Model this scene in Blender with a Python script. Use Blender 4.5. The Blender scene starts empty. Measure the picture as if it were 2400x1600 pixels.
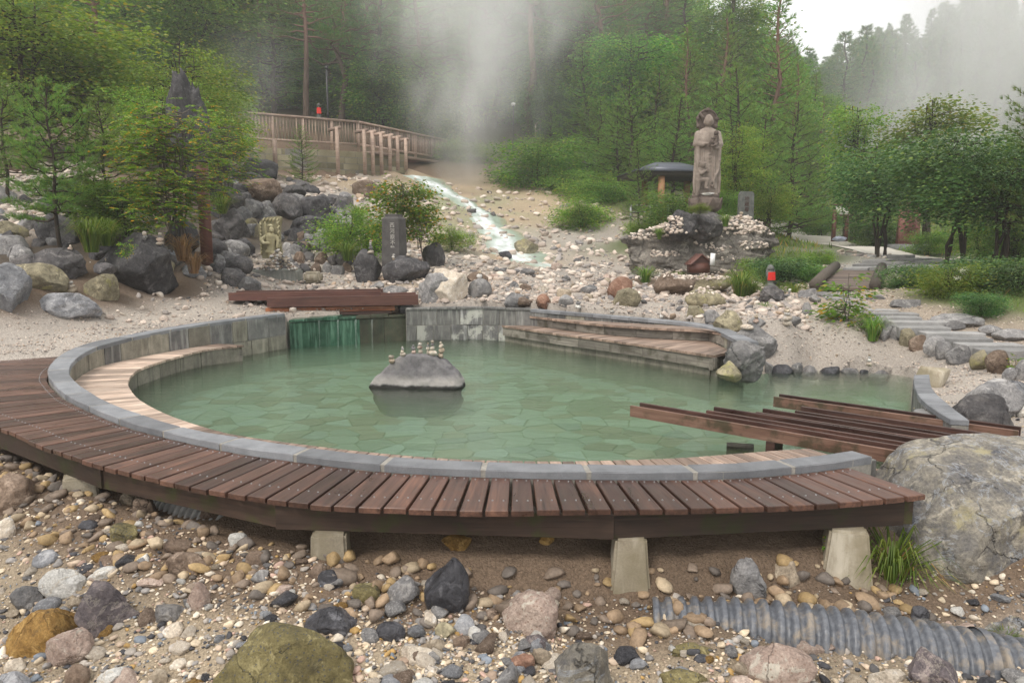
import bpy, bmesh, math, random
import numpy as np
from mathutils import Vector, Matrix, Euler
S = bpy.context.scene
COL = S.collection
R = math.radians
# ------------------------------------------------------------------ camera
CAMZ, FPX, HY = 1.73, 1700.0, 565.0
TH = math.atan((HY - 800) / FPX)
cam = bpy.data.cameras.new('camera')
cam.sensor_width = 36.0
cam.lens = 36.0 * FPX / 2400.0
cam.clip_start, cam.clip_end = 0.05, 2000
camo = bpy.data.objects.new('camera', cam)
COL.objects.link(camo)
camo.location = (0, 0, CAMZ)
camo.rotation_euler = (R(90) + TH, 0, 0)
S.camera = camo
# ------------------------------------------------------------------ sky, sun, exposure
SUN_EL, SUN_AZ = R(52), R(215)
w = bpy.data.worlds.new('World')
S.world = w
w.use_nodes = True
nt = w.node_tree
nt.nodes.clear()
sky = nt.nodes.new('ShaderNodeTexSky')
sky.sky_type = 'NISHITA'
sky.sun_disc = False
sky.sun_elevation, sky.sun_rotation = SUN_EL, SUN_AZ
sky.air_density, sky.dust_density, sky.ozone_density = 1.0, 4.0, 1.0
bgs = nt.nodes.new('ShaderNodeBackground')
bgs.inputs['Strength'].default_value = 0.10
bgo = nt.nodes.new('ShaderNodeBackground')          # even overcast layer
bgo.inputs['Color'].default_value = (1.0, 0.985, 0.955, 1)
bgo.inputs['Strength'].default_value = 0.92
addw = nt.nodes.new('ShaderNodeMixShader')
addw.inputs[0].default_value = 0.82
wo = nt.nodes.new('ShaderNodeOutputWorld')
nt.links.new(sky.outputs[0], bgs.inputs[0])
nt.links.new(bgs.outputs[0], addw.inputs[1])
nt.links.new(bgo.outputs[0], addw.inputs[2])
nt.links.new(addw.outputs[0], wo.inputs[0])
sl = bpy.data.lights.new('sun', 'SUN')
sl.energy, sl.angle, sl.color = 1.5, R(16), (1.0, 0.93, 0.84)
so = bpy.data.objects.new('sun', sl)
COL.objects.link(so)
_d = Vector((math.sin(SUN_AZ) * math.cos(SUN_EL), math.cos(SUN_AZ) * math.cos(SUN_EL), math.sin(SUN_EL)))
so.rotation_euler = _d.to_track_quat('Z', 'Y').to_euler()
so.location = (0, 0, 60)
vs = S.view_settings
vs.view_transform, vs.look, vs.gamma, vs.exposure = 'Standard', 'None', 1.0, 0.72
vs.use_curve_mapping = False
S.cycles.max_bounces = 8
S.cycles.diffuse_bounces = 3
S.cycles.glossy_bounces = 3
S.cycles.transmission_bounces = 4
S.cycles.transparent_max_bounces = 12
S.cycles.volume_bounces = 2
S.cycles.volume_step_rate = 2.0
S.cycles.volume_max_steps = 96
S.cycles.caustics_reflective = False
S.cycles.caustics_refractive = False
S.cycles.use_denoising = True
# ------------------------------------------------------------------ projection helpers (photo pixels -> metres)
def ray(px, py):
    x = (px - 1200) / FPX
    y = -(py - 800) / FPX
    return np.array((x, math.cos(TH) - y * math.sin(TH), math.sin(TH) + y * math.cos(TH)))
def P(px, py, Y):                      # point at distance Y in front of the camera
    r = ray(px, py)
    return np.array((0, 0, CAMZ)) + r * (Y / r[1])
def G(px, py, z):                      # point on the level z
    r = ray(px, py)
    return np.array((0, 0, CAMZ)) + r * ((z - CAMZ) / r[2])
def SC(Y):                             # metres per photo pixel at distance Y
    return Y / FPX
rng = np.random.default_rng(7)
random.seed(7)
# ------------------------------------------------------------------ noise
def _h(ix, iy, iz, s):
    n = (ix * 374761393 + iy * 668265263 + iz * 1440662683 + s * 974634777) & 0xffffffff
    n = ((n ^ (n >> 13)) * 1274126177) & 0xffffffff
    n = n ^ (n >> 16)
    return (n & 0xffff) / 32767.5 - 1.0
def vnoise(p, s=0):
    p = np.asarray(p, float)
    i = np.floor(p).astype(np.int64)
    f = p - i
    f = f * f * (3 - 2 * f)
    o = 0
    for dx in (0, 1):
        wx = f[:, 0] if dx else 1 - f[:, 0]
        for dy in (0, 1):
            wy = f[:, 1] if dy else 1 - f[:, 1]
            for dz in (0, 1):
                wz = f[:, 2] if dz else 1 - f[:, 2]
                o = o + wx * wy * wz * _h(i[:, 0] + dx, i[:, 1] + dy, i[:, 2] + dz, s)
    return o
def fbm(p, oct=4, s=0):
    o, a, t = 0, 1.0, 0
    p = np.asarray(p, float)
    for k in range(oct):
        o = o + a * vnoise(p * 2 ** k + 17.3 * k, s + k)
        t += a
        a *= 0.5
    return o / t
# ------------------------------------------------------------------ object helpers
def tag(o, label=None, cat=None, group=None, kind=None):
    if label: o['label'] = label
    if cat: o['category'] = cat
    if group: o['group'] = group
    if kind: o['kind'] = kind
    return o
def empty(name, loc=(0, 0, 0), rz=0, label=None, cat=None, group=None):
    o = bpy.data.objects.new(name, None)
    o.empty_display_size = 0.1
    COL.objects.link(o)
    o.location = loc
    o.rotation_euler = (0, 0, rz)
    return tag(o, label, cat, group)
def mesh(name, v, f, mat=None, smooth=False):
    me = bpy.data.meshes.new(name)
    v = np.asarray(v, np.float32)
    if isinstance(f, np.ndarray):
        n, k = f.shape
        me.vertices.add(len(v))
        me.vertices.foreach_set('co', v.ravel())
        me.loops.add(n * k)
        me.loops.foreach_set('vertex_index', f.ravel().astype(np.int32))
        me.polygons.add(n)
        me.polygons.foreach_set('loop_start', np.arange(0, n * k, k, dtype=np.int32))
        me.update(calc_edges=True)
    else:
        me.from_pydata([tuple(map(float, q)) for q in v], [], [tuple(map(int, q)) for q in f])
    if smooth:
        me.polygons.foreach_set('use_smooth', np.ones(len(me.polygons), bool))
    if mat is not None:
        for m in (mat if isinstance(mat, (list, tuple)) else [mat]):
            me.materials.append(m)
    return me
def link(name, me, parent=None, loc=(0, 0, 0), rot=(0, 0, 0)):
    o = bpy.data.objects.new(name, me)
    COL.objects.link(o)
    o.location = loc
    o.rotation_euler = rot
    if parent is not None:
        o.parent = parent
    return o
def obj(name, v, f, mat, parent=None, smooth=False, loc=(0, 0, 0), rot=(0, 0, 0)):
    return link(name, mesh(name, v, f, mat, smooth), parent, loc, rot)
def origin_obj(name, v, f, mat, parent=None, smooth=False, base=True):
    v = np.asarray(v, float)
    c = (v.min(0) + v.max(0)) / 2
    if base: c[2] = v[:, 2].min()
    if parent is not None:
        pl = np.array(parent.location)
        return obj(name, v - c, f, mat, parent, smooth, loc=c - pl)
    return obj(name, v - c, f, mat, parent, smooth, loc=c)
class Geo:
    def __init__(s): s.v, s.f, s.n = [], {}, 0
    def add(s, v, f):
        v = np.asarray(v, float)
        f = np.asarray(f, np.int64)
        s.v.append(v)
        s.f.setdefault(f.shape[1], []).append(f + s.n)
        s.n += len(v)
    def out(s):
        v = np.concatenate(s.v)
        ks = list(s.f)
        if len(ks) == 1: return v, np.concatenate(s.f[ks[0]])
        fs = []
        for k in ks: fs += np.concatenate(s.f[k]).tolist()
        return v, fs
BOXF = np.array(((0, 3, 2, 1), (4, 5, 6, 7), (0, 1, 5, 4), (1, 2, 6, 5), (2, 3, 7, 6), (3, 0, 4, 7)))
def boxv(x0, y0, z0, x1, y1, z1):
    return np.array(((x0, y0, z0), (x1, y0, z0), (x1, y1, z0), (x0, y1, z0), (x0, y0, z1), (x1, y0, z1), (x1, y1, z1), (x0, y1, z1)), float)
def box(c, s, rz=0):
    s = np.asarray(s, float) / 2
    v = boxv(-s[0], -s[1], -s[2], s[0], s[1], s[2])
    ca, sa = math.cos(rz), math.sin(rz)
    return np.c_[v[:, 0] * ca - v[:, 1] * sa, v[:, 0] * sa + v[:, 1] * ca, v[:, 2]] + np.asarray(c, float)
def tube(pts, rad, n=6, cap=True):
    pts = np.asarray(pts, float)
    m = len(pts)
    rad = np.broadcast_to(np.asarray(rad, float), (m,))
    t = np.gradient(pts, axis=0)
    t /= np.linalg.norm(t, axis=1)[:, None] + 1e-9
    ref = np.array((0, 0, 1.0)) if abs(t[:, 2]).mean() < 0.8 else np.array((1.0, 0, 0))
    a = np.cross(t, ref)
    a /= np.linalg.norm(a, axis=1)[:, None] + 1e-9
    b = np.cross(t, a)
    ang = np.linspace(0, 2 * math.pi, n, endpoint=False)
    v = pts[:, None] + rad[:, None, None] * (np.cos(ang)[None, :, None] * a[:, None] + np.sin(ang)[None, :, None] * b[:, None])
    i = np.arange(m - 1)[:, None] * n
    j = np.arange(n)[None]
    k = (j + 1) % n
    f = np.stack((i + j, i + k, i + n + k, i + n + j), -1).reshape(-1, 4)
    return v.reshape(-1, 3), f
def ctube(pts, rad, n=8):              # capped tube as mixed face list
    v, f = tube(pts, rad, n)
    m = len(pts)
    fl = f.tolist() + [list(range(n))[::-1], list(range((m - 1) * n, m * n))]
    return v, fl
# a tapering piece between four corner points (in0,in1,out1,out0), chamfered on top, in its own local frame
def piece(name, q, z0, z1, mat, parent, ch=0.004, axis=None):
    q = np.asarray(q, float)
    z0 = np.broadcast_to(np.asarray(z0, float), (4,))
    z1 = np.broadcast_to(np.asarray(z1, float), (4,))
    c = q.mean(0)
    cc = np.array((c[0], c[1], z1.mean()))
    d = (q[2] + q[3] - q[0] - q[1]) / 2 if axis is None else np.asarray(axis, float)
    rz = math.atan2(d[1], d[0])
    ca, sa = math.cos(-rz), math.sin(-rz)
    l = q - c
    l = np.c_[l[:, 0] * ca - l[:, 1] * sa, l[:, 0] * sa + l[:, 1] * ca]
    s = l - np.sign(l) * ch
    v = np.r_[np.c_[l, z0 - cc[2]], np.c_[l, z1 - ch - cc[2]], np.c_[s, z1 - cc[2]]]
    f = []
    for a in (0, 4):
        for i in range(4):
            j = (i + 1) % 4
            f.append((a + i, a + j, a + 4 + j, a + 4 + i))
    f += [(8, 9, 10, 11), (3, 2, 1, 0)]
    ar = 0.5 * sum(l[i][0] * l[(i + 1) % 4][1] - l[(i + 1) % 4][0] * l[i][1] for i in range(4))
    if ar < 0: f = [t[::-1] for t in f]
    pl = np.array(parent.location) if parent is not None else np.zeros(3)
    return obj(name, v, f, mat, parent, False, cc - pl, (0, 0, rz))
_ico = {}
def ico(sub):
    if sub not in _ico:
        bm = bmesh.new()
        bmesh.ops.create_icosphere(bm, subdivisions=sub, radius=1)
        _ico[sub] = (np.array([v.co[:] for v in bm.verts]), np.array([[v.index for v in f.verts] for f in bm.faces]))
        bm.free()
    return _ico[sub]
def rockv(seed, sub=3, planes=9, rough=0.10, freq=1.5, flat=1.0, strata=0.0):
    U, F = ico(sub)
    g = np.random.default_rng(seed)
    d = U.copy()
    for k in range(planes):
        n = g.normal(size=3)
        n[2] *= flat
        n /= np.linalg.norm(n)
        t = d @ n - g.uniform(0.5, 0.85)
        d -= np.outer(np.clip(t, 0, None) * 0.93, n)
    d *= (1 + rough * 1.6 * fbm(d * freq + seed % 97, 3, seed))[:, None]
    d += U * (rough * 0.55 * fbm(d * freq * 3.7 + 5 + seed % 89, 3, seed + 3))[:, None]
    if strata:
        zz = d[:, 2] * 5 + 2.2 * fbm(d * 1.6, 4, seed + 8) + 1.6 * np.abs(d[:, 0]) ** 1.5
        k = strata * (np.abs((zz % 1) - 0.5) * 2 - 0.5) + strata * 0.5 * np.sign(vnoise(np.c_[np.floor(zz), 0 * zz, 0 * zz] * 0.77, seed))
        d[:, :2] *= (1 + k)[:, None]
    lo, hi = d.min(0), d.max(0)
    return (d - (lo + hi) / 2) / (hi - lo), F
def resample(p, n):
    p = np.asarray(p, float)
    s = np.r_[0, np.cumsum(np.linalg.norm(np.diff(p[:, :2], axis=0), axis=1))]
    t = np.linspace(0, s[-1], n)
    return np.stack([np.interp(t, s, p[:, k]) for k in range(p.shape[1])], 1)
def catmull(p, m=12):
    p = np.asarray(p, float)
    q = np.r_[[2 * p[0] - p[1]], p, [2 * p[-1] - p[-2]]]
    o = []
    for i in range(1, len(q) - 2):
        t = np.linspace(0, 1, m, endpoint=False)[:, None]
        a, b, c, d = q[i - 1], q[i], q[i + 1], q[i + 2]
        o.append(0.5 * ((2 * b) + (c - a) * t + (2 * a - 5 * b + 4 * c - d) * t ** 2 + (3 * b - a - 3 * c + d) * t ** 3))
    return np.r_[np.concatenate(o), [p[-1]]]
def normals2(p):
    t = np.gradient(p[:, :2], axis=0)
    t /= np.linalg.norm(t, axis=1)[:, None] + 1e-9
    return np.c_[t[:, 1], -t[:, 0]]
def inpoly(x, y, poly):
    x, y = np.asarray(x, float), np.asarray(y, float)
    c = np.zeros(x.shape, bool)
    n = len(poly)
    for i in range(n):
        x0, y0 = poly[i][:2]
        x1, y1 = poly[(i + 1) % n][:2]
        if y0 == y1: continue
        k = ((y0 > y) != (y1 > y)) & (x < (x1 - x0) * (y - y0) / (y1 - y0) + x0)
        c ^= k
    return c
def polydist(x, y, pl):                # distance to an open polyline
    d = np.full(np.shape(x), 1e9)
    for a, b in zip(pl[:-1], pl[1:]):
        e = b[:2] - a[:2]
        t = np.clip(((x - a[0]) * e[0] + (y - a[1]) * e[1]) / (e @ e + 1e-12), 0, 1)
        d = np.minimum(d, np.hypot(x - a[0] - t * e[0], y - a[1] - t * e[1]))
    return d
# ------------------------------------------------------------------ materials
def newmat(name):
    m = bpy.data.materials.new(name)
    m.use_nodes = True
    n = m.node_tree
    n.nodes.clear()
    o = n.nodes.new('ShaderNodeOutputMaterial')
    b = n.nodes.new('ShaderNodeBsdfPrincipled')
    n.links.new(b.outputs[0], o.inputs[0])
    return m, n, b, o
def co(n, kind='Object', scale=None):
    t = n.nodes.new('ShaderNodeTexCoord')
    s = t.outputs[kind]
    if scale is not None:
        mp = n.nodes.new('ShaderNodeMapping')
        mp.inputs['Scale'].default_value = scale
        n.links.new(s, mp.inputs[0])
        s = mp.outputs[0]
    return s
def noise(n, vec, scale, detail=5, rough=0.6, dist=0.0, out='Fac'):
    t = n.nodes.new('ShaderNodeTexNoise')
    t.inputs['Scale'].default_value = scale
    t.inputs['Detail'].default_value = detail
    t.inputs['Roughness'].default_value = rough
    t.inputs['Distortion'].default_value = dist
    n.links.new(vec, t.inputs['Vector'])
    return t.outputs[out]
def voro(n, vec, scale, feat='F1', out='Distance', rnd=1.0):
    t = n.nodes.new('ShaderNodeTexVoronoi')
    t.feature = feat
    t.inputs['Scale'].default_value = scale
    t.inputs['Randomness'].default_value = rnd
    n.links.new(vec, t.inputs['Vector'])
    return t.outputs[out]
def c4(c): return (c[0], c[1], c[2], 1.0)
def ramp(n, fac, stops, interp='LINEAR'):
    r = n.nodes.new('ShaderNodeValToRGB')
    r.color_ramp.interpolation = interp
    e = r.color_ramp.elements
    while len(e) < len(stops): e.new(0.5)
    for k, (p, c) in enumerate(stops):
        e[k].position = p
        e[k].color = c4(c) if not isinstance(c, (int, float)) else (c, c, c, 1)
    n.links.new(fac, r.inputs[0])
    return r.outputs[0]
def _in(n, sock, v):
    if hasattr(v, 'is_linked') or hasattr(v, 'links'): n.links.new(v, sock)
    elif isinstance(v, (int, float)): sock.default_value = v if sock.type == 'VALUE' else (v, v, v, 1)
    else: sock.default_value = c4(v)
def mixc(n, fac, a, b, mode='MIX'):
    m = n.nodes.new('ShaderNodeMix')
    m.data_type = 'RGBA'
    m.blend_type = mode
    _in(n, m.inputs[0], fac)
    _in(n, m.inputs[6], a)
    _in(n, m.inputs[7], b)
    return m.outputs[2]
def math_(n, op, a, b=0.0, clamp=False):
    m = n.nodes.new('ShaderNodeMath')
    m.operation = op
    m.use_clamp = clamp
    for k, v in ((0, a), (1, b)):
        if isinstance(v, (int, float)): m.inputs[k].default_value = v
        else: n.links.new(v, m.inputs[k])
    return m.outputs[0]
def bump(n, b, h, strength=0.5, dist=0.02, prev=None):
    u = n.nodes.new('ShaderNodeBump')
    u.inputs['Strength'].default_value = strength
    u.inputs['Distance'].default_value = dist
    n.links.new(h, u.inputs['Height'])
    if prev is not None: n.links.new(prev, u.inputs['Normal'])
    if b is not None: n.links.new(u.outputs[0], b.inputs['Normal'])
    return u.outputs[0]
def orand(n): return n.nodes.new('ShaderNodeObjectInfo').outputs['Random']
def sepz(n, vec, k='Z'):
    s = n.nodes.new('ShaderNodeSeparateXYZ')
    n.links.new(vec, s.inputs[0])
    return s.outputs[k]
def setc(n, b, col, rough=0.8, spec=0.4):
    _in(n, b.inputs['Base Color'], col)
    if isinstance(rough, (int, float)): b.inputs['Roughness'].default_value = rough
    else: n.links.new(rough, b.inputs['Roughness'])
    b.inputs['Specular IOR Level'].default_value = spec
def rock_mat(name, c1, c2, c3, sc=3.0, rough=0.85, spot=None, bs=0.6, vein=None, lich=None):
    m, n, b, o = newmat(name)
    v = co(n)
    rv = n.nodes.new('ShaderNodeVectorMath')
    rv.operation = 'ADD'
    cx = n.nodes.new('ShaderNodeCombineXYZ')
    r = orand(n)
    n.links.new(math_(n, 'MULTIPLY', r, 37.0), cx.inputs[0])
    n.links.new(math_(n, 'MULTIPLY', r, 91.0), cx.inputs[1])
    n.links.new(v, rv.inputs[0])
    n.links.new(cx.outputs[0], rv.inputs[1])
    v = rv.outputs[0]
    a = noise(n, v, sc, 8, 0.62, 0.4)
    f = noise(n, v, sc * 4.5, 8, 0.72, 0.3)
    mx_ = math_(n, 'ADD', math_(n, 'MULTIPLY', a, 0.55), math_(n, 'MULTIPLY', f, 0.45))
    col = ramp(n, mx_, [(0.36, c1), (0.5, c2), (0.64, c3)])
    col = mixc(n, 0.8, col, ramp(n, noise(n, v, sc * 17, 6, 0.75), [(0.3, 0.5), (0.7, 1.45)]), 'MULTIPLY')
    pt = ramp(n, noise(n, v, sc * 2.1, 9, 0.7, 0.8), [(0.55, 0.0), (0.63, 1.0)])
    col = mixc(n, math_(n, 'MULTIPLY', pt, 0.45), col, tuple(min(q * 1.7 + .03, .8) for q in c3))
    if spot is not None:
        s = ramp(n, voro(n, v, sc * 9), [(0.16, 1.0), (0.26, 0.0)])
        col = mixc(n, math_(n, 'MULTIPLY', s, 0.8), col, spot)
    if vein is not None:
        w = ramp(n, noise(n, v, sc * 0.7, 9, 0.7, 0.7), [(0.485, 0.0), (0.5, 1.0), (0.515, 0.0)])
        col = mixc(n, math_(n, 'MULTIPLY', w, 0.5), col, vein)
    if lich is not None:
        w = ramp(n, noise(n, v, sc * 1.3, 8, 0.7), [(0.56, 0.0), (0.66, 1.0)])
        col = mixc(n, math_(n, 'MULTIPLY', w, 0.8), col, lich)
    wv = n.nodes.new('ShaderNodeVectorMath')
    n.links.new(v, wv.inputs[0])
    ws = n.nodes.new('ShaderNodeVectorMath')
    ws.operation = 'SCALE'
    n.links.new(noise(n, v, sc * 1.5, 4, .6, 0, 'Color'), ws.inputs[0])
    ws.inputs['Scale'].default_value = .9 / sc
    n.links.new(ws.outputs[0], wv.inputs[1])
    ck = ramp(n, voro(n, wv.outputs[0], sc * .75, 'DISTANCE_TO_EDGE'), [(0.0, 0.0), (.022, 1.0)])
    ckm = math_(n, 'MULTIPLY', math_(n, 'SUBTRACT', 1.0, ck), ramp(n, noise(n, v, sc * .8, 3), [(.45, 0.0), (.58, 1.0)]))
    col = mixc(n, math_(n, 'MULTIPLY', ckm, .65), col, tuple(q * .35 for q in c1))
    hs = n.nodes.new('ShaderNodeHueSaturation')
    n.links.new(math_(n, 'ADD', math_(n, 'MULTIPLY', r, 0.5), 0.75), hs.inputs['Value'])
    n.links.new(col, hs.inputs['Color'])
    setc(n, b, hs.outputs[0], rough, 0.3)
    h = math_(n, 'SUBTRACT', math_(n, 'ADD', a, math_(n, 'MULTIPLY', f, 0.5)), math_(n, 'MULTIPLY', ckm, .35))
    p = bump(n, None, h, bs, 0.06)
    bump(n, b, noise(n, v, sc * 22, 4, 0.7), bs * 0.6, 0.008, p)
    return m
RK = {
 'grey': rock_mat('rock_grey', (.10, .10, .105), (.20, .195, .195), (.31, .30, .29), 3.2),
 'blue': rock_mat('rock_bluegrey', (.13, .135, .15), (.22, .225, .24), (.33, .33, .34), 4),
 'dark': rock_mat('rock_dark_lava', (.028, .027, .03), (.06, .058, .062), (.12, .115, .115), 3.4, 0.75),
 'char': rock_mat('rock_charcoal', (.035, .034, .037), (.085, .08, .082), (.15, .14, .135), 3.0, 0.7),
 'tan': rock_mat('rock_tan', (.19, .155, .115), (.34, .28, .21), (.45, .385, .30), 4),
 'olive': rock_mat('rock_olive', (.12, .105, .07), (.23, .205, .14), (.33, .29, .19), 3.5, lich=(.33, .31, .12)),
 'brown': rock_mat('rock_brown', (.075, .052, .04), (.16, .115, .085), (.26, .20, .155), 4),
 'ochre': rock_mat('rock_ochre', (.12, .062, .018), (.27, .155, .045), (.40, .26, .09), 6, lich=(.06, .04, .025)),
 'pale': rock_mat('rock_pale', (.36, .30, .245), (.50, .435, .355), (.60, .545, .46), 5),
 'pink': rock_mat('rock_pinkish', (.30, .22, .185), (.45, .345, .29), (.56, .455, .385), 5, spot=(.3, .2, .15)),
 'white': rock_mat('rock_white', (.42, .42, .42), (.58, .57, .54), (.68, .66, .62), 5, vein=(.40, .28, .13)),
 'wet': rock_mat('rock_wet_dark', (.022, .022, .026), (.05, .05, .058), (.10, .10, .11), 5, 0.32),
 'wetg': rock_mat('rock_wet_grey', (.08, .08, .085), (.16, .155, .155), (.28, .265, .25), 5, 0.4),
 'purple': rock_mat('rock_purple', (.05, .042, .048), (.13, .11, .115), (.25, .205, .19), 5, 0.6, vein=(.40, .36, .30)),
 'mossy': rock_mat('rock_mossy', (.085, .075, .045), (.16, .135, .06), (.26, .225, .11), 6, spot=(.07, .075, .09)),
 'big': rock_mat('rock_lichened', (.085, .087, .10), (.205, .19, .165), (.37, .335, .27), 3.4, 0.8, vein=(.42, .46, .52), lich=(.38, .34, .20), bs=0.8),
 'strata': rock_mat('rock_strata', (.04, .037, .033), (.12, .11, .097), (.24, .22, .19), 1.8, 0.75, bs=1.0),
 'rust': rock_mat('rock_rust', (.14, .07, .045), (.24, .13, .09), (.34, .22, .16), 4),
}
def wood_mat(name, c1, c2, c3, rough=0.55, moss=None, wear=0.0, sc=1.0):
    m, n, b, o = newmat(name)
    v0 = co(n)
    r = orand(n)
    cx = n.nodes.new('ShaderNodeCombineXYZ')
    n.links.new(math_(n, 'MULTIPLY', r, 53.0), cx.inputs[0])
    n.links.new(math_(n, 'MULTIPLY', r, 29.0), cx.inputs[1])
    ad = n.nodes.new('ShaderNodeVectorMath')
    n.links.new(v0, ad.inputs[0])
    n.links.new(cx.outputs[0], ad.inputs[1])
    mp = n.nodes.new('ShaderNodeMapping')
    mp.inputs['Scale'].default_value = (1.2 * sc, 26 * sc, 26 * sc)
    n.links.new(ad.outputs[0], mp.inputs[0])
    g = noise(n, mp.outputs[0], 1.6, 7, 0.65, 0.6)
    mp2 = n.nodes.new('ShaderNodeMapping')
    mp2.inputs['Scale'].default_value = (2.2 * sc, 7 * sc, 7 * sc)
    n.links.new(ad.outputs[0], mp2.inputs[0])
    bl = noise(n, mp2.outputs[0], 1.0, 5, 0.6, 0.8)
    col = ramp(n, math_(n, 'ADD', math_(n, 'MULTIPLY', g, 0.55), math_(n, 'MULTIPLY', bl, 0.5)), [(0.33, c1), (0.53, c2), (0.74, c3)])
    crack = ramp(n, g, [(0.30, 0.35), (0.38, 1.0)])
    col = mixc(n, 0.8, col, crack, 'MULTIPLY')
    if wear:
        bw = ramp(n, noise(n, ad.outputs[0], 2.2, 5, 0.6, 0.5), [(0.45, 0.0), (0.62, 1.0)])
        col = mixc(n, math_(n, 'MULTIPLY', bw, wear), col, (0.10, 0.065, 0.05))
    if moss is not None:
        mm = ramp(n, noise(n, ad.outputs[0], 5, 5, 0.6), [(0.5, 0.0), (0.62, 1.0)])
        col = mixc(n, math_(n, 'MULTIPLY', mm, 0.75), col, moss)
    hs = n.nodes.new('ShaderNodeHueSaturation')
    n.links.new(math_(n, 'ADD', math_(n, 'MULTIPLY', r, 0.85), 0.6), hs.inputs['Value'])
    n.links.new(col, hs.inputs['Color'])
    rr = ramp(n, bl, [(0.3, max(rough - 0.15, 0.1)), (0.7, min(rough + 0.2, 1))])
    setc(n, b, hs.outputs[0], rr, 0.45)
    bump(n, b, g, 0.35, 0.004)
    return m
WD = {
 'deck': wood_mat('wet_deck_wood', (.032, .017, .013), (.086, .044, .032), (.18, .092, .060), 0.38),
 'beam': wood_mat('deck_beam_wood', (.018, .011, .008), (.045, .027, .019), (.085, .052, .036), 0.6, moss=(.035, .042, .008)),
 'bench': wood_mat('worn_bench_wood', (.30, .21, .16), (.52, .40, .32), (.66, .55, .46), 0.55, wear=0.28),
 'bench2': wood_mat('step_bench_wood', (.11, .075, .06), (.25, .18, .14), (.46, .35, .28), 0.5, wear=0.2),
 'fascia': wood_mat('grey_fascia_wood', (.065, .058, .05), (.155, .14, .12), (.26, .24, .205), 0.7, moss=(.045, .04, .025)),
 'rail': wood_mat('bridge_wood', (.19, .13, .105), (.34, .25, .20), (.46, .36, .30), 0.7),
 'red': wood_mat('red_brown_wood', (.055, .022, .017), (.11, .045, .034), (.17, .08, .058), 0.55),
 'flume': wood_mat('flume_wood', (.022, .013, .012), (.055, .028, .022), (.12, .058, .042), 0.38),
 'flumef': wood_mat('flume_face_wood', (.07, .04, .03), (.155, .085, .06), (.24, .15, .11), 0.5, moss=(.03, .03, .012)),
 'wetred': wood_mat('iron_stained_wood', (.10, .035, .016), (.26, .09, .038), (.42, .20, .11), 0.3),
 'orange': wood_mat('new_post_wood', (.20, .10, .045), (.34, .18, .085), (.42, .25, .13), 0.6),
 'log': wood_mat('dark_log_wood', (.03, .025, .02), (.075, .062, .05), (.13, .11, .09), 0.8),
 'planky': wood_mat('footbridge_wood', (.06, .045, .037), (.12, .09, .073), (.19, .15, .125), 0.7),
}
def stone_mat(name, c1, c2, sc=5, rough=0.7, streak=None, grain=60, efl=None, algae=None):
    m, n, b, o = newmat(name)
    v = co(n, 'Object')
    r = orand(n)
    cx = n.nodes.new('ShaderNodeCombineXYZ')
    n.links.new(math_(n, 'MULTIPLY', r, 61.0), cx.inputs[0])
    ad = n.nodes.new('ShaderNodeVectorMath')
    n.links.new(v, ad.inputs[0])
    n.links.new(cx.outputs[0], ad.inputs[1])
    v = ad.outputs[0]
    a = noise(n, v, sc, 6, 0.6)
    col = ramp(n, a, [(0.32, c1), (0.68, c2)])
    g = noise(n, v, grain, 3, 0.6)
    col = mixc(n, 0.5, col, ramp(n, g, [(0.3, 0.7), (0.7, 1.25)]), 'MULTIPLY')
    if streak is not None:
        mp = n.nodes.new('ShaderNodeMapping')
        mp.inputs['Scale'].default_value = (14, 14, 1.6)
        n.links.new(v, mp.inputs[0])
        s = ramp(n, noise(n, mp.outputs[0], 1.0, 4, 0.6), [(0.5, 0.0), (0.66, 1.0)])
        col = mixc(n, math_(n, 'MULTIPLY', s, 0.7), col, streak)
    if efl is not None:
        s = ramp(n, noise(n, v, sc * 0.8, 6, 0.7), [(0.5, 0.0), (0.58, 1.0)])
        col = mixc(n, math_(n, 'MULTIPLY', s, 0.8), col, efl)
    if algae is not None:
        s = ramp(n, noise(n, v, sc * 0.5, 4, 0.6), [(0.42, 0.0), (0.6, 1.0)])
        col = mixc(n, math_(n, 'MULTIPLY', s, 0.85), col, algae)
    hs = n.nodes.new('ShaderNodeHueSaturation')
    n.links.new(math_(n, 'ADD', math_(n, 'MULTIPLY', r, 0.5), 0.75), hs.inputs['Value'])
    n.links.new(col, hs.inputs['Color'])
    setc(n, b, hs.outputs[0], rough, 0.35)
    bump(n, b, math_(n, 'ADD', a, math_(n, 'MULTIPLY', g, 0.4)), 0.35, 0.008)
    return m
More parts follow.
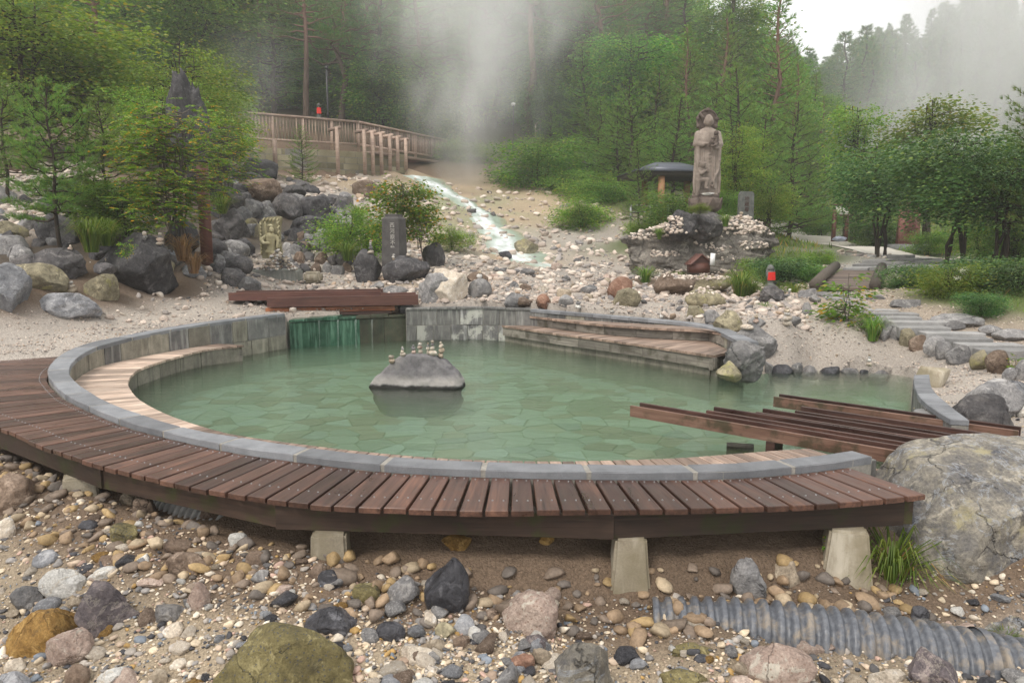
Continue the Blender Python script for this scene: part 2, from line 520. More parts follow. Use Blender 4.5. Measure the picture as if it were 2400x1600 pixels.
ST = {
 'coping': stone_mat('coping_andesite', (.155, .162, .175), (.235, .243, .258), 6, 0.75, grain=160),
 'block': stone_mat('wall_block_stone', (.085, .085, .085), (.185, .18, .17), 5, 0.6, streak=(.30, .30, .28)),
 'blockw': stone_mat('wall_block_limed', (.08, .08, .082), (.17, .165, .16), 5, 0.6, streak=(.42, .42, .41), efl=(.40, .40, .36)),
 'blocky': stone_mat('wall_block_warm', (.13, .12, .095), (.26, .245, .20), 5, 0.65, streak=(.33, .31, .25)),
 'algae': stone_mat('algae_wall', (.012, .05, .028), (.035, .10, .062), 6, 0.25, streak=(.10, .20, .14)),
 'algaed': stone_mat('mossy_wall', (.03, .033, .022), (.085, .082, .055), 6, 0.35, streak=(.05, .075, .045)),
 'mortar': stone_mat('mortar', (.20, .19, .17), (.30, .285, .255), 20, 0.9),
 'conc': stone_mat('weathered_concrete', (.24, .205, .15), (.42, .38, .30), 7, 0.85, streak=(.50, .46, .38), grain=90, algae=(.20, .17, .11)),
 'concd': stone_mat('stained_concrete', (.14, .13, .105), (.26, .24, .20), 5, 0.8, streak=(.10, .095, .08)),
 'slab': stone_mat('step_slab_stone', (.20, .20, .198), (.31, .305, .30), 5, 0.8),
 'stele': stone_mat('dark_stele_stone', (.045, .042, .042), (.085, .08, .078), 6, 0.7),
 'redgran': stone_mat('red_granite', (.19, .075, .065), (.30, .14, .125), 14, 0.5, grain=40),
 'greygran': stone_mat('grey_granite', (.16, .165, .165), (.25, .255, .255), 6, 0.7),
 'kannon': stone_mat('weathered_statue_stone', (.15, .12, .10), (.29, .245, .21), 3, 0.8, grain=45),
 'kannond': stone_mat('dark_statue_stone', (.085, .065, .055), (.16, .125, .105), 3, 0.8, grain=45),
 'fudo': stone_mat('yellowed_relief_stone', (.24, .21, .115), (.40, .37, .245), 5, 0.85, grain=50),
 'jizo': stone_mat('jizo_stone', (.075, .08, .075), (.15, .155, .145), 8, 0.8),
 'bank': stone_mat('yellow_bank_stone', (.22, .195, .125), (.42, .385, .28), 2, 0.85, algae=(.16, .145, .08)),
 'base': stone_mat('plinth_stone', (.18, .19, .175), (.30, .30, .275), 4, 0.8, streak=(.13, .14, .14)),
}
def plain(name, c, rough=0.6, spec=0.4, metal=0.0, var=0.25, sc=12):
    m, n, b, o = newmat(name)
    v = co(n)
    a = noise(n, v, sc, 5, 0.6)
    col = mixc(n, 1.0, c, ramp(n, a, [(0.25, 1 - var), (0.75, 1 + var)]), 'MULTIPLY')
    setc(n, b, col, rough, spec)
    b.inputs['Metallic'].default_value = metal
    bump(n, b, a, 0.15, 0.004)
    return m
MT = {
 'screw': plain('screw_steel', (.42, .42, .43), 0.3, 0.5, 0.9, 0.1),

 'pipew': plain('pale_pipe_plastic', (.33, .33, .32), 0.5, 0.5, 0, 0.5, 14),
 'cloth': plain('red_bib_cloth', (.62, .035, .03), 0.75, 0.2, 0, 0.2, 30),
 'roof': plain('dark_metal_roof', (.085, .095, .12), 0.4, 0.5, 0.3),
 'darkmetal': plain('dark_lamp_metal', (.03, .032, .036), 0.5),
 'white': plain('white_paint', (.78, .78, .78), 0.5, 0.4, 0, 0.06),
 'steel': plain('rail_steel', (.38, .39, .39), 0.4, 0.5, 0.6),
 'panel': plain('sign_panel', (.45, .44, .39), 0.5, 0.4, 0, 0.12, 3),
 'gold': plain('carved_letter_paint', (.42, .41, .38), 0.8, 0.2),
 'letter': plain('dark_letter', (.07, .035, .03), 0.8, 0.2),
 'tarp': plain('blue_grey_sheet', (.20, .22, .27), 0.5, 0.4, 0, 0.7, 30),
 'yellowm': plain('yellow_marking', (.45, .36, .16), 0.8, 0.2),
}
m, n, b, o = newmat('muddy_pipe_plastic')
v_ = co(n)
a_ = noise(n, v_, 9, 8, .7, .5)
c_ = ramp(n, noise(n, v_, 40, 5, .6), [(.3, (.07, .078, .095)), (.7, (.16, .17, .19))])
c_ = mixc(n, ramp(n, a_, [(.5, 0.0), (.66, .85)]), c_, (.30, .25, .19))
ge = n.nodes.new('ShaderNodeNewGeometry')
setc(n, b, c_, ramp(n, a_, [(.45, .35), (.65, .8)]), .5)
bump(n, b, a_, .2, .005)
MT['pipe'] = m
def bark_mat(name, c1, c2, c3=None):
    m, n, b, o = newmat(name)
    v = co(n, 'Object', (1, 1, 0.25))
    a = noise(n, v, 9, 6, 0.7, 0.5)
    col = ramp(n, a, [(0.35, c1), (0.65, c2)])
    if c3 is not None:
        z = sepz(n, co(n, 'Object'))
        col = mixc(n, ramp(n, math_(n, 'MULTIPLY', z, 0.1), [(0.35, 0.0), (0.65, 1.0)]), col, c3)
    setc(n, b, col, 0.9, 0.15)
    bump(n, b, a, 0.8, 0.03)
    return m
BK = {'pine': bark_mat('pine_bark', (.05, .037, .03), (.13, .095, .075), (.18, .11, .082)),
      'dark': bark_mat('dark_bark', (.022, .018, .014), (.07, .055, .043)),
      'grey': bark_mat('grey_bark', (.07, .06, .05), (.16, .14, .12))}
def leaf_mat(name, c1, c2, c3=None, trans=0.42, rough=0.5, hue=0.5):
    m, n, b, o = newmat(name)
    ge = n.nodes.new('ShaderNodeNewGeometry')
    r = ge.outputs['Random Per Island']
    st = [(0.0, c1), (0.8, c2)] + ([(0.97, c3)] if c3 is not None else [])
    col = ramp(n, r, st)
    big = noise(n, co(n, 'Object'), 0.9, 3, 0.5)
    col = mixc(n, 1.0, col, ramp(n, big, [(0.3, 0.72), (0.7, 1.25)]), 'MULTIPLY')
    hs = n.nodes.new('ShaderNodeHueSaturation')
    q = orand(n)
    n.links.new(math_(n, 'ADD', math_(n, 'MULTIPLY', q, 0.035), hue - 0.0175), hs.inputs['Hue'])
    n.links.new(math_(n, 'ADD', math_(n, 'MULTIPLY', q, 0.4), 0.8), hs.inputs['Value'])
    n.links.new(col, hs.inputs['Color'])
    setc(n, b, hs.outputs[0], rough, 0.25)
    t = n.nodes.new('ShaderNodeBsdfTranslucent')
    br = mixc(n, 1.0, hs.outputs[0], (1.35, 1.35, 0.8), 'MULTIPLY')
    n.links.new(br, t.inputs[0])
    ms = n.nodes.new('ShaderNodeMixShader')
    ms.inputs[0].default_value = trans
    n.links.new(b.outputs[0], ms.inputs[1])
    n.links.new(t.outputs[0], ms.inputs[2])
    n.links.new(ms.outputs[0], o.inputs[0])
    return m
LF = {
 'pine': leaf_mat('pine_needles', (0.048, 0.125, 0.042), (0.129, 0.259, 0.081), (0.257, 0.210, 0.073)),
 'young': leaf_mat('young_pine_needles', (0.072, 0.167, 0.040), (0.199, 0.341, 0.086), (0.271, 0.238, 0.079)),
 'broad': leaf_mat('broad_leaves', (0.058, 0.154, 0.029), (0.165, 0.327, 0.060), (0.314, 0.363, 0.072)),
 'light': leaf_mat('light_green_leaves', (0.094, 0.189, 0.025), (0.237, 0.363, 0.063), (0.374, 0.350, 0.068)),
 'rowan': leaf_mat('rowan_leaflets', (0.065, 0.165, 0.022), (0.189, 0.343, 0.048), (0.609, 0.343, 0.036), 0.4),
 'dgreen': leaf_mat('glossy_dark_leaves', (0.038, 0.110, 0.032), (0.104, 0.214, 0.059), (0.209, 0.301, 0.066), 0.3, 0.38),
 'grass': leaf_mat('grass_blades', (0.065, 0.139, 0.022), (0.203, 0.304, 0.054), (0.435, 0.290, 0.096), 0.4),
 'dry': leaf_mat('dry_grass_blades', (0.232, 0.145, 0.072), (0.406, 0.264, 0.132), (0.145, 0.172, 0.048), 0.3),
 'flower': leaf_mat('white_petals', (0.800, 0.800, 0.720), (0.800, 0.800, 0.800), None, 0.3),
}
# ------------------------------------------------------------------ pool outline (measured on the photograph, laid on its levels)
def zc(Y):                             # the rim stands a little higher at the far side
    t = np.clip((Y - 6.0) / 5.5, 0, 1)
    return 0.36 + 0.21 * t * t * (3 - 2 * t)
def Gc(px, py):
    z = 0.4
    for _ in range(6):
        p = G(px, py, z)
        z = zc(p[1])
    return p
CI = catmull([Gc(*p) for p in ((2028, 1051.4), (1926, 1065.5), (1831, 1075.7), (1720, 1084.5), (1595, 1088.5), (1460, 1088.4), (1317, 1086), (1176, 1083), (1031, 1077), (896, 1067.5), (720, 1048), (600, 1030), (439, 1003), (309, 963), (255, 942.7), (198, 910), (168, 885), (162, 866), (176, 842), (219, 815), (288, 795), (365, 778), (444, 764), (505, 755), (600, 743), (669, 734))], 10)
CO_ = catmull([Gc(*p) for p in ((2048, 1068), (1979, 1079.5), (1872, 1092), (1748, 1102), (1618, 1106), (1478, 1106), (1325, 1104.5), (1174, 1101.5), (1021, 1095.5), (868, 1085.5), (735, 1070), (600, 1053), (492, 1034), (332, 997), (250, 969), (166, 931), (138, 911), (113, 880), (113, 862), (128, 842), (163, 819), (230, 796))], 10)
# centre of the curve
_A = np.c_[2 * CI[:, :2], np.ones(len(CI))]
_s = np.linalg.lstsq(_A, (CI[:, :2] ** 2).sum(1), rcond=None)[0]
PC = _s[:2]
def pol(c):
    d = c[:, :2] - PC
    return np.unwrap(np.arctan2(d[:, 1], d[:, 0])), np.hypot(d[:, 0], d[:, 1])
def polf(c):
    a, r = pol(c)
    if a[0] > a[-1]: a, r = a[::-1], r[::-1]
    k = np.argsort(a)
    return a[k], r[k]
aI, rI = polf(CI)
# far outer edge: constant width beyond the left side
farO = []
for p in CI[CI[:, 1] > 9.3]:
    d = p[:2] - PC
    farO.append(np.r_[p[:2] + d / np.linalg.norm(d) * 0.20, p[2]])
CO_ = np.r_[CO_, resample(np.array(farO), 40)]
aO, rO = polf(CO_)
DZ = 0.315
DK = [G(x, y, DZ) for x, y in ((2172, 1157.3), (2091.5, 1167.5), (1999.7, 1175.2), (1849, 1184), (1677, 1190.5), (1501, 1192), (1378.6, 1193.5), (1254.8, 1195.5), (1135.7, 1196), (1008, 1194), (886, 1190), (763, 1183), (651, 1171), (592, 1163.7), (490, 1147), (395, 1128), (306, 1107.6), (230, 1087), (163, 1066.7), (102, 1045), (41, 1018.3), (0, 1001.7))]
e = DK[-1]
DK += [np.array((e[0] - .75, e[1] + .55, DZ)), np.array((e[0] - 1.35, e[1] + 1.3, DZ))]
pe = G(0, 838, DZ + .03)
DK += [np.array((pe[0] - .35, pe[1] - .75, DZ)), np.array((pe[0], pe[1], DZ)), np.array((CO_[np.argmin(np.abs(CO_[:, 1] - 9.0) + (CO_[:, 0] > -2) * 50), 0] - .02, 9.0, DZ))]
DK = catmull(DK, 8)
aD, rD = polf(DK)
def at_ang(a, A, Rr):
    r = np.interp(a, A, Rr)
    return np.array((PC[0] + r * math.cos(a), PC[1] + r * math.sin(a)))
# normalise the angle ranges so that front = -pi/2 and all three agree
def shift(A):
    k = round((A.mean() + math.pi * 0.75) / (2 * math.pi))
    return A - 2 * math.pi * k
aI, aO, aD = shift(aI), shift(aO), shift(aD)
# far walls and right-hand side
FW = [G(669, 734, .57), G(951, 722, .57), G(1120, 719.5, .57), G(1245, 724, .57)]
RC = catmull([G(1245, 724, .57), G(1350, 733, .56), G(1502.6, 746, .53), G(1604.7, 756, .50), G(1668, 767.5, .48), G(1712, 788, .46), G(1735, 800, .46)], 8)
LB = catmull([G(1176, 762, .28), G(1298.6, 780, .28), G(1400.6, 793, .28), G(1502.7, 807, .28), G(1604.7, 822.4, .28), G(1673.6, 832.6, .28)], 8)
UB = catmull([G(1241, 740, .45), G(1375, 756, .45), G(1502.6, 766, .45), G(1600, 771, .45), G(1668.5, 773, .45)], 8)
SR_I = catmull([G(2142, 878, .3), G(2143, 905, .3), G(2160, 935, .3), G(2195, 962, .3), G(2228, 982, .3)], 6)
SR_O = catmull([G(2178, 877, .3), G(2184, 908, .3), G(2210, 936, .3), G(2245, 964, .3), G(2272, 984, .3)], 6)
BEACH = [G(1742, 884, 0), G(1800, 874, 0), G(1900, 868, 0), G(2000, 870, 0), G(2080, 876, 0), G(2140, 885, 0)]
POOL = np.array([p[:2] for p in CI] + [p[:2] for p in FW[:3]] + [p[:2] for p in RC] + [p[:2] for p in BEACH] + [p[:2] for p in SR_I] + [(3.6, 4.6), (2.6, 4.4)])
POOLX = np.array([p[:2] for p in CO_] + [FW[0][:2] + (0, .35), FW[1][:2] + (0, .35), FW[2][:2] + (0, .3)] + [p[:2] + (.12, .22) for p in RC] + [p[:2] for p in BEACH] + [p[:2] for p in SR_I] + [(3.6, 4.6), (2.6, 4.4)])
DECKP = np.array([p[:2] for p in DK] + [p[:2] for p in CO_[::-1]])
# ------------------------------------------------------------------ terrain from control points (x, y, z) with the colour of the ground there
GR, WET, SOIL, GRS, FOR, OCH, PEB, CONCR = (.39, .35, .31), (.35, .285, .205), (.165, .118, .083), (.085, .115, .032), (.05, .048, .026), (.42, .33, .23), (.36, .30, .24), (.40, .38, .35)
DRK = (.085, .068, .052)
CP = []
def cp(px, py, Y=None, c=GR, z=None):
    p = P(px, py, Y) if Y is not None else G(px, py, z)
    CP.append((p[0], p[1], p[2], c))
for i in range(0, len(DK), 4):
    p = DK[i]
    n = normals2(DK)[i]
    d = p[:2] - PC
    n = d / np.linalg.norm(d)
    z0 = float(np.interp(p[0], [-6, -4, -1.2, -.6, .4, 3], [.12, .03, -.02, -.08, -.2, -.2]))
    if p[1] > 7.0: continue
    for s, z, c in ((.10, z0, SOIL), (.75, min(z0 - .08, -.22), WET)):
        CP.append((p[0] + n[0] * s, p[1] + n[1] * s, z, c))
for x in (-6, -4, -2, 0, 2, 4, 6):
    CP.append((x, 2.2, -.34, WET)); CP.append((x, .4, -.5, WET)); CP.append((x * 2, -8, -.6, WET))
for x, y, z in ((-5.5, 4, -.25), (-7, 5.5, -.1), (-7.5, 8, .35), (-10, 9, .8), (-14, 4, 0), (5, 4.2, -.05), (7, 4.5, .1), (9, 3, 0), (14, 5, .6)):
    CP.append((x, y, z, WET if y < 5 else GR))
cp(2300, 1395, z=-.2, c=SOIL); cp(2400, 1330, z=-.1, c=SOIL); cp(2500, 1200, z=.05, c=SOIL); cp(2400, 1480, z=-.2, c=GR)
CP.append((3.9, 5.0, .12, GR)); CP.append((4.6, 5.6, .15, GR))
for a in ((50, 835, .36), (0, 800, .42), (200, 775, .5), (300, 745, .54), (450, 725, .6), (150, 758, .55), (560, 702, .68), (640, 700, .66), (1000, 695, .68), (1150, 702, .66), (1400, 720, .62), (1550, 725, .58), (1700, 765, .48), (1850, 800, .32), (2000, 858, .04), (1800, 862, .04), (1900, 850, .05), (2150, 855, .10), (2300, 880, .18), (2240, 930, .14), (2400, 960, .16), (2000, 790, .35), (1900, 735, .58), (1800, 705, .68), (1700, 720, .64), (1960, 845, .06), (2080, 850, .08)):
    cp(a[0], a[1], z=a[2])
for a in ((250, 700, 11.6, SOIL), (400, 680, 13, SOIL), (60, 690, 10.6, SOIL), (700, 655, 16, GR), (820, 655, 16, GR), (1560, 690, 14.2, GR), (1650, 672, 16, SOIL), (1500, 655, 17, SOIL),
          (1950, 703, 12.5, PEB), (2100, 752, 10.9, PEB), (2250, 800, 9.8, PEB), (2400, 846, 8.9, PEB), (2180, 748, 11, PEB), (2330, 785, 10.1, PEB), (1960, 682, 13.8, PEB), (1990, 664, 15, PEB), (2060, 625, 18, CONCR), (2130, 618, 19, CONCR), (2200, 612, 21, CONCR), (2350, 620, 20, GRS), (1900, 570, 29, GRS), (1850, 552, 33, CONCR), (1800, 540, 36, GRS), (2000, 565, 30, GRS), (2125, 590, 26, GRS), (2250, 585, 27, GRS), (2400, 570, 30, GRS), (2400, 640, 14, GRS), (2400, 700, 11, GRS), (2250, 690, 11.8, GRS), (2150, 665, 14, GRS), (1850, 640, 17, GRS), (1880, 600, 20, GRS), (1760, 690, 14.4, SOIL), (1830, 680, 15, GRS), (2010, 702, 12.4, PEB),
          (1600, 655, 19, SOIL), (1450, 645, 19.5, GR), (1500, 560, 24, GRS), (1750, 560, 25, GRS), (1600, 520, 25.5, GRS), (1420, 560, 25, GR), (1500, 470, 30, GRS),
          (1225, 612, 20, OCH), (1330, 640, 18, GR), (1430, 655, 17.5, GR), (1250, 660, 16, GR), (1150, 560, 24, GR), (1100, 610, 19, GR), (1010, 425, 36, OCH), (1100, 480, 30, OCH), (1200, 500, 29, OCH), (1250, 470, 32, OCH), (1330, 510, 29, OCH), (1380, 545, 26, GR), (1150, 430, 37, OCH), (930, 440, 33, OCH), (860, 430, 30, OCH), (800, 470, 25, GR), (1000, 560, 22, OCH), (930, 600, 18.5, GR), (1060, 520, 26, OCH), (860, 560, 20.5, GR), (1040, 650, 15.5, OCH), (1120, 660, 15.5, GR),
          (560, 400, 30.4, SOIL), (650, 404, 31.2, SOIL), (700, 410, 31.6, SOIL), (780, 415, 33, GR), (839, 412, 34.6, GR), (900, 410, 36, OCH), (955, 408, 37.4, OCH), (560, 430, 22.5, DRK), (480, 560, 17, DRK), (600, 560, 18.5, DRK), (660, 470, 22, DRK), (740, 600, 18, GR), (720, 510, 21.6, DRK), (250, 640, 12.5, SOIL), (330, 570, 14, DRK), (100, 600, 13, DRK), (0, 520, 15, GR), (0, 420, 18, GR), (200, 450, 18, SOIL), (120, 440, 18, GR), (350, 420, 20, SOIL), (-150, 500, 16, SOIL), (-250, 640, 12, SOIL), (-200, 400, 20, SOIL),
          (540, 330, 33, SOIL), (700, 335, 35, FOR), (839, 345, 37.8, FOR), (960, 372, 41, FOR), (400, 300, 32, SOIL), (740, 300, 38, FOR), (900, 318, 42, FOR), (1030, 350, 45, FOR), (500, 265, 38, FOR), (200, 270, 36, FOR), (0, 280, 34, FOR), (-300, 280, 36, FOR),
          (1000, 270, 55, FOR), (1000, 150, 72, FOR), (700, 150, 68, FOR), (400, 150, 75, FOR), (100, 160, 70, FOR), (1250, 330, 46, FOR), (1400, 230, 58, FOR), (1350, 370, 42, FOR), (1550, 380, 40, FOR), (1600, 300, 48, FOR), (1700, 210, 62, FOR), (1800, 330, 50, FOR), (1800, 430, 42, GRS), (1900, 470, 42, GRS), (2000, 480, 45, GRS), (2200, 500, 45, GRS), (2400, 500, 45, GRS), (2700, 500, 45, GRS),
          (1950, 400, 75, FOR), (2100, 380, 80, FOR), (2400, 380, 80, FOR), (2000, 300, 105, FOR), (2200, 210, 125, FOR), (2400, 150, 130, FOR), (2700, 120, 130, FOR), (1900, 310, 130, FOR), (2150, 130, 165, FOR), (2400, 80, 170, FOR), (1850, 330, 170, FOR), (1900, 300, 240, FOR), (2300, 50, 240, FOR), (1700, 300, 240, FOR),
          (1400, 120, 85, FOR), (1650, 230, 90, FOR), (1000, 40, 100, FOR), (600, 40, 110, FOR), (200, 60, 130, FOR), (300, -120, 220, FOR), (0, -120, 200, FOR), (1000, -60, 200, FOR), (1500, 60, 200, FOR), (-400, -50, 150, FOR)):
    cp(*a)
for (a, b_, Ya, Yb) in ((540, 700, 31.2, 33), (700, 839, 33, 35.6), (839, 955, 35.6, 38.5)):
    for t in np.linspace(0, 1, 6):
        p = P(a + (b_ - a) * t, 345, Ya + (Yb - Ya) * t)
        CP.append((p[0], p[1] - .5, 4.45 + .012 * (p[0] + 12), SOIL))
        CP.append((p[0], p[1] + .9, 5.75, SOIL))
CPA = np.array([c[:3] for c in CP])
CPC = np.array([c[3] for c in CP])
def _k(x, y): return np.sqrt((x[:, None] - CPA[None, :, 0]) ** 2 + (y[:, None] - CPA[None, :, 1]) ** 2 + 0.02)
_K = _k(CPA[:, 0], CPA[:, 1]) + np.eye(len(CPA)) * 0.10
_M = np.block([[_K, np.ones((len(CPA), 1))], [np.ones((1, len(CPA))), np.zeros((1, 1))]])
_W = np.linalg.solve(_M, np.r_[CPA[:, 2], 0])
def ground(x, y, rough=True, pool=True):
    x, y = np.asarray(x, float).ravel(), np.asarray(y, float).ravel()
    z = np.empty(len(x))
    for i in range(0, len(x), 20000):
        k = _k(x[i:i + 20000], y[i:i + 20000])
        z[i:i + 20000] = k @ _W[:-1] + _W[-1]
    r = np.hypot(x, y)
    if rough:
        q = np.c_[x, y, 0 * x]
        z += np.clip(r / 40, 0.25, 4) * (0.09 + .10 * np.clip((r - 13) / 6, 0, 1) * np.clip((40 - r) / 8, 0, 1)) * fbm(q * 0.7, 4, 5) + 0.022 * np.clip(r / 6, .6, 2) * fbm(q * 4.1, 3, 9)
    if rough:
        k_ = (r < 7.5)
        z[k_] += .022 * fbm(np.c_[x[k_], y[k_], 0 * x[k_]] * 9.0, 3, 14)
    if pool:
        near = (r < 16)
        xi, yi = x[near], y[near]
        dk = inpoly(xi, yi, DECKP)
        dd = polydist(xi, yi, DK)
        zz = z[near]
        b = np.clip(dd / 0.16, 0, 1)
        bz = -0.03 + 0.10 * np.clip((dd - .25) / .3, 0, 1) + 0.03 * fbm(np.c_[xi, yi, 0 * xi] * 6, 3, 2)
        zz = np.where(dk & (yi < 7.6), zz * (1 - b) + bz * b, np.where(dk, np.minimum(zz, .26), zz))
        zz = np.where(inpoly(xi, yi, POOLX), -0.75, zz)
        z[near] = zz
    return z
def gz(x, y): return float(ground([x], [y])[0])
def gcol(x, y):
    x, y = np.asarray(x, float), np.asarray(y, float)
    o = np.zeros((len(x), 3))
    for i in range(0, len(x), 20000):
        k = _k(x[i:i + 20000], y[i:i + 20000])
        wgt = 1 / (k / (np.hypot(x[i:i + 20000], y[i:i + 20000])[:, None] * .05 + .1)) ** 4
        o[i:i + 20000] = (wgt @ CPC) / wgt.sum(1)[:, None]
    return o
def terrain():
    na, nr = 440, 340
    az = np.radians(np.linspace(-100, 100, na))
    rr = 0.8 * (265 / 0.8) ** np.linspace(0, 1, nr)
    A, Q = np.meshgrid(az, rr)
    x, y = (Q * np.sin(A)).ravel(), (Q * np.cos(A)).ravel()
    z = ground(x, y)
    i = np.arange(nr - 1)[:, None] * na + np.arange(na - 1)[None]
    f = np.stack((i, i + 1, i + na + 1, i + na), -1).reshape(-1, 4)[:, ::-1]
    me = mesh('ground', np.c_[x, y, z], f, None, True)
    c = gcol(x, y)
    q = np.c_[x, y, 0 * x]
    c = c * (1 + .28 * fbm(q * .9, 4, 21))[:, None]
    # sulphur-green and rust stains fanning out below the spring
    s = P(1080, 500, 29)
    k = np.exp(-(((x - s[0]) / 2.6) ** 2 + ((y - s[1]) / 6) ** 2)) * np.clip(.5 + 1.4 * fbm(q * .9, 3, 31), 0, 1)
    c = c * (1 - k[:, None]) + k[:, None] * np.array((.26, .28, .17))
    at = me.color_attributes.new('tint', 'FLOAT_COLOR', 'POINT')
    at.data.foreach_set('color', np.c_[np.clip(c, 0, 1), np.ones(len(c))].astype(np.float32).ravel())
    m, n, b, o = newmat('ground_soil_and_gravel')
    a = n.nodes.new('ShaderNodeVertexColor')
    a.layer_name = 'tint'
    v = co(n, 'Object')
    d1 = voro(n, v, 95, out='Color')
    d2 = voro(n, v, 95)
    sp = n.nodes.new('ShaderNodeSeparateColor')
    n.links.new(d1, sp.inputs[0])
    var = ramp(n, sp.outputs[0], [(0.0, .55), (.35, .85), (.75, 1.1), (1.0, 1.4)])
    col = mixc(n, .5, a.outputs[0], var, 'MULTIPLY')
    fn = noise(n, v, 90, 4, .7)
    col = mixc(n, .6, col, ramp(n, fn, [(.3, .6), (.7, 1.35)]), 'MULTIPLY')
    setc(n, b, col, .88, .25)
    p = bump(n, None, noise(n, v, 7, 6, .65), .7, .05)
    p = bump(n, None, noise(n, v, 26, 5, .7), .8, .02, p)
    p = bump(n, None, math_(n, 'SUBTRACT', 1.0, d2), .6, .008, p)
    bump(n, b, fn, .5, .006, p)
    me.materials.append(m)
    o = link('ground', me)
    tag(o, 'pale gravel and soil ground rising into the wooded hillside', None, None, 'structure')
    return o
GROUND = terrain()
# back sheet so that the ground also goes on behind the camera
obj_b = obj('ground', [(-262, 0.4, -1.2), (262, 0.4, -1.2), (262, -60, -1.5), (-262, -60, -1.5)], [(0, 3, 2, 1)], GROUND.data.materials[0])
tag(obj_b, 'gravel ground behind the viewer', None, None, 'structure')
# ------------------------------------------------------------------ pool: floor, walls, coping, deck, benches, water
def clip_half(poly, p, n):
    o = []
    for i in range(len(poly)):
        a, b = poly[i], poly[(i + 1) % len(poly)]
        da, db = (a - p) @ n, (b - p) @ n
        if da <= 0: o.append(a)
        if (da < 0) != (db < 0) and abs(da - db) > 1e-12: o.append(a + (b - a) * da / (da - db))
    return o
FZ = -0.34
pf = obj('pool_floor', [(x, y, FZ - .014) for x, y in ((-7, 3.2), (7, 3.2), (7, 14.5), (-7, 14.5))], [(0, 1, 2, 3)], None)
m, n, b, o = newmat('floor_joint_mortar')
setc(n, b, ramp(n, noise(n, co(n), 6, 5), [(.3, (.26, .29, .20)), (.7, (.33, .365, .26))]), .8)
pf.data.materials.append(m)
tag(pf, 'crazy-paved floor of the pool seen through green water', None, None, 'structure')
def flagmat(name, a, c):
    m, n, b, o = newmat(name)
    v = co(n, 'Object')
    r = orand(n)
    col = ramp(n, noise(n, v, 5, 5, .6), [(.3, a), (.7, c)])
    hs = n.nodes.new('ShaderNodeHueSaturation')
    n.links.new(math_(n, 'ADD', math_(n, 'MULTIPLY', r, .5), .75), hs.inputs['Value'])
    n.links.new(col, hs.inputs['Color'])
    setc(n, b, hs.outputs[0], .6)
    bump(n, b, noise(n, v, 14, 4), .3, .01)
    return m
FLM = [flagmat('flag_green', (.28, .335, .28), (.35, .40, .345)), flagmat('flag_blue', (.28, .34, .315), (.35, .405, .38)), flagmat('flag_olive', (.26, .265, .195), (.33, .33, .25)), flagmat('flag_brown', (.235, .205, .15), (.30, .26, .195))]
g = np.random.default_rng(3)
pts = []
st = .255
for iy in range(int(3.4 / st), int(13.4 / st) + 1):
    for ix in range(int(-6.2 / st), int(6 / st) + 1):
        pts.append(((ix + g.uniform(-.45, .45)) * st * 1.15, (iy + g.uniform(-.42, .42)) * st))
pts = np.array(pts)
ins = inpoly(pts[:, 0], pts[:, 1], POOL)
cells = []
for i in np.where(ins)[0]:
    p = pts[i]
    d = np.linalg.norm(pts - p, axis=1)
    poly = [p + np.array(q) for q in ((-.7, -.7), (.7, -.7), (.7, .7), (-.7, .7))]
    for j in np.argsort(d)[1:16]:
        nn = (pts[j] - p) / d[j]
        poly = clip_half(poly, p + nn * (d[j] / 2 - g.uniform(.004, .014)), nn)
        if len(poly) < 3: break
    if len(poly) >= 3: cells.append((p, np.array(poly)))
cells.sort(key=lambda c: np.hypot(*c[0]))
rest = [Geo() for _ in FLM]
for k, (p, q) in enumerate(cells):
    q = q - p
    h = FZ + g.uniform(-.006, .006)
    mm = len(q)
    v = np.r_[np.c_[q, np.full(mm, -.05)], np.c_[q, np.full(mm, -.006)], np.c_[q * .965, np.zeros(mm)]]
    f = [tuple(range(2 * mm, 3 * mm))]
    for a in (0, mm):
        f += [(a + i, a + (i + 1) % mm, a + mm + (i + 1) % mm, a + mm + i) for i in range(mm)]
    mi_ = g.choice(4, p=(.40, .22, .22, .16))
    mt = FLM[mi_]
    if k < 300: obj('flagstone', v, f, mt, pf, False, (p[0], p[1], h))
    else:
        for t in f:
            rest[mi_].add(v[list(t)] + (p[0], p[1], h), [list(range(len(t)))])
for mi_, rs in enumerate(rest):
    if rs.n:
        v, f = rs.out()
        tag(obj('flagstone', v, f if isinstance(f, list) else f.tolist(), FLM[mi_], pf), kind='stuff')
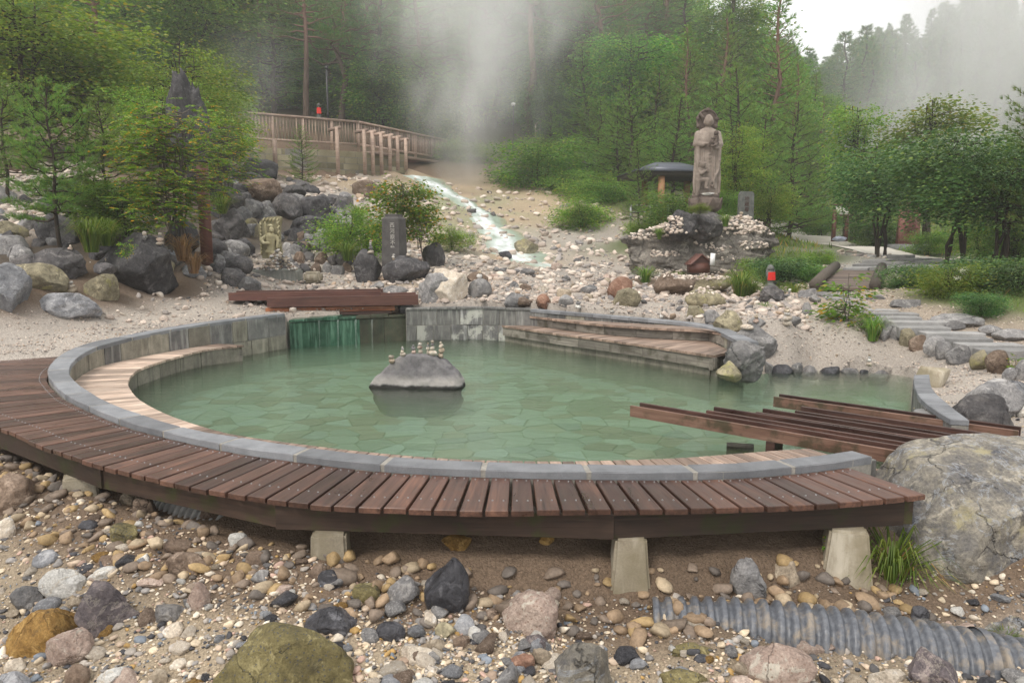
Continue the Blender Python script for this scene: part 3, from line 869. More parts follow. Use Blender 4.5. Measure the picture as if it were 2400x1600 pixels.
# --- water body
def water_mat(name, tint, dens, rough, bs, wave=(1, 1, 1), sc=3.0, scat=.0):
    m, n, b, o = newmat(name)
    n.nodes.remove(b)
    v = co(n, 'Object', wave)
    h = math_(n, 'ADD', noise(n, v, sc, 3, .5, .5), math_(n, 'MULTIPLY', noise(n, v, sc * 4, 2, .5), .3))
    nb = bump(n, None, h, bs, .03)
    gl = n.nodes.new('ShaderNodeBsdfGlossy')
    gl.inputs['Roughness'].default_value = rough
    n.links.new(nb, gl.inputs['Normal'])
    tr = n.nodes.new('ShaderNodeBsdfTransparent')
    tr.inputs[0].default_value = (.93, .98, .95, 1)
    fr = n.nodes.new('ShaderNodeFresnel')
    fr.inputs['IOR'].default_value = 1.33
    n.links.new(nb, fr.inputs['Normal'])
    mx = n.nodes.new('ShaderNodeMixShader')
    n.links.new(fr.outputs[0], mx.inputs[0])
    n.links.new(tr.outputs[0], mx.inputs[1])
    n.links.new(gl.outputs[0], mx.inputs[2])
    n.links.new(mx.outputs[0], o.inputs[0])
    va = n.nodes.new('ShaderNodeVolumeAbsorption')
    va.inputs['Color'].default_value = c4(tint)
    va.inputs['Density'].default_value = dens
    vsn = n.nodes.new('ShaderNodeVolumeScatter')
    vsn.inputs['Color'].default_value = (.72, .84, .68, 1)
    vsn.inputs['Density'].default_value = scat
    ad = n.nodes.new('ShaderNodeAddShader')
    n.links.new(va.outputs[0], ad.inputs[0])
    n.links.new(vsn.outputs[0], ad.inputs[1])
    n.links.new(ad.outputs[0] if scat else va.outputs[0], o.inputs['Volume'])
    return m
WM = water_mat('green_spring_water', (.44, .66, .46), 0.55, .06, .24, (1, 2.6, 1), 3.4, .48)
wp = np.array([PC + (p - PC) * 1.004 for p in POOL])
mm = len(wp)
v = np.r_[np.c_[wp, np.zeros(mm)], np.c_[wp, np.full(mm, -.7)]]
f = [tuple(range(mm))[::-1], tuple(range(mm, 2 * mm))] + [(i, (i + 1) % mm, mm + (i + 1) % mm, mm + i) for i in range(mm)]
wo_ = obj('pool_water', v, f, WM)
bm = bmesh.new(); bm.from_mesh(wo_.data)
bmesh.ops.recalc_face_normals(bm, faces=bm.faces)
bmesh.ops.triangulate(bm, faces=[q for q in bm.faces if len(q.verts) > 4])
bm.to_mesh(wo_.data); bm.free()
tag(wo_, 'green hot spring water filling the round pool', None, None, 'structure')
# --- walls
def blocks(parent, line, ztop, zbot, blen, courses, th, side, mats, seed=0, joint=.012, name='wall_block', mort=True, mmat=None):
    g = np.random.default_rng(seed)
    L = np.r_[0, np.cumsum(np.linalg.norm(np.diff(line[:, :2], axis=0), axis=1))]
    nrm = normals2(line) * side
    def at(s):
        p = np.array((np.interp(s, L, line[:, 0]), np.interp(s, L, line[:, 1])))
        q = np.array((np.interp(s, L, nrm[:, 0]), np.interp(s, L, nrm[:, 1])))
        return p, q / (np.linalg.norm(q) + 1e-9)
    zt = lambda s: np.interp(s, L, ztop) if np.ndim(ztop) else ztop
    for c in range(courses):
        s = -g.uniform(0, blen * .6) if c % 2 else 0.0
        while s < L[-1] - .02:
            e = min(s + blen * g.uniform(.75, 1.25), L[-1])
            s0 = max(s, 0)
            if L[-1] - e < blen * .3: e = L[-1]
            if e - s0 > .05:
                (p0, n0), (p1, n1) = at(s0 + joint / 2), at(e - joint / 2)
                pr = g.uniform(-.004, .006)
                q = [p0 - n0 * pr, p1 - n1 * pr, p1 + n1 * th, p0 + n0 * th]
                t0 = [zt(s0), zt(e), zt(e), zt(s0)]
                a = [t - (t - zbot) * (c + 1) / courses + (joint / 2 if c < courses - 1 else 0) for t in t0]
                bq = [t - (t - zbot) * c / courses - (joint / 2 if c else 0) for t in t0]
                piece(name, q, a, bq, mats[g.integers(len(mats))], parent, .006, axis=p1 - p0)
            s = e
    if mort:
        m = max(int(L[-1] / .15), 2)
        gm = Geo()
        S_ = np.linspace(0, L[-1], m)
        vv = []
        for s in S_:
            p, q = at(s)
            for off, z in ((.012, zbot), (.012, zt(s) - .004), (th * .9, zt(s) - .004), (th * .9, zbot)):
                vv.append((*(p + q * off), z))
        ff = []
        for i in range(m - 1):
            for k in range(4):
                ff.append((i * 4 + k, i * 4 + (k + 1) % 4, i * 4 + 4 + (k + 1) % 4, i * 4 + 4 + k))
        ff += [(3, 2, 1, 0), tuple((m - 1) * 4 + k for k in range(4))]
        pl = np.array(parent.location)
        obj('mortar', np.array(vv) - pl, ff, mmat or ST['mortar'], parent)
wall = empty('pool_wall', (PC[0], PC[1], 0), 0, 'curved grey stone block wall with flat coping around the pool', 'wall')
# left and front rim
liA = resample(CI[CI[:, 1] < 20], 260)
zt = liA[:, 2] - .045
vis = liA[(liA[:, 0] < -.5) & (liA[:, 1] > 6.0)]
sgn = 1.0 if np.dot(normals2(vis)[len(vis) // 2], vis[len(vis) // 2, :2] - PC) > 0 else -1.0
near = vis[vis[:, 1] < 9.6]
far_ = vis[vis[:, 1] >= 9.55]
blocks(wall, near, near[:, 2] - .045, -.4, .36, 1, .16, sgn, [ST['block'], ST['blocky'], ST['block']], 5)
blocks(wall, far_, far_[:, 2] - .03, -.1, .34, 2, .16, sgn, [ST['block'], ST['blocky']], 6)
fr_ = liA[~((liA[:, 0] < -.5) & (liA[:, 1] > 5.9))]
blocks(wall, fr_, fr_[:, 2] - .045, -.4, .5, 1, .10, sgn, [ST['block']], 7)
# coping pieces along the left/front arc
a0, a1 = max(aI[0], aO[0]), min(aI[-1], aO[-1])
ang = []
a = a1 - .001
while a > a0 + .02:
    ang.append(a)
    a -= .62 / np.interp(a, aI, rI)
ang.append(a0 + .001)
for i in range(len(ang) - 1):
    x, y = ang[i] - .003, ang[i + 1] + .003
    sub = 3
    for k in range(1):
        p0, p1, q1, q0 = at_ang(x, aI, rI), at_ang(y, aI, rI), at_ang(y, aO, rO), at_ang(x, aO, rO)
        mi = at_ang((x + y) / 2, aI, rI); mo = at_ang((x + y) / 2, aO, rO)
        # five-cornered arcs are split at the middle into one six-point slab
        top = np.array([p0, mi, p1, q1, mo, q0])
        zz = np.array([zc(t[1]) for t in top])
        c = np.r_[top.mean(0), zz.mean()]
        d = p1 - p0
        rz = math.atan2(d[1], d[0])
        ca, sa = math.cos(-rz), math.sin(-rz)
        l = top - c[:2]
        l = np.c_[l[:, 0] * ca - l[:, 1] * sa, l[:, 0] * sa + l[:, 1] * ca]
        s = l * (1 - .008 / np.linalg.norm(l, axis=1)[:, None])
        v = np.r_[np.c_[l, zz - .05 - c[2]], np.c_[l, zz - .007 - c[2]], np.c_[s, zz - c[2]]]
        f = [(12, 13, 16, 17), (13, 14, 15, 16)] + [(t + j, t + (j + 1) % 6, t + 6 + (j + 1) % 6, t + 6 + j) for t in (0, 6) for j in range(6)]
        ar = sum(l[j][0] * l[(j + 1) % 6][1] - l[(j + 1) % 6][0] * l[j][1] for j in range(6))
        if ar < 0: f = [t[::-1] for t in f]
        obj('coping_stone', v, f, ST['coping'], wall, False, c - np.array(wall.location), (0, 0, rz))
gj = Geo()                              # pale mortar bed under the coping joints
m_ = 160
vv = []
for a in np.linspace(a0 + .002, a1 - .002, m_):
    p, q = at_ang(a, aI, rI), at_ang(a, aO, rO)
    p, q = p + (q - p) * .03, q - (q - p) * .03
    z = zc((p[1] + q[1]) / 2) - .005
    vv += [(*p, z), (*q, z), (*q, z - .3), (*p, z - .3)]
ff = [(i * 4 + k, i * 4 + (k + 1) % 4, i * 4 + 4 + (k + 1) % 4, i * 4 + 4 + k) for i in range(m_ - 1) for k in range(4)] + [(3, 2, 1, 0), tuple((m_ - 1) * 4 + k for k in range(4))]
obj('mortar', np.array(vv) - np.array(wall.location), ff, ST['mortar'], wall)
# recess with the green waterfall
fall = empty('overflow_wall', FW[0].tolist()[:2] + [0], 0, 'algae green block wall with a thin overflow between the two rim walls', 'wall')
rl = resample(np.array([FW[0] + (.02, .12, 0), (FW[0] + FW[1]) / 2 + (0, .16, 0), FW[1] + (-.02, .12, 0)]), 40)
sg2 = 1.0 if normals2(rl)[20][1] > 0 else -1.0
half = rl[:24]
blocks(fall, half, .40, -.4, .36, 1, .2, sg2, [ST['algae']], 8, joint=.006, mmat=ST['algae'])
blocks(fall, rl[23:], .40, -.4, .36, 1, .2, sg2, [ST['algaed']], 9, joint=.006, mmat=ST['algaed'])
for k in range(7):                      # rough sill stones
    p, q = rl[int(k * 39 / 7)], rl[int((k + 1) * 39 / 7)]
    piece('sill_stone', [p[:2] - (0, .03), q[:2] - (.006, .03), q[:2] + (-.006, .3), p[:2] + (0, .3)], .41, .45 + .012 * (k % 3), ST['algae'] if k < 4 else ST['algaed'], fall, .01, axis=(1, 0))
fs = Geo()
for k in range(4):
    x = rl[0, 0] + .5 + 1.1 * k / 4 + .05 * math.sin(k * 7)
    y = rl[0, 1] - .035
    wd_ = .006 + .008 * abs(math.sin(k * 2.3))
    fs.add([(x - wd_, y + .03, .458), (x + wd_, y + .03, .458), (x + wd_ * 1.2, y - .014, .43), (x - wd_ * 1.2, y - .014, .43), (x + wd_ * .7, y - .02, .2), (x - wd_ * .7, y - .02, .2), (x + wd_, y - .03, 0), (x - wd_, y - .03, 0)], [(0, 1, 2, 3), (3, 2, 4, 5), (5, 4, 6, 7)])
m, n, b, o = newmat('falling_water')
setc(n, b, (.70, .80, .76), .12, .6)
b.inputs['Alpha'].default_value = .10
FALLM = m
v, f = fs.out()
obj('water_trickle', v - np.array(fall.location), f, m, fall, True)
# far right wall + coping
rw = resample(np.array(FW[1:]), 60)
fw = empty('far_pool_wall', FW[1].tolist()[:2] + [0], 0, 'grey block wall with white mineral runs behind the pool rock', 'wall')
s3 = 1.0 if normals2(rw)[30][1] > 0 else -1.0
blocks(fw, rw, .54, -.02, .34, 2, .2, s3, [ST['blockw'], ST['block'], ST['blockw']], 11)
for k in range(5):
    p, q = rw[int(k * 59 / 5)], rw[int((k + 1) * 59 / 5)]
    piece('coping_stone', [p[:2] - (-.004, .02), q[:2] - (.004, .02), q[:2] + (-.004, .2), p[:2] + (.004, .2)], .54, .572, ST['block'], fw, .005, axis=q[:2] - p[:2])
rcn = normals2(RC)
rcs = 1.0 if rcn[len(RC) // 2] @ np.array((.4, 1)) > 0 else -1.0
blocks(fw, RC, RC[:, 2] - .035, -.1, .42, 2, .12, rcs, [ST['block'], ST['blocky']], 12)
q = resample(RC, 16)
nn = normals2(q) * rcs
for k in range(15):
    a, b_ = q[k], q[k + 1]
    w0, w1 = .10 + .13 * k / 15, .10 + .13 * (k + 1) / 15
    piece('coping_stone', [a[:2] + (b_ - a)[:2] * .015 - nn[k] * .02, b_[:2] - nn[k + 1] * .02, b_[:2] + nn[k + 1] * w1, a[:2] + (b_ - a)[:2] * .015 + nn[k] * w0], [a[2] - .05, b_[2] - .05] * 2, [a[2], b_[2], b_[2], a[2]], ST['coping'], fw, .005, axis=(b_ - a)[:2])
# right-hand short rim
sr = empty('low_pool_rim', SR_I[0].tolist()[:2] + [0], 0, 'short curved grey rim of the pool beside the right boulders', 'wall')
ki, ko = resample(SR_I, 9), resample(SR_O, 9)
for k in range(8):
    piece('coping_stone', [ki[k][:2] + (ki[k + 1] - ki[k])[:2] * .02, ki[k + 1][:2], ko[k + 1][:2], ko[k][:2] + (ko[k + 1] - ko[k])[:2] * .02], .255, .3, ST['coping'], sr, .006, axis=(ki[k + 1] - ki[k])[:2])
s4 = 1.0 if normals2(SR_I)[3][0] > 0 else -1.0
blocks(sr, SR_I, .252, -.4, .5, 1, .14, s4, [ST['block']], 13)
tri = [G(2180, 876, .29), G(2240, 880, .27), G(2190, 915, .02)]
v, f = rockv(77, 3, 12, .05)
c = np.array(tri).mean(0)
obj('end_stone', (v * (.42, .3, .34)) + (c - np.array(sr.location)) + (0, .1, -.02), f, ST['conc'], sr, True)
# --- boardwalk
deck = empty('boardwalk', (0, 3.9, 0), 0, 'dark wet wooden boardwalk curving round the front of the pool', 'boardwalk')
ad0, ad1 = max(aO[0], aD[0]), min(aO[-1], aD[-1])
dl = .137 / np.interp(-math.pi / 2, aD, rD)
a = ad1
np_ = 0
scm = None
while a - dl > ad0 - dl * .5:
    x, y = a - .0016, a - dl + .0016
    rout = 0.006 * math.sin(np_ * 5.3)
    p0, p1, q1, q0 = at_ang(x, aO, rO + .012), at_ang(y, aO, rO + .012), at_ang(y, aD, rD + rout), at_ang(x, aD, rD + rout)
    zt_ = DZ + .0015 * math.sin(np_ * 3.1)
    pc = piece('plank', [p0, p1, q1, q0], zt_ - .032, zt_, WD['deck'], deck, .004)
    if scm is None:
        sv, sf = ctube([(0, 0, 0), (0, 0, .0045)], (.0055, .0045), 8)
        scm = mesh('screw', sv, sf, MT['screw'])
    iv = pc.matrix_basis.inverted()
    for t in (.07, .72):
        for u in (.24, .76):
            c = (p0 * (1 - u) + p1 * u) * (1 - t) + (q0 * (1 - u) + q1 * u) * t
            q_ = iv @ Vector((c[0] - deck.location[0], c[1] - deck.location[1], zt_ - deck.location[2]))
            link('screw', scm, pc, q_)
    a -= dl
    np_ += 1
# edge beams, straight lengths set a little back from the plank ends
dr = resample(DK, 200)
knots = [0.5, 46, 82, 118, 150, 180]
dn = normals2(dr)
dn = dn * np.sign((dn * (dr[:, :2] - PC)).sum(1))[:, None]
L = dr[:, :2] - dn * .05
ends = [G(2128, 1172, DZ)[:2] - (0, -.03)]
ki_ = [int(np.argmin(np.abs(L[:, 0] - x) + (L[:, 1] > 7.5) * 9)) for x in (.52, -1.25, -2.7)]
bp_ = [L[2]] + [L[i] for i in ki_] + [L[int(np.argmin(np.abs(L[:, 0] + 4.4) + (L[:, 1] > 7) * 9))]]
for k in range(len(bp_) - 1):
    p, q = bp_[k], bp_[k + 1]
    d = (q - p) / np.linalg.norm(q - p)
    nr = np.array((d[1], -d[0]))
    if nr @ (p - PC) < 0: nr = -nr
    dz = .006 * (k % 2)
    e0 = p - d * .02 + nr * (.012 if k % 2 else 0)
    e1 = q + d * .05 + nr * (.012 if k % 2 else 0)
    piece('beam', [e0, e1, e1 - nr * .09, e0 - nr * .09], DZ - .19 + dz, DZ - .037 - dz, WD['beam'], deck, .005, axis=d)
piece('beam', [L[1] + (.02, .0), L[1] + (-.07, .0), at_ang(ad1, aO, rO) + (-.09, .02), at_ang(ad1, aO, rO) + (.0, .02)], DZ - .19, DZ - .04, WD['beam'], deck, .005)
# tapered concrete footings
for px, py, tw, bw, h, rz, mk in ((745, 1316, .19, .21, .30, .12, 'conc'), (1482, 1413, .17, .235, .44, -.04, 'conc'), (2035, 1402, .20, .30, .44, -.30, 'conc'), (125, 1112, .2, .24, .25, .5, 'conc')):
    i = int(np.argmin(np.abs(1200 + FPX * dr[:, 0] / (dr[:, 1] + .08) - px) + (dr[:, 1] > 7) * 1e4))
    c = dr[i, :2] - dn[i] * .12
    zt_ = DZ - .19
    zb = zt_ - h
    t, bb = tw / 2, bw / 2
    v = np.array([(-bb, -bb, zb), (bb, -bb, zb), (bb, bb, zb), (-bb, bb, zb), (-t, -t, zt_ + .004), (t, -t, zt_ + .004), (t, t, zt_ + .004), (-t, t, zt_ + .004)])
    bm = bmesh.new()
    vs_ = [bm.verts.new(q) for q in v]
    for q in BOXF: bm.faces.new([vs_[i] for i in q])
    bmesh.ops.bevel(bm, geom=bm.edges[:], offset=.014, segments=2, affect='EDGES')
    bmesh.ops.subdivide_edges(bm, edges=bm.edges[:], cuts=2, use_grid_fill=True)
    vv = np.array([q.co[:] for q in bm.verts])
    ff = [[q.index for q in fc.verts] for fc in bm.faces]
    bm.free()
    vv += .010 * fbm(vv * 11 + px, 3, 4)[:, None] * np.clip((zt_ - vv[:, 2:3]) / h, .2, 1)
    ca, sa = math.cos(rz), math.sin(rz)
    vv = np.c_[vv[:, 0] * ca - vv[:, 1] * sa, vv[:, 0] * sa + vv[:, 1] * ca, vv[:, 2]]
    obj('footing', vv, ff, ST[mk], deck, False, (c[0], c[1] - 3.9, 0))
# --- bench along the left inside
def gb(px, py, z): return G(px, py, z)
BF = catmull([gb(1895, 1050, .19), gb(1800, 1056.5, .19), gb(1598, 1072, .19), gb(1430, 1078, .19), gb(1261, 1080, .19), gb(1050, 1074, .19), gb(820, 1054, .19), gb(600, 1026, .19), gb(510, 1009, .19), gb(398, 973, .19), gb(330, 938, .19), gb(305, 912, .19), gb(301, 897, .19), gb(312, 878, .195), gb(339, 862, .20), gb(418, 837, .21), gb(485, 819.5, .225), gb(574, 807.5, .24)], 8)
aB, rB = polf(BF)
aB = shift(aB)
bench = empty('pool_bench', (PC[0], PC[1], 0), 0, 'pale worn plank bench curving along the inside of the left pool wall', 'bench')
a, k = aB[0] + .002, 0
zB = lambda a: float(np.interp(a, [-math.pi, -math.pi * .5], [0, 0]) * 0 + np.interp(at_ang(a, aB, rB)[1], [7, 10.6], [.19, .24]))
db = .112 / 5.2
while a < aB[-1] - db * .3:
    e = min(a + db, aB[-1])
    p0, p1 = at_ang(a + .0011, aI, rI - .008), at_ang(e - .0011, aI, rI - .008)
    q0, q1 = at_ang(a + .0011, aB, rB), at_ang(e - .0011, aB, rB)
    z_ = zB((a + e) / 2)
    front = at_ang(a, aB, rB)[1] < 6.0
    last = a < aB[0] + 2.5 * db
    piece('plank', [p0, p1, q1, q0], z_ - .03, z_, WD['bench2'] if (last or front) else WD['bench'], bench, .003)
    a = e
    k += 1
sk = np.array([np.r_[at_ang(a, aB, rB - -.05), 0] for a in np.linspace(aB[0] + .004, aB[-1] - .004, 120)])
sk = np.array([np.r_[at_ang(a, aB, rB + .05), zB(a) - .03] for a in np.linspace(aB[0] + .004, aB[-1] - .006, 120)])
s5 = 1.0 if normals2(sk)[60] @ (sk[60, :2] - PC) > 0 else -1.0
blocks(bench, sk, sk[:, 2], -.4, .55, 1, .12, s5, [ST['concd'], ST['blocky']], 15, name='skirt_block')
e0, e1 = at_ang(aB[0] + .004, aB, rB + .03), at_ang(aB[0] + .004, aI, rI - .02)
piece('end_panel', [e0, e1, e1 - (.06, .03), e0 - (.06, .03)], -.3, .206, WD['fascia'], bench, .003)
e0, e1 = at_ang(aB[-1] - .004, aB, rB + .03), at_ang(aB[-1] - .004, aI, rI - .02)
piece('end_panel', [e0, e1, e1 + (-.05, .0), e0 + (-.05, .0)], -.3, .158, WD['fascia'], bench, .003)
# --- two-step bench on the right
stp = empty('stepped_bench', LB[len(LB) // 2].tolist()[:2] + [0], 0, 'two-level plank bench stepping down into the far right of the pool', 'bench')
def slats(front, back, zt_, n_, mat):
    f_, b_ = resample(front, n_ + 1), resample(back, n_ + 1)
    for k in range(n_):
        t = .018
        piece('plank', [f_[k][:2] * (1 - t) + f_[k + 1][:2] * t, f_[k + 1][:2], b_[k + 1][:2], b_[k][:2] * (1 - t) + b_[k + 1][:2] * t], zt_ - .035, zt_ + .001 * math.sin(k * 9), mat, stp, .003, axis=(b_[k] - f_[k])[:2])
ubn = normals2(UB)
ubs = 1.0 if ubn[10] @ np.array((.3, 1)) > 0 else -1.0
back_lo = np.array([np.r_[q[:2] + (0, .06), .28] for q in UB])
back_lo = np.r_[[np.r_[FW[3][:2] + (-.35, .02), .28]], back_lo, [np.r_[RC[-8][:2] - (.03, .05), .28]], [np.r_[RC[-1][:2] - (.0, .04), .28]]]
lb_ext = np.r_[LB, [G(1712, 822, .28)]]
slats(lb_ext, back_lo, .28, 62, WD['bench2'])
rin = np.array([np.r_[q[:2] - np.array((.02, .04)), .45] for q in RC[:-12]])
slats(UB, rin, .45, 52, WD['bench2'])
def fascia(line, z0, z1, inset, n_, mat, name='fascia_board'):
    q = resample(line, n_ + 1)
    nn = normals2(q)
    nn = nn * np.sign((nn @ np.array((.35, 1))))[:, None]
    for k in range(n_):
        a, b_ = q[k][:2] + nn[k] * inset, q[k + 1][:2] + nn[k + 1] * inset
        d = (b_ - a)
        piece(name, [a + d * .003, b_ - d * .003, b_ + nn[k + 1] * .05, a + nn[k] * .05], z0, z1, mat, stp, .003, axis=d)
fascia(UB, .286, .412, .035, 6, WD['fascia'])
fascia(LB, .10, .242, .02, 7, WD['fascia'])
fascia(LB, -.5, .096, .075, 14, ST['concd'], 'footing_block')
pe_ = G(1712, 822, .28)[:2]
piece('end_board', [LB[-1][:2] + (.0, .02), pe_ + (-.02, .0), pe_ + (-.04, .08), LB[-1][:2] + (-.04, .07)], .08, .242, WD['fascia'], stp, .003, axis=pe_ - LB[-1][:2])
piece('end_block', [LB[-1][:2] + (-.02, .10), pe_ + (-.06, .06), pe_ + (-.1, .14), LB[-1][:2] + (-.06, .2)], -.5, .076, ST['concd'], stp, .003, axis=pe_ - LB[-1][:2])
UE = UB[-1][:2]
piece('end_board', [UE + (.0, .03), RC[-12][:2] + (.03, -.06), RC[-12][:2] + (.0, -.01), UE + (-.03, .08)], .286, .412, WD['fascia'], stp, .003)
# --- wooden flumes on the right, standing in the water
BD = np.array((.757, -.653))
BN = np.array((-BD[1], BD[0]))
fl_data = (((1477, 950), (1499, 943.5), 3.6, 'nearest'), ((1655, 961), (1673, 953), 3.2, 'second nearest'), ((1771, 965), (1787.5, 957), 3.0, 'middle'), ((1863, 962), (1877, 952), 2.6, 'second farthest'), ((1813, 929), (1826, 923), 1.95, 'farthest'))
for (a, b_, ln, wd) in fl_data:
    pa, pb = G(a[0], a[1], .25)[:2], G(b_[0], b_[1], .25)[:2]
    off = (pb - pa) @ BN
    fl = empty('wooden_flume', (pa[0], pa[1], 0), 0, 'long dark wooden flume of two boards, %s of the five at right' % wd, 'flume', 'flumes over the right of the pool')
    for k, o_ in enumerate((0.0, off)):
        s = pa + BN * o_ if k == 0 else pb
        e_ = pa + BD * ln + BN * o_
        h = .10
        q = [s, e_, e_ + BN * .026, s + BN * .026]
        piece('side_board', q, .25 - h, .25, WD['flumef'] if (k == 0 and wd in ('nearest', 'farthest')) else WD['flume'], fl, .003, axis=BD)
    s = pa + BN * .03
    e_ = pa + BD * ln + BN * .03
    piece('channel_floor', [s + BD * .01, e_, e_ + BN * max(off - .034, .03), s + BD * .01 + BN * max(off - .034, .03)], .156, .178, WD['flume'], fl, .002, axis=BD)
    for t in (.35, .95):
        c = pa + BD * ln * t
        piece('cross_bearer', [c, c + BN * (off + .03), c + BN * (off + .03) + BD * .07, c + BD * .07], -.34, .148, WD['flume'], fl, .003)
cb = G(1735, 1040, .02)
v = box((0, 0, 0), (.22, .06, .36), math.atan2(BD[1], BD[0]) * .35)
tag(obj('concrete_block', v, BOXF, ST['concd'], None, False, (cb[0], cb[1], -.16)), 'small mossy concrete block standing in water under the nearest flume', 'block')
# round concrete post top beside the short rim
c = G(2185, 972, .22)
v, f = ctube([(0, 0, -.6), (0, 0, .0), (0, 0, .015)], (.12, .12, .112), 28)
tag(obj('concrete_post', v, f, ST['slab'], None, False, (c[0], c[1] + .06, .22)), 'round pale concrete post top behind the flumes at right', 'post')
# --- rust red flume behind the waterfall
def chan(name, a, b_, wdt, label, mats, z0, z1):
    a, b_ = np.asarray(a), np.asarray(b_)
    d = (b_ - a)[:2] / np.linalg.norm((b_ - a)[:2])
    nr = np.array((-d[1], d[0]))
    if nr[1] < 0: nr = -nr
    t = empty(name, (a[0], a[1], 0), 0, label, 'flume')
    for k, o_ in enumerate((0, wdt)):
        p, q = a[:2] + nr * o_, b_[:2] + nr * o_
        piece('side_board', [p, q, q + nr * .05, p + nr * .05], [z0, z0, z0, z0], [a[2] + z1, b_[2] + z1, b_[2] + z1, a[2] + z1], mats[k], t, .004, axis=d)
    p, q = a[:2] + nr * .052, b_[:2] + nr * .052
    piece('channel_floor', [p, q, q + nr * (wdt - .054), p + nr * (wdt - .054)], z0 + .02, z0 + .06, mats[2], t, .003, axis=d)
    return t
a, b_ = G(625, 698, .78), G(980, 690, .80)
chan('wooden_flume', a, b_, .55, 'dark wooden trough running level behind the green waterfall', [WD['red'], WD['red'], WD['flume']], .62, 0)
a, b_ = G(535, 686, .84), G(892, 681, .86)
chan('wooden_flume', a, b_, .5, 'red-brown wooden trough farther back behind the waterfall', [WD['red'], WD['red'], WD['red']], .7, 0)
a, b_ = G(622, 722, .60), G(925, 716, .60)
piece_ = empty('spill_board', (a[0], a[1], 0), 0, 'orange iron-stained spill board above the green waterfall', 'board')
piece('board', [a[:2], b_[:2], b_[:2] + (0, .12), a[:2] + (0, .12)], .515, .60, WD['wetred'], piece_, .004, axis=(b_ - a)[:2])
piece('board', [a[:2] + (.05, -.05), b_[:2] + (-.05, -.05), b_[:2] + (-.05, .2), a[:2] + (.05, .2)], .46, .51, WD['flume'], piece_, .004, axis=(b_ - a)[:2])
# ------------------------------------------------------------------ boulders and stones
_YS = 2.6 * (70 / 2.6) ** np.linspace(0, 1, 900)
def hit(px, py):                        # where the sight line through a photo pixel meets the ground
    r = ray(px, py)
    x, z = r[0] / r[1] * _YS, CAMZ + r[2] / r[1] * _YS
    g_ = ground(x, _YS, False)
    k = np.where((z < g_) & (g_ > -.7))[0]
    return float(_YS[k[0]]) if len(k) else 30.0
_seed = [100]
def boulder(bb, mk, label, Y=None, sub=3, planes=9, rough=.09, depth=.85, sink=.14, group=None, strata=0, name='boulder', cat='boulder', freq=1.5, dy=0.0, at=1.0, mat=None):
    x0, y0, x1, y1 = bb
    _seed[0] += 7
    mx, my = (x0 + x1) / 2, (y0 + y1) / 2
    if Y is None:
        Yh = hit(mx, y0 + (y1 - y0) * at)
        s = (y1 - y0 + x1 - x0) / 2 * SC(Yh)
        Y = Yh + s * depth * .38 * (1 if at > .9 else .3) + dy
    w_, h_ = (x1 - x0) * SC(Y), (y1 - y0) * SC(Y)
    v, f = rockv(_seed[0], min(sub + 1, 6), planes, rough, freq, 1.0, strata)
    d_ = depth * (w_ * .65 + h_ * .35)
    c = P(mx, my, Y)
    v = v * (w_, d_, h_ * (1 + sink))
    o = obj(name, v, f, mat or RK[mk], None, True, (c[0], c[1], c[2] - h_ * sink / 2))
    tag(o, label, cat, group)
    return o, Y
B = boulder
# --- right front: the large lichened boulder
big, _ = B((2030, 1027, 2570, 1385), 'big', 'huge lichen-mottled grey boulder at the right end of the boardwalk', Y=4.35, sub=5, planes=9, rough=.075, depth=.9, sink=.10)
# --- left group
for bb, mk, lb, kw in (
 ((-75, 615, 62, 735), 'blue', 'big pale grey boulder cut by the left picture edge beside the gravel', dict(sub=4)),
 ((78, 683, 233, 752), 'blue', 'long flat-topped blue-grey boulder lying on the gravel at left', dict(sub=4, planes=11)),
 ((10, 615, 150, 694), 'olive', 'tan slab-like boulder wedged behind the long grey boulder', dict(dy=.2, sub=4)),
 ((76, 580, 201, 656), 'char', 'cracked dark boulder with ochre top under the young pine', dict(at=.95, sub=4)),
 ((199, 638, 276, 706), 'olive', 'rounded brown boulder in front of the big black rock', dict(sub=4, planes=5)),
 ((227, 546, 411, 690), 'dark', 'big black boulder with two white stone heaps on top', dict(sub=4, planes=12)),
 ((219, 615, 268, 639), 'char', 'small flat dark stone resting above the rounded brown boulder', dict(Y=11.3)),
 ((20, 594, 99, 643), 'char', 'grey slab behind the tan slab at far left', dict(at=.9)),
 ((-20, 551, 69, 598), 'grey', 'low grey boulder at the left edge below white pebbles', dict(at=.9)),
 ((-20, 518, 61, 566), 'olive', 'mottled grey-green boulder at the left edge, upper row', dict(at=.9)),
 ((33, 508, 94, 546), 'grey', 'smooth grey stone carrying a small white cairn at left', dict(at=.9)),
 ((71, 500, 194, 580), 'dark', 'broad dark boulder behind the trunk of the young pine', dict(at=.85, sub=4)),
 ((0, 362, 92, 414), 'brown', 'brown slab high on the left slope among white stones', dict(at=.8)),
 ((-15, 432, 33, 484), 'grey', 'blue-grey boulder at the left edge, half way up the slope', dict(at=.85)),
 ((388, 507, 462, 594), 'dark', 'upright dark boulder between the black rock and the brown post', dict(at=.9, sub=4)),
 ((79, 462, 138, 504), 'char', 'dark boulder behind the thin pine trunk on the slope', dict(at=.9)),
 ((130, 420, 190, 470), 'grey', 'grey boulder in the shade of the left bushes', dict(at=.9)),
): B(bb, mk, lb, **kw)
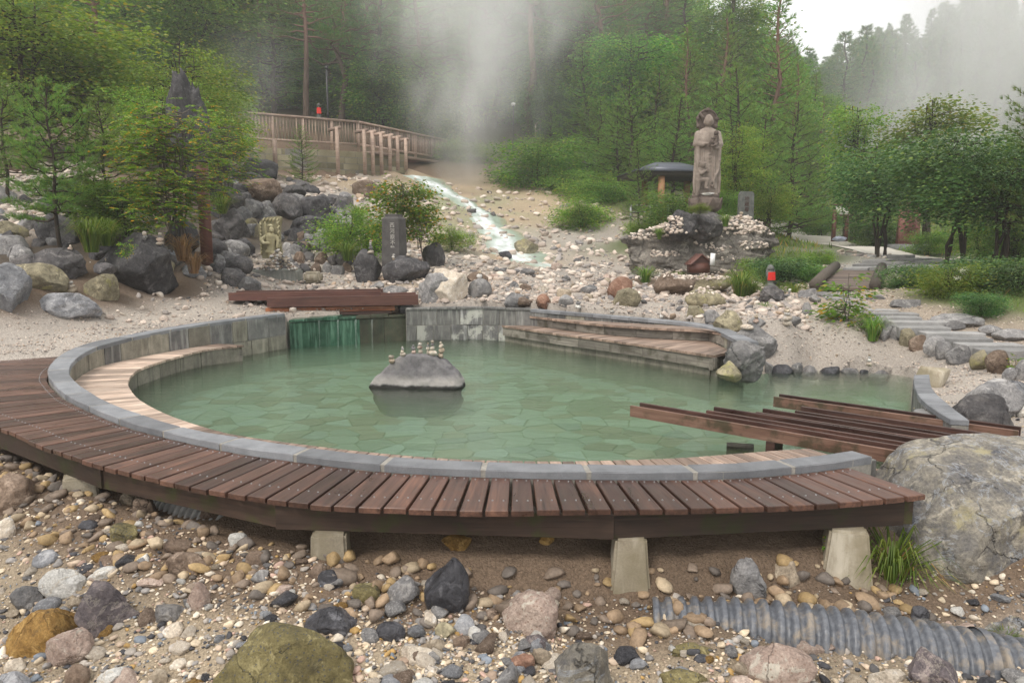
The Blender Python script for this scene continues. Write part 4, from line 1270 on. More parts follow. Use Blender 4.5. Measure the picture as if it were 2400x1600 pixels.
# lava spire behind the left bushes
v, f = rockv(433, 5, 8, .30, 1.9)
t_ = v[:, 2] + .5
v[:, 0] = v[:, 0] * (1 - .62 * t_ ** .7) - .22 * t_ + .10 * vnoise(np.c_[v[:, 2] * 5, 0 * t_, 0 * t_], 5)
v[:, 1] *= 1 - .5 * t_
sp_ = P(462, 290, 19.5)
tag(obj('lava_spire', v * (1.9, 1.7, 3.5), f, RK['dark'], None, True, sp_ - (0, 0, .35)), 'tall dark lava spire rising behind the left bushes', 'rock')
# --- lava rubble wall behind the sword statue
RW = 'rubble boulders behind the sword statue'
for bb, mk, lb in (
 ((498, 381, 570, 428), 'grey', 'pale grey boulder at the top left of the lava rubble'),
 ((564, 371, 650, 422), 'dark', 'topmost dark craggy boulder of the lava rubble'),
 ((546, 417, 663, 468), 'brown', 'long brownish boulder lying across the upper lava rubble'),
 ((635, 452, 708, 514), 'char', 'large smooth dark boulder in the middle of the lava rubble'),
 ((689, 461, 775, 524), 'dark', 'black craggy pitted boulder right of the smooth dark one'),
 ((730, 455, 779, 494), 'dark', 'dark boulder at the upper right of the lava rubble'),
 ((781, 469, 820, 504), 'dark', 'small dark boulder at the right end of the upper rubble'),
 ((658, 433, 717, 468), 'char', 'dark boulder behind the small pine shrub on the rubble'),
 ((681, 505, 815, 558), 'dark', 'wide black overhanging boulder above the fitted wall stones'),
 ((495, 489, 582, 582), 'char', 'tall grey-black boulder left of the sword statue'),
 ((503, 562, 577, 597), 'char', 'low blue-grey boulder left of the sword statue'),
 ((569, 466, 617, 512), 'grey', 'grey angular boulder above the sword statue, left'),
 ((612, 479, 646, 514), 'grey', 'narrow grey stone just above the sword statue'),
 ((538, 492, 570, 541), 'char', 'dark standing stone above the low blue-grey boulder'),
 ((571, 511, 613, 558), 'olive', 'grey stone with yellow lichen beside the sword statue'),
 ((508, 598, 594, 641), 'char', 'rounded dark boulder left of the statue plinth'),
 ((520, 627, 577, 670), 'char', 'dark boulder low at the left of the statue plinth'),
 ((559, 647, 612, 685), 'grey', 'pale broken stone in front of the statue plinth'),
 ((498, 595, 527, 634), 'grey', 'small grey stone beside the brown post'),
 ((834, 583, 895, 666), 'dark', 'upright black stone with a thin white cairn on top'),
 ((895, 598, 1006, 668), 'dark', 'round black boulder with an ochre bird mark below the stele'),
 ((857, 527, 907, 596), 'dark', 'dark boulder directly left of the carved stele'),
 ((990, 566, 1043, 632), 'char', 'dark leaning boulder right of the carved stele'),
 ((977, 638, 1070, 713), 'grey', 'grey wedge-shaped boulder behind the waterfall corner'),
 ((893, 668, 958, 693), 'wetg', 'flat grey stone below the round black boulder'),
 ((874, 659, 901, 678), 'grey', 'small grey stone left of the flat grey stone'),
 ((1000, 628, 1096, 713), 'pale', 'pale ochre crusted mound behind the grey wedge boulder'),
 ((933, 706, 975, 734), 'grey', 'rounded grey stone at the corner of the far pool wall'),
 ((914, 713, 934, 732), 'brown', 'small brown stone at the corner of the far pool wall'),
 ((826, 423, 900, 466), 'brown', 'brown boulder under the bridge footing'),
 ((1096, 652, 1153, 702), 'grey', 'grey boulder topped by a small white cairn behind the pool'),
 ((1181, 685, 1230, 719), 'grey', 'angular grey stone just behind the far pool wall'),
 ((1258, 688, 1288, 722), 'rust', 'reddish brown stone just behind the far pool wall'),
 ((1437, 673, 1503, 720), 'olive', 'tan triangular boulder with a cairn behind the stepped bench'),
 ((1423, 648, 1487, 706), 'rust', 'leaning red-brown slab behind the tan triangular boulder'),
 ((1219, 628, 1254, 647), 'grey', 'low grey stone in the gravel below the spring'),
 ((1290, 615, 1319, 637), 'pink', 'rounded pinkish stone below the spring'),
 ((1093, 636, 1145, 668), 'brown', 'dark brown broken stone behind the white cairn'),
 ((1308, 690, 1345, 718), 'grey', 'blue-grey stone in the rubble behind the stepped bench'),
 ((1360, 668, 1400, 690), 'wetg', 'pale grey stone in the rubble left of the red slab'),
 ((1205, 560, 1262, 604), 'olive', 'mossy green rock beside the foot of the hot cascade'),
 ((1168, 588, 1200, 608), 'wet', 'small dark wet rock at the foot of the hot cascade'),
): B(bb, mk, lb, at=.9, sub=4 if (bb[2] - bb[0]) > 65 else 3)
g = np.random.default_rng(11)
for iy in range(4):
    for ix in range(9):
        x, y = 655 + ix * 24 + (iy % 2) * 12 + g.uniform(-5, 5), 560 + iy * 24 + g.uniform(-4, 4)
        if x > 830: continue
        w_, h_ = g.uniform(24, 36), g.uniform(26, 40)
        B((x - w_ / 2, y - h_ / 2, x + w_ / 2, y + h_ / 2), ('char', 'grey', 'grey', 'brown')[g.integers(4)], 'fitted grey wall stone in the low rubble wall right of the sword statue', at=.8, planes=8, group='fitted wall stones', name='wall_stone', cat='stone', depth=.7)
# more boulders filling the lava rubble and the left bank
def fill(poly, N_, s0, s1, mats, label, group, seed):
    g = np.random.default_rng(seed)
    pl_ = np.array(poly, float)
    k = 0
    while k < N_:
        x, y = g.uniform(pl_[:, 0].min(), pl_[:, 0].max()), g.uniform(pl_[:, 1].min(), pl_[:, 1].max())
        if not inpoly([x], [y], pl_)[0]: continue
        w_ = g.uniform(s0, s1) * (.7 + .6 * (y - pl_[:, 1].min()) / np.ptp(pl_[:, 1]))
        h_ = w_ * g.uniform(.55, .95)
        B((x - w_ / 2, y - h_ / 2, x + w_ / 2, y + h_ / 2), mats[g.integers(len(mats))], label, at=.8, group=group, planes=10, rough=.12)
        k += 1
fill([(495, 400), (560, 375), (640, 400), (830, 480), (830, 560), (690, 590), (600, 520), (560, 660), (495, 640)], 64, 32, 62, ['dark', 'char', 'grey', 'char', 'grey'], 'craggy lava boulder filling the rubble bank above the sword statue', 'boulders filling the lava rubble', 41)
fill([(-20, 470), (160, 460), (300, 560), (470, 600), (470, 660), (300, 640), (200, 600), (-20, 600)], 46, 26, 54, ['dark', 'char', 'grey', 'blue', 'olive'], 'weathered boulder filling the bank on the left slope', 'boulders filling the left bank', 42)
fill([(1010, 640), (1150, 600), (1420, 640), (1500, 700), (1250, 712), (1090, 712)], 34, 12, 30, ['grey', 'pale', 'brown', 'pink', 'wetg', 'tan'], 'broken stone in the gravel between the spring and the pool', 'broken stones below the spring', 43)
# --- rock in the pool: pale mineral tide line (follows the waterline)
m, n, b, o = newmat('pool_rock_lava')
v = co(n)
a_ = noise(n, v, 3.5, 8, .62, .4)
f_ = noise(n, v, 22, 5, .7)
col = ramp(n, a_, [(.3, (.085, .082, .088)), (.52, (.16, .155, .16)), (.72, (.25, .235, .225))])
col = mixc(n, .6, col, ramp(n, f_, [(.3, .6), (.7, 1.4)]), 'MULTIPLY')
ge = n.nodes.new('ShaderNodeNewGeometry')
z_ = math_(n, 'ADD', sepz(n, ge.outputs['Position']), math_(n, 'MULTIPLY', noise(n, v, 9, 4), .07))
col = mixc(n, ramp(n, math_(n, 'ADD', z_, 0.0), [(.06, 0.0), (.085, .55), (.12, .5), (.20, 0.0)]), col, (.42, .40, .37))
col = mixc(n, ramp(n, z_, [(.055, 1.0), (.075, 0.0)]), col, (.02, .02, .018))
setc(n, b, col, .75, .3)
p_ = bump(n, None, a_, .6, .06)
bump(n, b, f_, .5, .01, p_)
pr_, _ = B((860, 826, 1096, 922), 'dark', 'dark lava rock standing in the pool with stone cairns on top', Y=8.62, sub=5, planes=4, rough=.085, depth=.62, sink=1.0, mat=m, name='pool_rock', cat='rock')
for q_ in pr_.data.vertices:            # the foot narrows a little below the waterline
    zl = q_.co.z + pr_.location.z
    if zl < -.01:
        k_ = 1 + zl * .55 + .05 * math.sin(4 * math.atan2(q_.co.y, q_.co.x) + zl * 20)
        q_.co.x *= k_; q_.co.y *= k_
# --- statue rock, ledges and boulders on the right
B((1449, 506, 1828, 652), 'strata', 'broad dark layered rock that carries the tall statue', Y=19.7, sub=6, planes=5, rough=.15, depth=.46, sink=.12, strata=.035, freq=2.0, name='statue_rock', cat='rock')
B((1556, 492, 1640, 556), 'dark', 'black crag directly under the statue base, left', Y=18.9, sub=4, rough=.16, name='crag', cat='rock')
B((1610, 490, 1694, 560), 'char', 'grey crag directly under the statue base, right', Y=19.0, sub=4, rough=.16, name='crag', cat='rock')
for bb, mk, lb, kw in (
 ((1530, 640, 1632, 690), 'brown', 'brown ledge block under the layered rock, left', dict()),
 ((1580, 644, 1716, 684), 'olive', 'olive ledge block under the little wooden shrine', dict()),
 ((1602, 676, 1698, 718), 'olive', 'flat tan boulder in front of the ledge blocks', dict()),
 ((1606, 715, 1652, 746), 'olive', 'round olive stone behind the stepped bench', dict()),
 ((1651, 725, 1693, 760), 'grey', 'grey stone beside the round olive stone', dict()),
 ((1673, 726, 1739, 782), 'olive', 'big lichen-yellow boulder above the end of the stepped bench', dict(sub=4)),
 ((1715, 760, 1820, 844), 'grey', 'big smooth grey boulder at the end of the stepped bench', dict(sub=4, planes=6)),
 ((1697, 796, 1798, 888), 'grey', 'pitted dark lava boulder at the water beside the stepped bench', dict(sub=4, rough=.15, Y=8.95)),
 ((1679, 844, 1740, 890), 'olive', 'pale wet crusted rock at the corner of the stepped bench', dict(Y=8.75)),
 ((1779, 668, 1840, 710), 'char', 'dark rubble block under the little bibbed statue', dict(sub=4, rough=.16)),
 ((1753, 742, 1800, 768), 'wetg', 'flat grey stone in the cairn field', dict()),
 ((1880, 708, 1902, 740), 'grey', 'grey stone at the right edge of the cairn field', dict()),
 ((1840, 740, 1880, 762), 'grey', 'low grey stone behind the gravel beach', dict()),
 ((2257, 888, 2396, 980), 'grey', 'long smooth grey boulder behind the pitted one at right', dict(sub=4, planes=7)),
 ((2228, 920, 2368, 1008), 'char', 'pitted grey boulder right of the short pool rim', dict(sub=4, rough=.12, planes=7)),
 ((2349, 892, 2420, 931), 'blue', 'blue-grey boulder at the right edge below the steps', dict(sub=4)),
 ((2378, 940, 2420, 978), 'white', 'round white stone at the right picture edge', dict()),
): B(bb, mk, lb, **kw)
for k, (x0, x1, y0, y1) in enumerate(((1792, 1812, 846, 868), (1806, 1862, 853, 876), (1852, 1882, 848, 872), (1876, 1922, 856, 876), (1918, 1976, 858, 880), (1970, 2012, 861, 881), (1990, 2016, 862, 884), (2012, 2034, 865, 882), (2030, 2085, 866, 886), (2080, 2132, 862, 885), (2122, 2144, 870, 886))):
    B((x0, y0, x1, y1 + 3), ('wetg', 'wet', 'wetg')[k % 3], 'wet grey edging stone between the pool and the gravel beach', Y=9.55, group='edging stones of the gravel beach', name='edging_stone', cat='stone', sink=.5)
for k, bb in enumerate(((2060, 750, 2092, 802), (2084, 765, 2116, 802), (2109, 768, 2150, 815), (2131, 782, 2178, 826), (2162, 785, 2215, 839), (2193, 797, 2231, 846), (2216, 806, 2272, 856), (2274, 819, 2327, 870), (2310, 819, 2368, 880), (2349, 860, 2385, 897), (2373, 839, 2420, 897))):
    B(bb, ('grey', 'grey', 'olive', 'brown', 'grey')[k % 5], 'upright grey kerb stone beside the slab steps, number %s from the near end' % ('eleven ten nine eight seven six five four three two one'.split()[k]), group='kerb stones of the slab steps', name='kerb_stone', cat='stone', sub=3, planes=7, depth=.7)
for k, bb in enumerate(((1870, 675, 1915, 700), (2030, 690, 2082, 706), (2080, 700, 2160, 726), (2180, 735, 2300, 770), (2290, 760, 2360, 790), (2330, 770, 2410, 800), (2200, 750, 2260, 776), (1895, 690, 1925, 712))):
    B(bb, 'grey', 'low grey stone bordering the far side of the slab steps', group='low stones beyond the slab steps', name='border_stone', cat='stone', planes=10)
# --- foreground stones
for bb, mk, lb in (
 ((169, 1359, 330, 1490), 'purple', 'split purple-grey rock with a pale vein in the left foreground'),
 ((14, 1419, 222, 1530), 'ochre', 'rust-orange rock in the lower left foreground'),
 ((104, 1470, 220, 1565), 'pink', 'pinkish beige rock resting against the rust-orange rock'),
 ((95, 1330, 205, 1403), 'white', 'white and tan smooth rock behind the split purple rock'),
 ((22, 1371, 101, 1435), 'wetg', 'dark grey rounded rock at the lower left'),
 ((78, 1288, 143, 1334), 'blue', 'bluish grey stone in the left gravel'),
 ((218, 1300, 283, 1332), 'brown', 'brown smooth stone behind the white long stone'),
 ((205, 1325, 296, 1359), 'white', 'long white stone lying flat in the left gravel'),
 ((169, 1320, 228, 1350), 'wet', 'flat dark grey stone beside the long white stone'),
 ((394, 1288, 496, 1344), 'brown', 'brown hollow stone with green algae foot near the pale pipe'),
 ((381, 1257, 451, 1297), 'brown', 'grey-brown ribbed stone below the pale pipe'),
 ((316, 1295, 357, 1329), 'white', 'bright white stone in the left gravel'),
 ((432, 1357, 496, 1437), 'pink', 'upright pink-white stone left of the mossy slab'),
 ((359, 1412, 435, 1463), 'wetg', 'flat dark grey stone beside the upright pink-white stone'),
 ((318, 1349, 391, 1380), 'pink', 'long pinkish stone right of the split purple rock'),
 ((377, 1455, 434, 1498), 'pale', 'cream stone with a dark patch in the left gravel'),
 ((-25, 1210, 41, 1269), 'pale', 'pale block at the left picture edge'),
 ((345, 1562, 398, 1612), 'tan', 'tan stone at the bottom edge left of the mossy slab'),
 ((212, 1555, 298, 1620), 'white', 'whitish stone at the bottom left edge'),
 ((153, 1550, 211, 1618), 'brown', 'brown stone at the bottom left edge'),
 ((-12, 1573, 88, 1630), 'blue', 'pale blue-grey stone in the bottom left corner'),
 ((11, 1541, 65, 1578), 'pale', 'cream stone above the bottom left corner'),
 ((399, 1541, 446, 1570), 'pale', 'small cream stone above the bottom edge'),
 ((-45, 1105, 86, 1206), 'brown', 'brownish boulder at the left edge below the boardwalk'),
 ((281, 1150, 330, 1186), 'tan', 'tan stone under the left boardwalk beam'),
 ((305, 1165, 367, 1206), 'brown', 'brown stone under the left boardwalk beam'),
 ((259, 1225, 330, 1288), 'mossy', 'mossy brown stone left of the pale pipe'),
 ((536, 1247, 581, 1280), 'white', 'pale grey stone right of the pale pipe'),
 ((186, 1216, 232, 1245), 'wet', 'dark stone in the left gravel below the boardwalk'),
 ((467, 1180, 526, 1214), 'brown', 'brown stone under the beam above the pale pipe'),
 ((710, 1420, 853, 1493), 'wet', 'flat-topped black wet rock in the centre foreground'),
 ((490, 1450, 842, 1680), 'mossy', 'large mossy slab with a pale patch at the bottom edge'),
 ((742, 1333, 802, 1384), 'wet', 'dark stone under the left concrete footing'),
 ((724, 1318, 768, 1361), 'brown', 'grey-brown knobbly stone under the left concrete footing'),
 ((896, 1345, 986, 1419), 'wetg', 'dark triangular stone left of the egg-shaped boulder'),
 ((824, 1370, 894, 1410), 'mossy', 'mossy stone between the black rock and the triangular stone'),
 ((877, 1455, 954, 1504), 'wet', 'dark slab in the wet gravel behind the pale cluster'),
 ((935, 1508, 1021, 1559), 'pale', 'pale beige cluster stone near the bottom centre'),
 ((576, 1289, 621, 1328), 'brown', 'dark brown stone left of the left footing'),
 ((589, 1333, 631, 1368), 'grey', 'grey stone in the gravel left of the left footing'),
 ((638, 1370, 685, 1396), 'pink', 'flat pinkish stone in the gravel below the left footing'),
 ((990, 1303, 1104, 1445), 'wet', 'egg-shaped olive-black boulder below the boardwalk'),
 ((1171, 1386, 1312, 1494), 'pink', 'craggy pinkish white rock below the boardwalk'),
 ((1293, 1485, 1446, 1660), 'big', 'large pale grey rock at the bottom edge right of centre'),
 ((1059, 1439, 1119, 1492), 'blue', 'blue-grey stone below the egg-shaped boulder'),
 ((1016, 1455, 1071, 1497), 'olive', 'olive stone below the egg-shaped boulder'),
 ((997, 1489, 1055, 1534), 'tan', 'tan angular stone below the olive stone'),
 ((990, 1521, 1039, 1557), 'wetg', 'grey stone beside the pale beige cluster'),
 ((1190, 1533, 1256, 1573), 'rust', 'purple-red stone left of the tan round stone'),
 ((1245, 1514, 1294, 1561), 'tan', 'tan round stone beside the large pale grey rock'),
 ((1162, 1559, 1224, 1620), 'grey', 'grey stone at the bottom edge below the purple-red stone'),
 ((990, 1554, 1033, 1589), 'pale', 'cream stone at the bottom centre edge'),
 ((1229, 1485, 1287, 1527), 'purple', 'grey-brown stone under the craggy pinkish rock'),
 ((1059, 1487, 1103, 1522), 'brown', 'brown stone right of the tan angular stone'),
 ((1132, 1425, 1170, 1458), 'brown', 'round brown stone left of the craggy pinkish rock'),
 ((990, 1432, 1025, 1474), 'pale', 'cream stone left of the olive stone'),
 ((1032, 1252, 1108, 1290), 'ochre', 'yellow stone set in the bank under the boardwalk'),
 ((1261, 1250, 1301, 1276), 'ochre', 'small yellow stone in the bank under the boardwalk'),
 ((1709, 1306, 1797, 1414), 'grey', 'grey rock set in the bank left of the right footing'),
 ((1807, 1315, 1875, 1380), 'tan', 'yellowish rock set in the bank left of the right footing'),
 ((1722, 1498, 1909, 1605), 'pink', 'long pinkish brown rock in front of the black pipe'),
 ((1566, 1503, 1682, 1538), 'mossy', 'flat mossy stone in front of the pipe end'),
 ((1624, 1533, 1666, 1561), 'wet', 'black stone below the flat mossy stone'),
 ((1713, 1547, 1758, 1589), 'tan', 'yellow angular stone at the bottom right of centre'),
 ((1543, 1567, 1666, 1625), 'mossy', 'mossy stone at the bottom edge below the black stone'),
 ((1709, 1583, 1783, 1630), 'pink', 'tan stone at the bottom edge below the yellow angular stone'),
 ((1688, 1496, 1737, 1520), 'white', 'white bone-like stone in front of the pipe'),
 ((1473, 1540, 1517, 1570), 'blue', 'grey stone right of the large pale grey rock'),
 ((2124, 1508, 2245, 1615), 'purple', 'purple and white craggy rock in front of the pipe at right'),
 ((2032, 1558, 2130, 1620), 'pale', 'cream rock at the bottom edge left of the purple rock'),
 ((2197, 1452, 2236, 1488), 'pink', 'pink angular stone behind the pipe'),
 ((2227, 1452, 2293, 1494), 'pink', 'pale pink stone behind the pipe coupling'),
 ((2130, 1418, 2179, 1461), 'wet', 'black pointed stone between the grass tuft and the pipe'),
 ((2298, 1445, 2420, 1499), 'big', 'lichened grey slab at the right edge behind the pipe'),
 ((2335, 1500, 2420, 1526), 'blue', 'pale grey slab stone at the right edge behind the pipe'),
): B(bb, mk, lb, sub=4 if (bb[2] - bb[0]) > 70 else 3, planes=11 if mk in ('pink', 'tan', 'purple') else 7, depth=.8, sink=.22, name='stone' if bb[2] - bb[0] < 90 else 'boulder', cat='stone' if bb[2] - bb[0] < 90 else 'boulder', rough=.10)
# --- corrugated pipes
def pipe(name, pts, rad, pitch, mat, label, ring=None, depth=.014):
    c = catmull(np.array(pts), 40)
    L_ = np.r_[0, np.cumsum(np.linalg.norm(np.diff(c, axis=0), axis=1))]
    m_ = int(L_[-1] / pitch * 10)
    s = np.linspace(0, L_[-1], m_)
    q = np.stack([np.interp(s, L_, c[:, k]) for k in range(3)], 1)
    ph = (s / pitch) % 1
    r = np.interp(s, np.linspace(0, L_[-1], len(rad)), rad)
    pr = np.clip(1.6 * np.sin(ph * 2 * math.pi) + .2, -1, 1)
    t = empty(name, q[0], 0, label, 'pipe')
    v, f = tube(q - q[0], r + depth * pr, 32)
    obj('pipe_body', v, f, mat, t, True)
    v, f = tube(q - q[0], r - .03, 16)
    obj('inner_lining', v, f, MT['darkmetal'], t, True)
    if ring:
        i = int(m_ * ring)
        v, f = tube(q[i:i + int(.05 / pitch * 10)] - q[0], r[i] + .022, 32)
        obj('coupling_band', v, f, mat, t, True)
    return t
a_ = [P(1528, 1462, 3.60), P(1700, 1474, 3.55), P(1900, 1503, 3.47), P(2100, 1540, 3.39), P(2280, 1575, 3.33), P(2480, 1618, 3.26)]
pipe('corrugated_pipe', [p + (0, 0, .0) for p in a_], (.125, .15, .175, .19, .195, .20), .068, MT['pipe'], 'black corrugated drain pipe half buried in the right foreground', .80)
a_ = [P(388, 1205, 4.75), P(450, 1230, 4.6), P(540, 1262, 4.45)]
pipe('corrugated_pipe', [p + (0, 0, .07) for p in a_], (.10, .11, .11), .05, MT['pipew'], 'short whitish corrugated pipe end under the left boardwalk')
# --- stacked cairns
CS = ['pale', 'pale', 'white', 'tan', 'grey', 'pink']
bpy.context.view_layer.update()
from mathutils.bvhtree import BVHTree
_tv, _tf, _o = [], [], 0
for o_ in bpy.data.objects:
    if o_.type == 'MESH' and o_.name.split('.')[0] in ('boulder', 'pool_rock', 'statue_rock', 'crag', 'stone', 'kerb_stone'):
        mw = o_.matrix_world
        _tv += [mw @ q_.co for q_ in o_.data.vertices]
        _tf += [[i + _o for i in p_.vertices] for p_ in o_.data.polygons]
        _o += len(o_.data.vertices)
RBVH = BVHTree.FromPolygons(_tv, _tf)
def cairn(px, yb, yt, Y, label, n_=4, wd=1.0, group='little stone cairns', mats=CS):
    p = P(px, yb, Y)
    H_ = (yb - yt) * SC(Y)
    for dy_ in range(-4, 56, 2):            # settle it on the rock or the ground below
        r_ = ray(px, yb + dy_)
        h_ = RBVH.ray_cast(Vector((0, 0, CAMZ)), Vector(r_).normalized())
        gy = hit(px, yb + dy_)
        if h_[0] is not None and abs(h_[0].y - Y) < 1.6 and h_[0].y < gy + .3 and h_[1].z > .1:
            p = np.array(h_[0])
            break
        if abs(gy - Y) < 1.2 and dy_ >= 0:
            p = P(px, yb + dy_, gy)
            break
    t = empty('stone_cairn', p, 0, label, 'cairn', group)
    g = np.random.default_rng(int(px * 13 + yb))
    hs = np.array([1.0 * .8 ** k for k in range(n_)]) * g.uniform(.8, 1.2, n_)
    hs *= H_ / hs.sum()
    z = -hs[0] * .1
    for k in range(n_):
        v, f = rockv(int(g.integers(1e6)), 2, 6, .08)
        w_ = hs[k] * g.uniform(1.25, 1.9) * wd * (1 - .06 * k)
        v = v * (w_, w_ * .8, hs[k] * 1.12)
        obj('stone', v, f, RK[mats[g.integers(len(mats))]], t, True, (g.uniform(-.1, .1) * w_, 0, z + hs[k] / 2), (0, 0, g.uniform(0, 6)))
        z += hs[k]
    return t
for a in ((917, 843, 822, 8.5, 'small leftmost stone cairn on the pool rock', 2), (944, 838, 814, 8.55, 'slim stone cairn second from left on the pool rock', 4), (969, 822, 800, 8.6, 'yellowish stone cairn on the flat slab of the pool rock', 3), (986, 822, 795, 8.6, 'pointed white cairn in the middle of the pool rock', 3, .9), (1014, 835, 797, 8.5, 'bulky pale cairn right of the middle on the pool rock', 4), (1034, 832, 792, 8.6, 'rightmost tall brownish cairn on the pool rock', 4), (1003, 824, 796, 8.7, 'thin cairn behind the bulky one on the pool rock', 4, .8),
          (870, 588, 551, 14.4, 'thin white cairn on the upright black stone', 6), (922, 604, 588, 14.6, 'tiny yellowish cairn at the foot of the carved stele', 3), (984, 614, 578, 14.6, 'grey and white cairn right of the carved stele', 6), (958, 600, 582, 14.9, 'broad two-stone cairn in front of the stele', 2), (1124, 655, 636, 14.3, 'small white cairn on the grey boulder behind the pool', 2),
          (340, 567, 545, 12.0, 'pointed white stone on the black boulder', 2, .8), (376, 578, 548, 12.0, 'layered white cairn at the right of the black boulder', 4, 1.3), (60, 500, 468, 13.4, 'white two-stone cairn on the left slope', 3, .8), (166, 590, 577, 11.6, 'round white stone pile on the cracked dark boulder', 2), (212, 615, 608, 11.5, 'tiny cairn left of the flat dark stone', 2), (248, 615, 608, 11.3, 'tiny orange-topped cairn on the flat dark stone', 3), (168, 685, 655, 10.5, 'tan cairn of flat stones behind the long grey boulder', 3, 1.4),
          (1485, 680, 660, 13.2, 'white cairn on the tan triangular boulder', 4), (1551, 745, 718, 12.2, 'dark and white cairn standing on the gravel', 4, .7), (1280, 690, 680, 12.9, 'flat cairn on the reddish stone', 3, 1.4), (1355, 722, 700, 12.3, 'small grey cairn behind the far rim', 3), (1434, 733, 717, 12.0, 'small orange cairn behind the stepped bench', 2),
          (1546, 640, 618, 17.3, 'left cairn on the ledge under the layered rock', 4), (1569, 640, 615, 17.4, 'ochre-topped cairn on the ledge under the layered rock', 3), (1595, 642, 613, 17.4, 'tall cairn on the ledge left of the shrine', 5), (1632, 722, 685, 14.5, 'tall leaning white cairn in front of the ledges', 6), (1661, 715, 692, 14.3, 'rounded two-stone cairn in front of the ledges', 2, .8), (1704, 720, 678, 14.2, 'tall grey-white cairn right of the ledges', 6), (1678, 728, 712, 13.2, 'small pale cairn behind the lichen-yellow boulder', 3), (1690, 727, 705, 13.5, 'stout pale cairn behind the lichen-yellow boulder', 3),
          (1775, 722, 688, 13.8, 'cairn of white slabs below the bibbed statue', 5, 1.3), (1814, 735, 702, 13.4, 'brownish cairn right of the white slab cairn', 5), (1849, 695, 677, 14.5, 'small cairn at the edge of the grass', 3), (1773, 760, 735, 11.6, 'pale cairn with a dark stone in the cairn field', 4), (1844, 762, 716, 9.9, 'rounded dark cairn with a yellow top on the beach', 5, 1.5), (2036, 857, 828, 9.7, 'grey cairn standing on the gravel beach near the water', 4, .9), (1960, 838, 828, 9.9, 'tiny tan cairn on the gravel beach', 2), (1737, 520, 500, 19.0, 'brown and white cairn at the right top of the layered rock', 3), (1810, 745, 722, 12.2, 'wide grey cairn in the cairn field', 3, 1.6), (1830, 728, 712, 12.9, 'low pale cairn at the right of the cairn field', 2, 1.6), (1750, 775, 762, 9.6, 'pink stone lying on the big smooth grey boulder', 1, 1.4)):
    cairn(*a)
# ------------------------------------------------------------------ helpers for sculpted figures
def fuse(v, f, voxel, smooth=3):
    me = mesh('tmp', v, f)
    o = bpy.data.objects.new('tmp', me)
    COL.objects.link(o)
    m = o.modifiers.new('r', 'REMESH')
    m.mode = 'VOXEL'
    m.voxel_size = voxel
    s = o.modifiers.new('s', 'SMOOTH')
    s.factor, s.iterations = .5, smooth
    dg = bpy.context.evaluated_depsgraph_get()
    ev = o.evaluated_get(dg)
    em = ev.to_mesh()
    vv = np.empty(len(em.vertices) * 3)
    em.vertices.foreach_get('co', vv)
    ff = [tuple(p.vertices) for p in em.polygons]
    ev.to_mesh_clear()
    bpy.data.objects.remove(o)
    bpy.data.meshes.remove(me)
    return vv.reshape(-1, 3), ff
class Clay:
    def __init__(s): s.g = Geo()
    def ball(s, c, r, sub=2):
        U, F = ico(sub)
        s.g.add(U * np.asarray(r, float) + np.asarray(c, float), F)
    def limb(s, pts, rad):
        pts = np.asarray(pts, float)
        for a, b, ra, rb in zip(pts[:-1], pts[1:], rad[:-1], rad[1:]):
            k = max(int(np.linalg.norm(b - a) / (min(ra, rb) * .4)), 2)
            for t in np.linspace(0, 1, k): s.ball(a + (b - a) * t, ra + (rb - ra) * t, 2)
    def loft(s, rings, n=40, fold=None):   # rings: (z, cx, cy, rx, ry)
        v, m = [], len(rings)
        for (z, cx, cy, rx, ry) in rings:
            for k in range(n):
                a = 2 * math.pi * k / n
                q = 1 + (fold(a, z) if fold else 0)
                v.append((cx + rx * q * math.cos(a), cy + ry * q * math.sin(a), z))
        v += [(rings[0][1], rings[0][2], rings[0][0]), (rings[-1][1], rings[-1][2], rings[-1][0])]
        f = []
        for i in range(m - 1):
            for k in range(n):
                k2 = (k + 1) % n
                f += [(i * n + k, i * n + k2, i * n + n + k2), (i * n + k, i * n + n + k2, i * n + n + k)]
        for k in range(n):
            k2 = (k + 1) % n
            f += [(m * n, k2, k), (m * n + 1, (m - 1) * n + k, (m - 1) * n + k2)]
        s.g.add(v, f)
    def disc(s, c, rx, rz, th, n=28):
        s.loft2(c, rx, rz, th, n)
    def loft2(s, c, rx, rz, th, n):
        a = np.linspace(0, 2 * math.pi, n, endpoint=False)
        v = [(c[0] + rx * math.cos(t), c[1] + y, c[2] + rz * math.sin(t)) for y in (-th / 2, th / 2) for t in a] + [(c[0], c[1] - th / 2, c[2]), (c[0], c[1] + th / 2, c[2])]
        f = []
        for k in range(n):
            k2 = (k + 1) % n
            f += [(k, k2, n + k2), (k, n + k2, n + k), (2 * n, k2, k), (2 * n + 1, n + k, n + k2)]
        s.g.add(v, f)
    def box(s, c, sz, rz=0):
        v = box(c, sz, rz)
        f = []
        for q in BOXF: f += [(q[0], q[1], q[2]), (q[0], q[2], q[3])]
        s.g.add(v, f)
    def done(s, name, voxel, mat, parent, smooth=3):
        v, f = s.g.out()
        v, f = fuse(v, f, voxel, smooth)
        return obj(name, v, f, mat, parent, True)
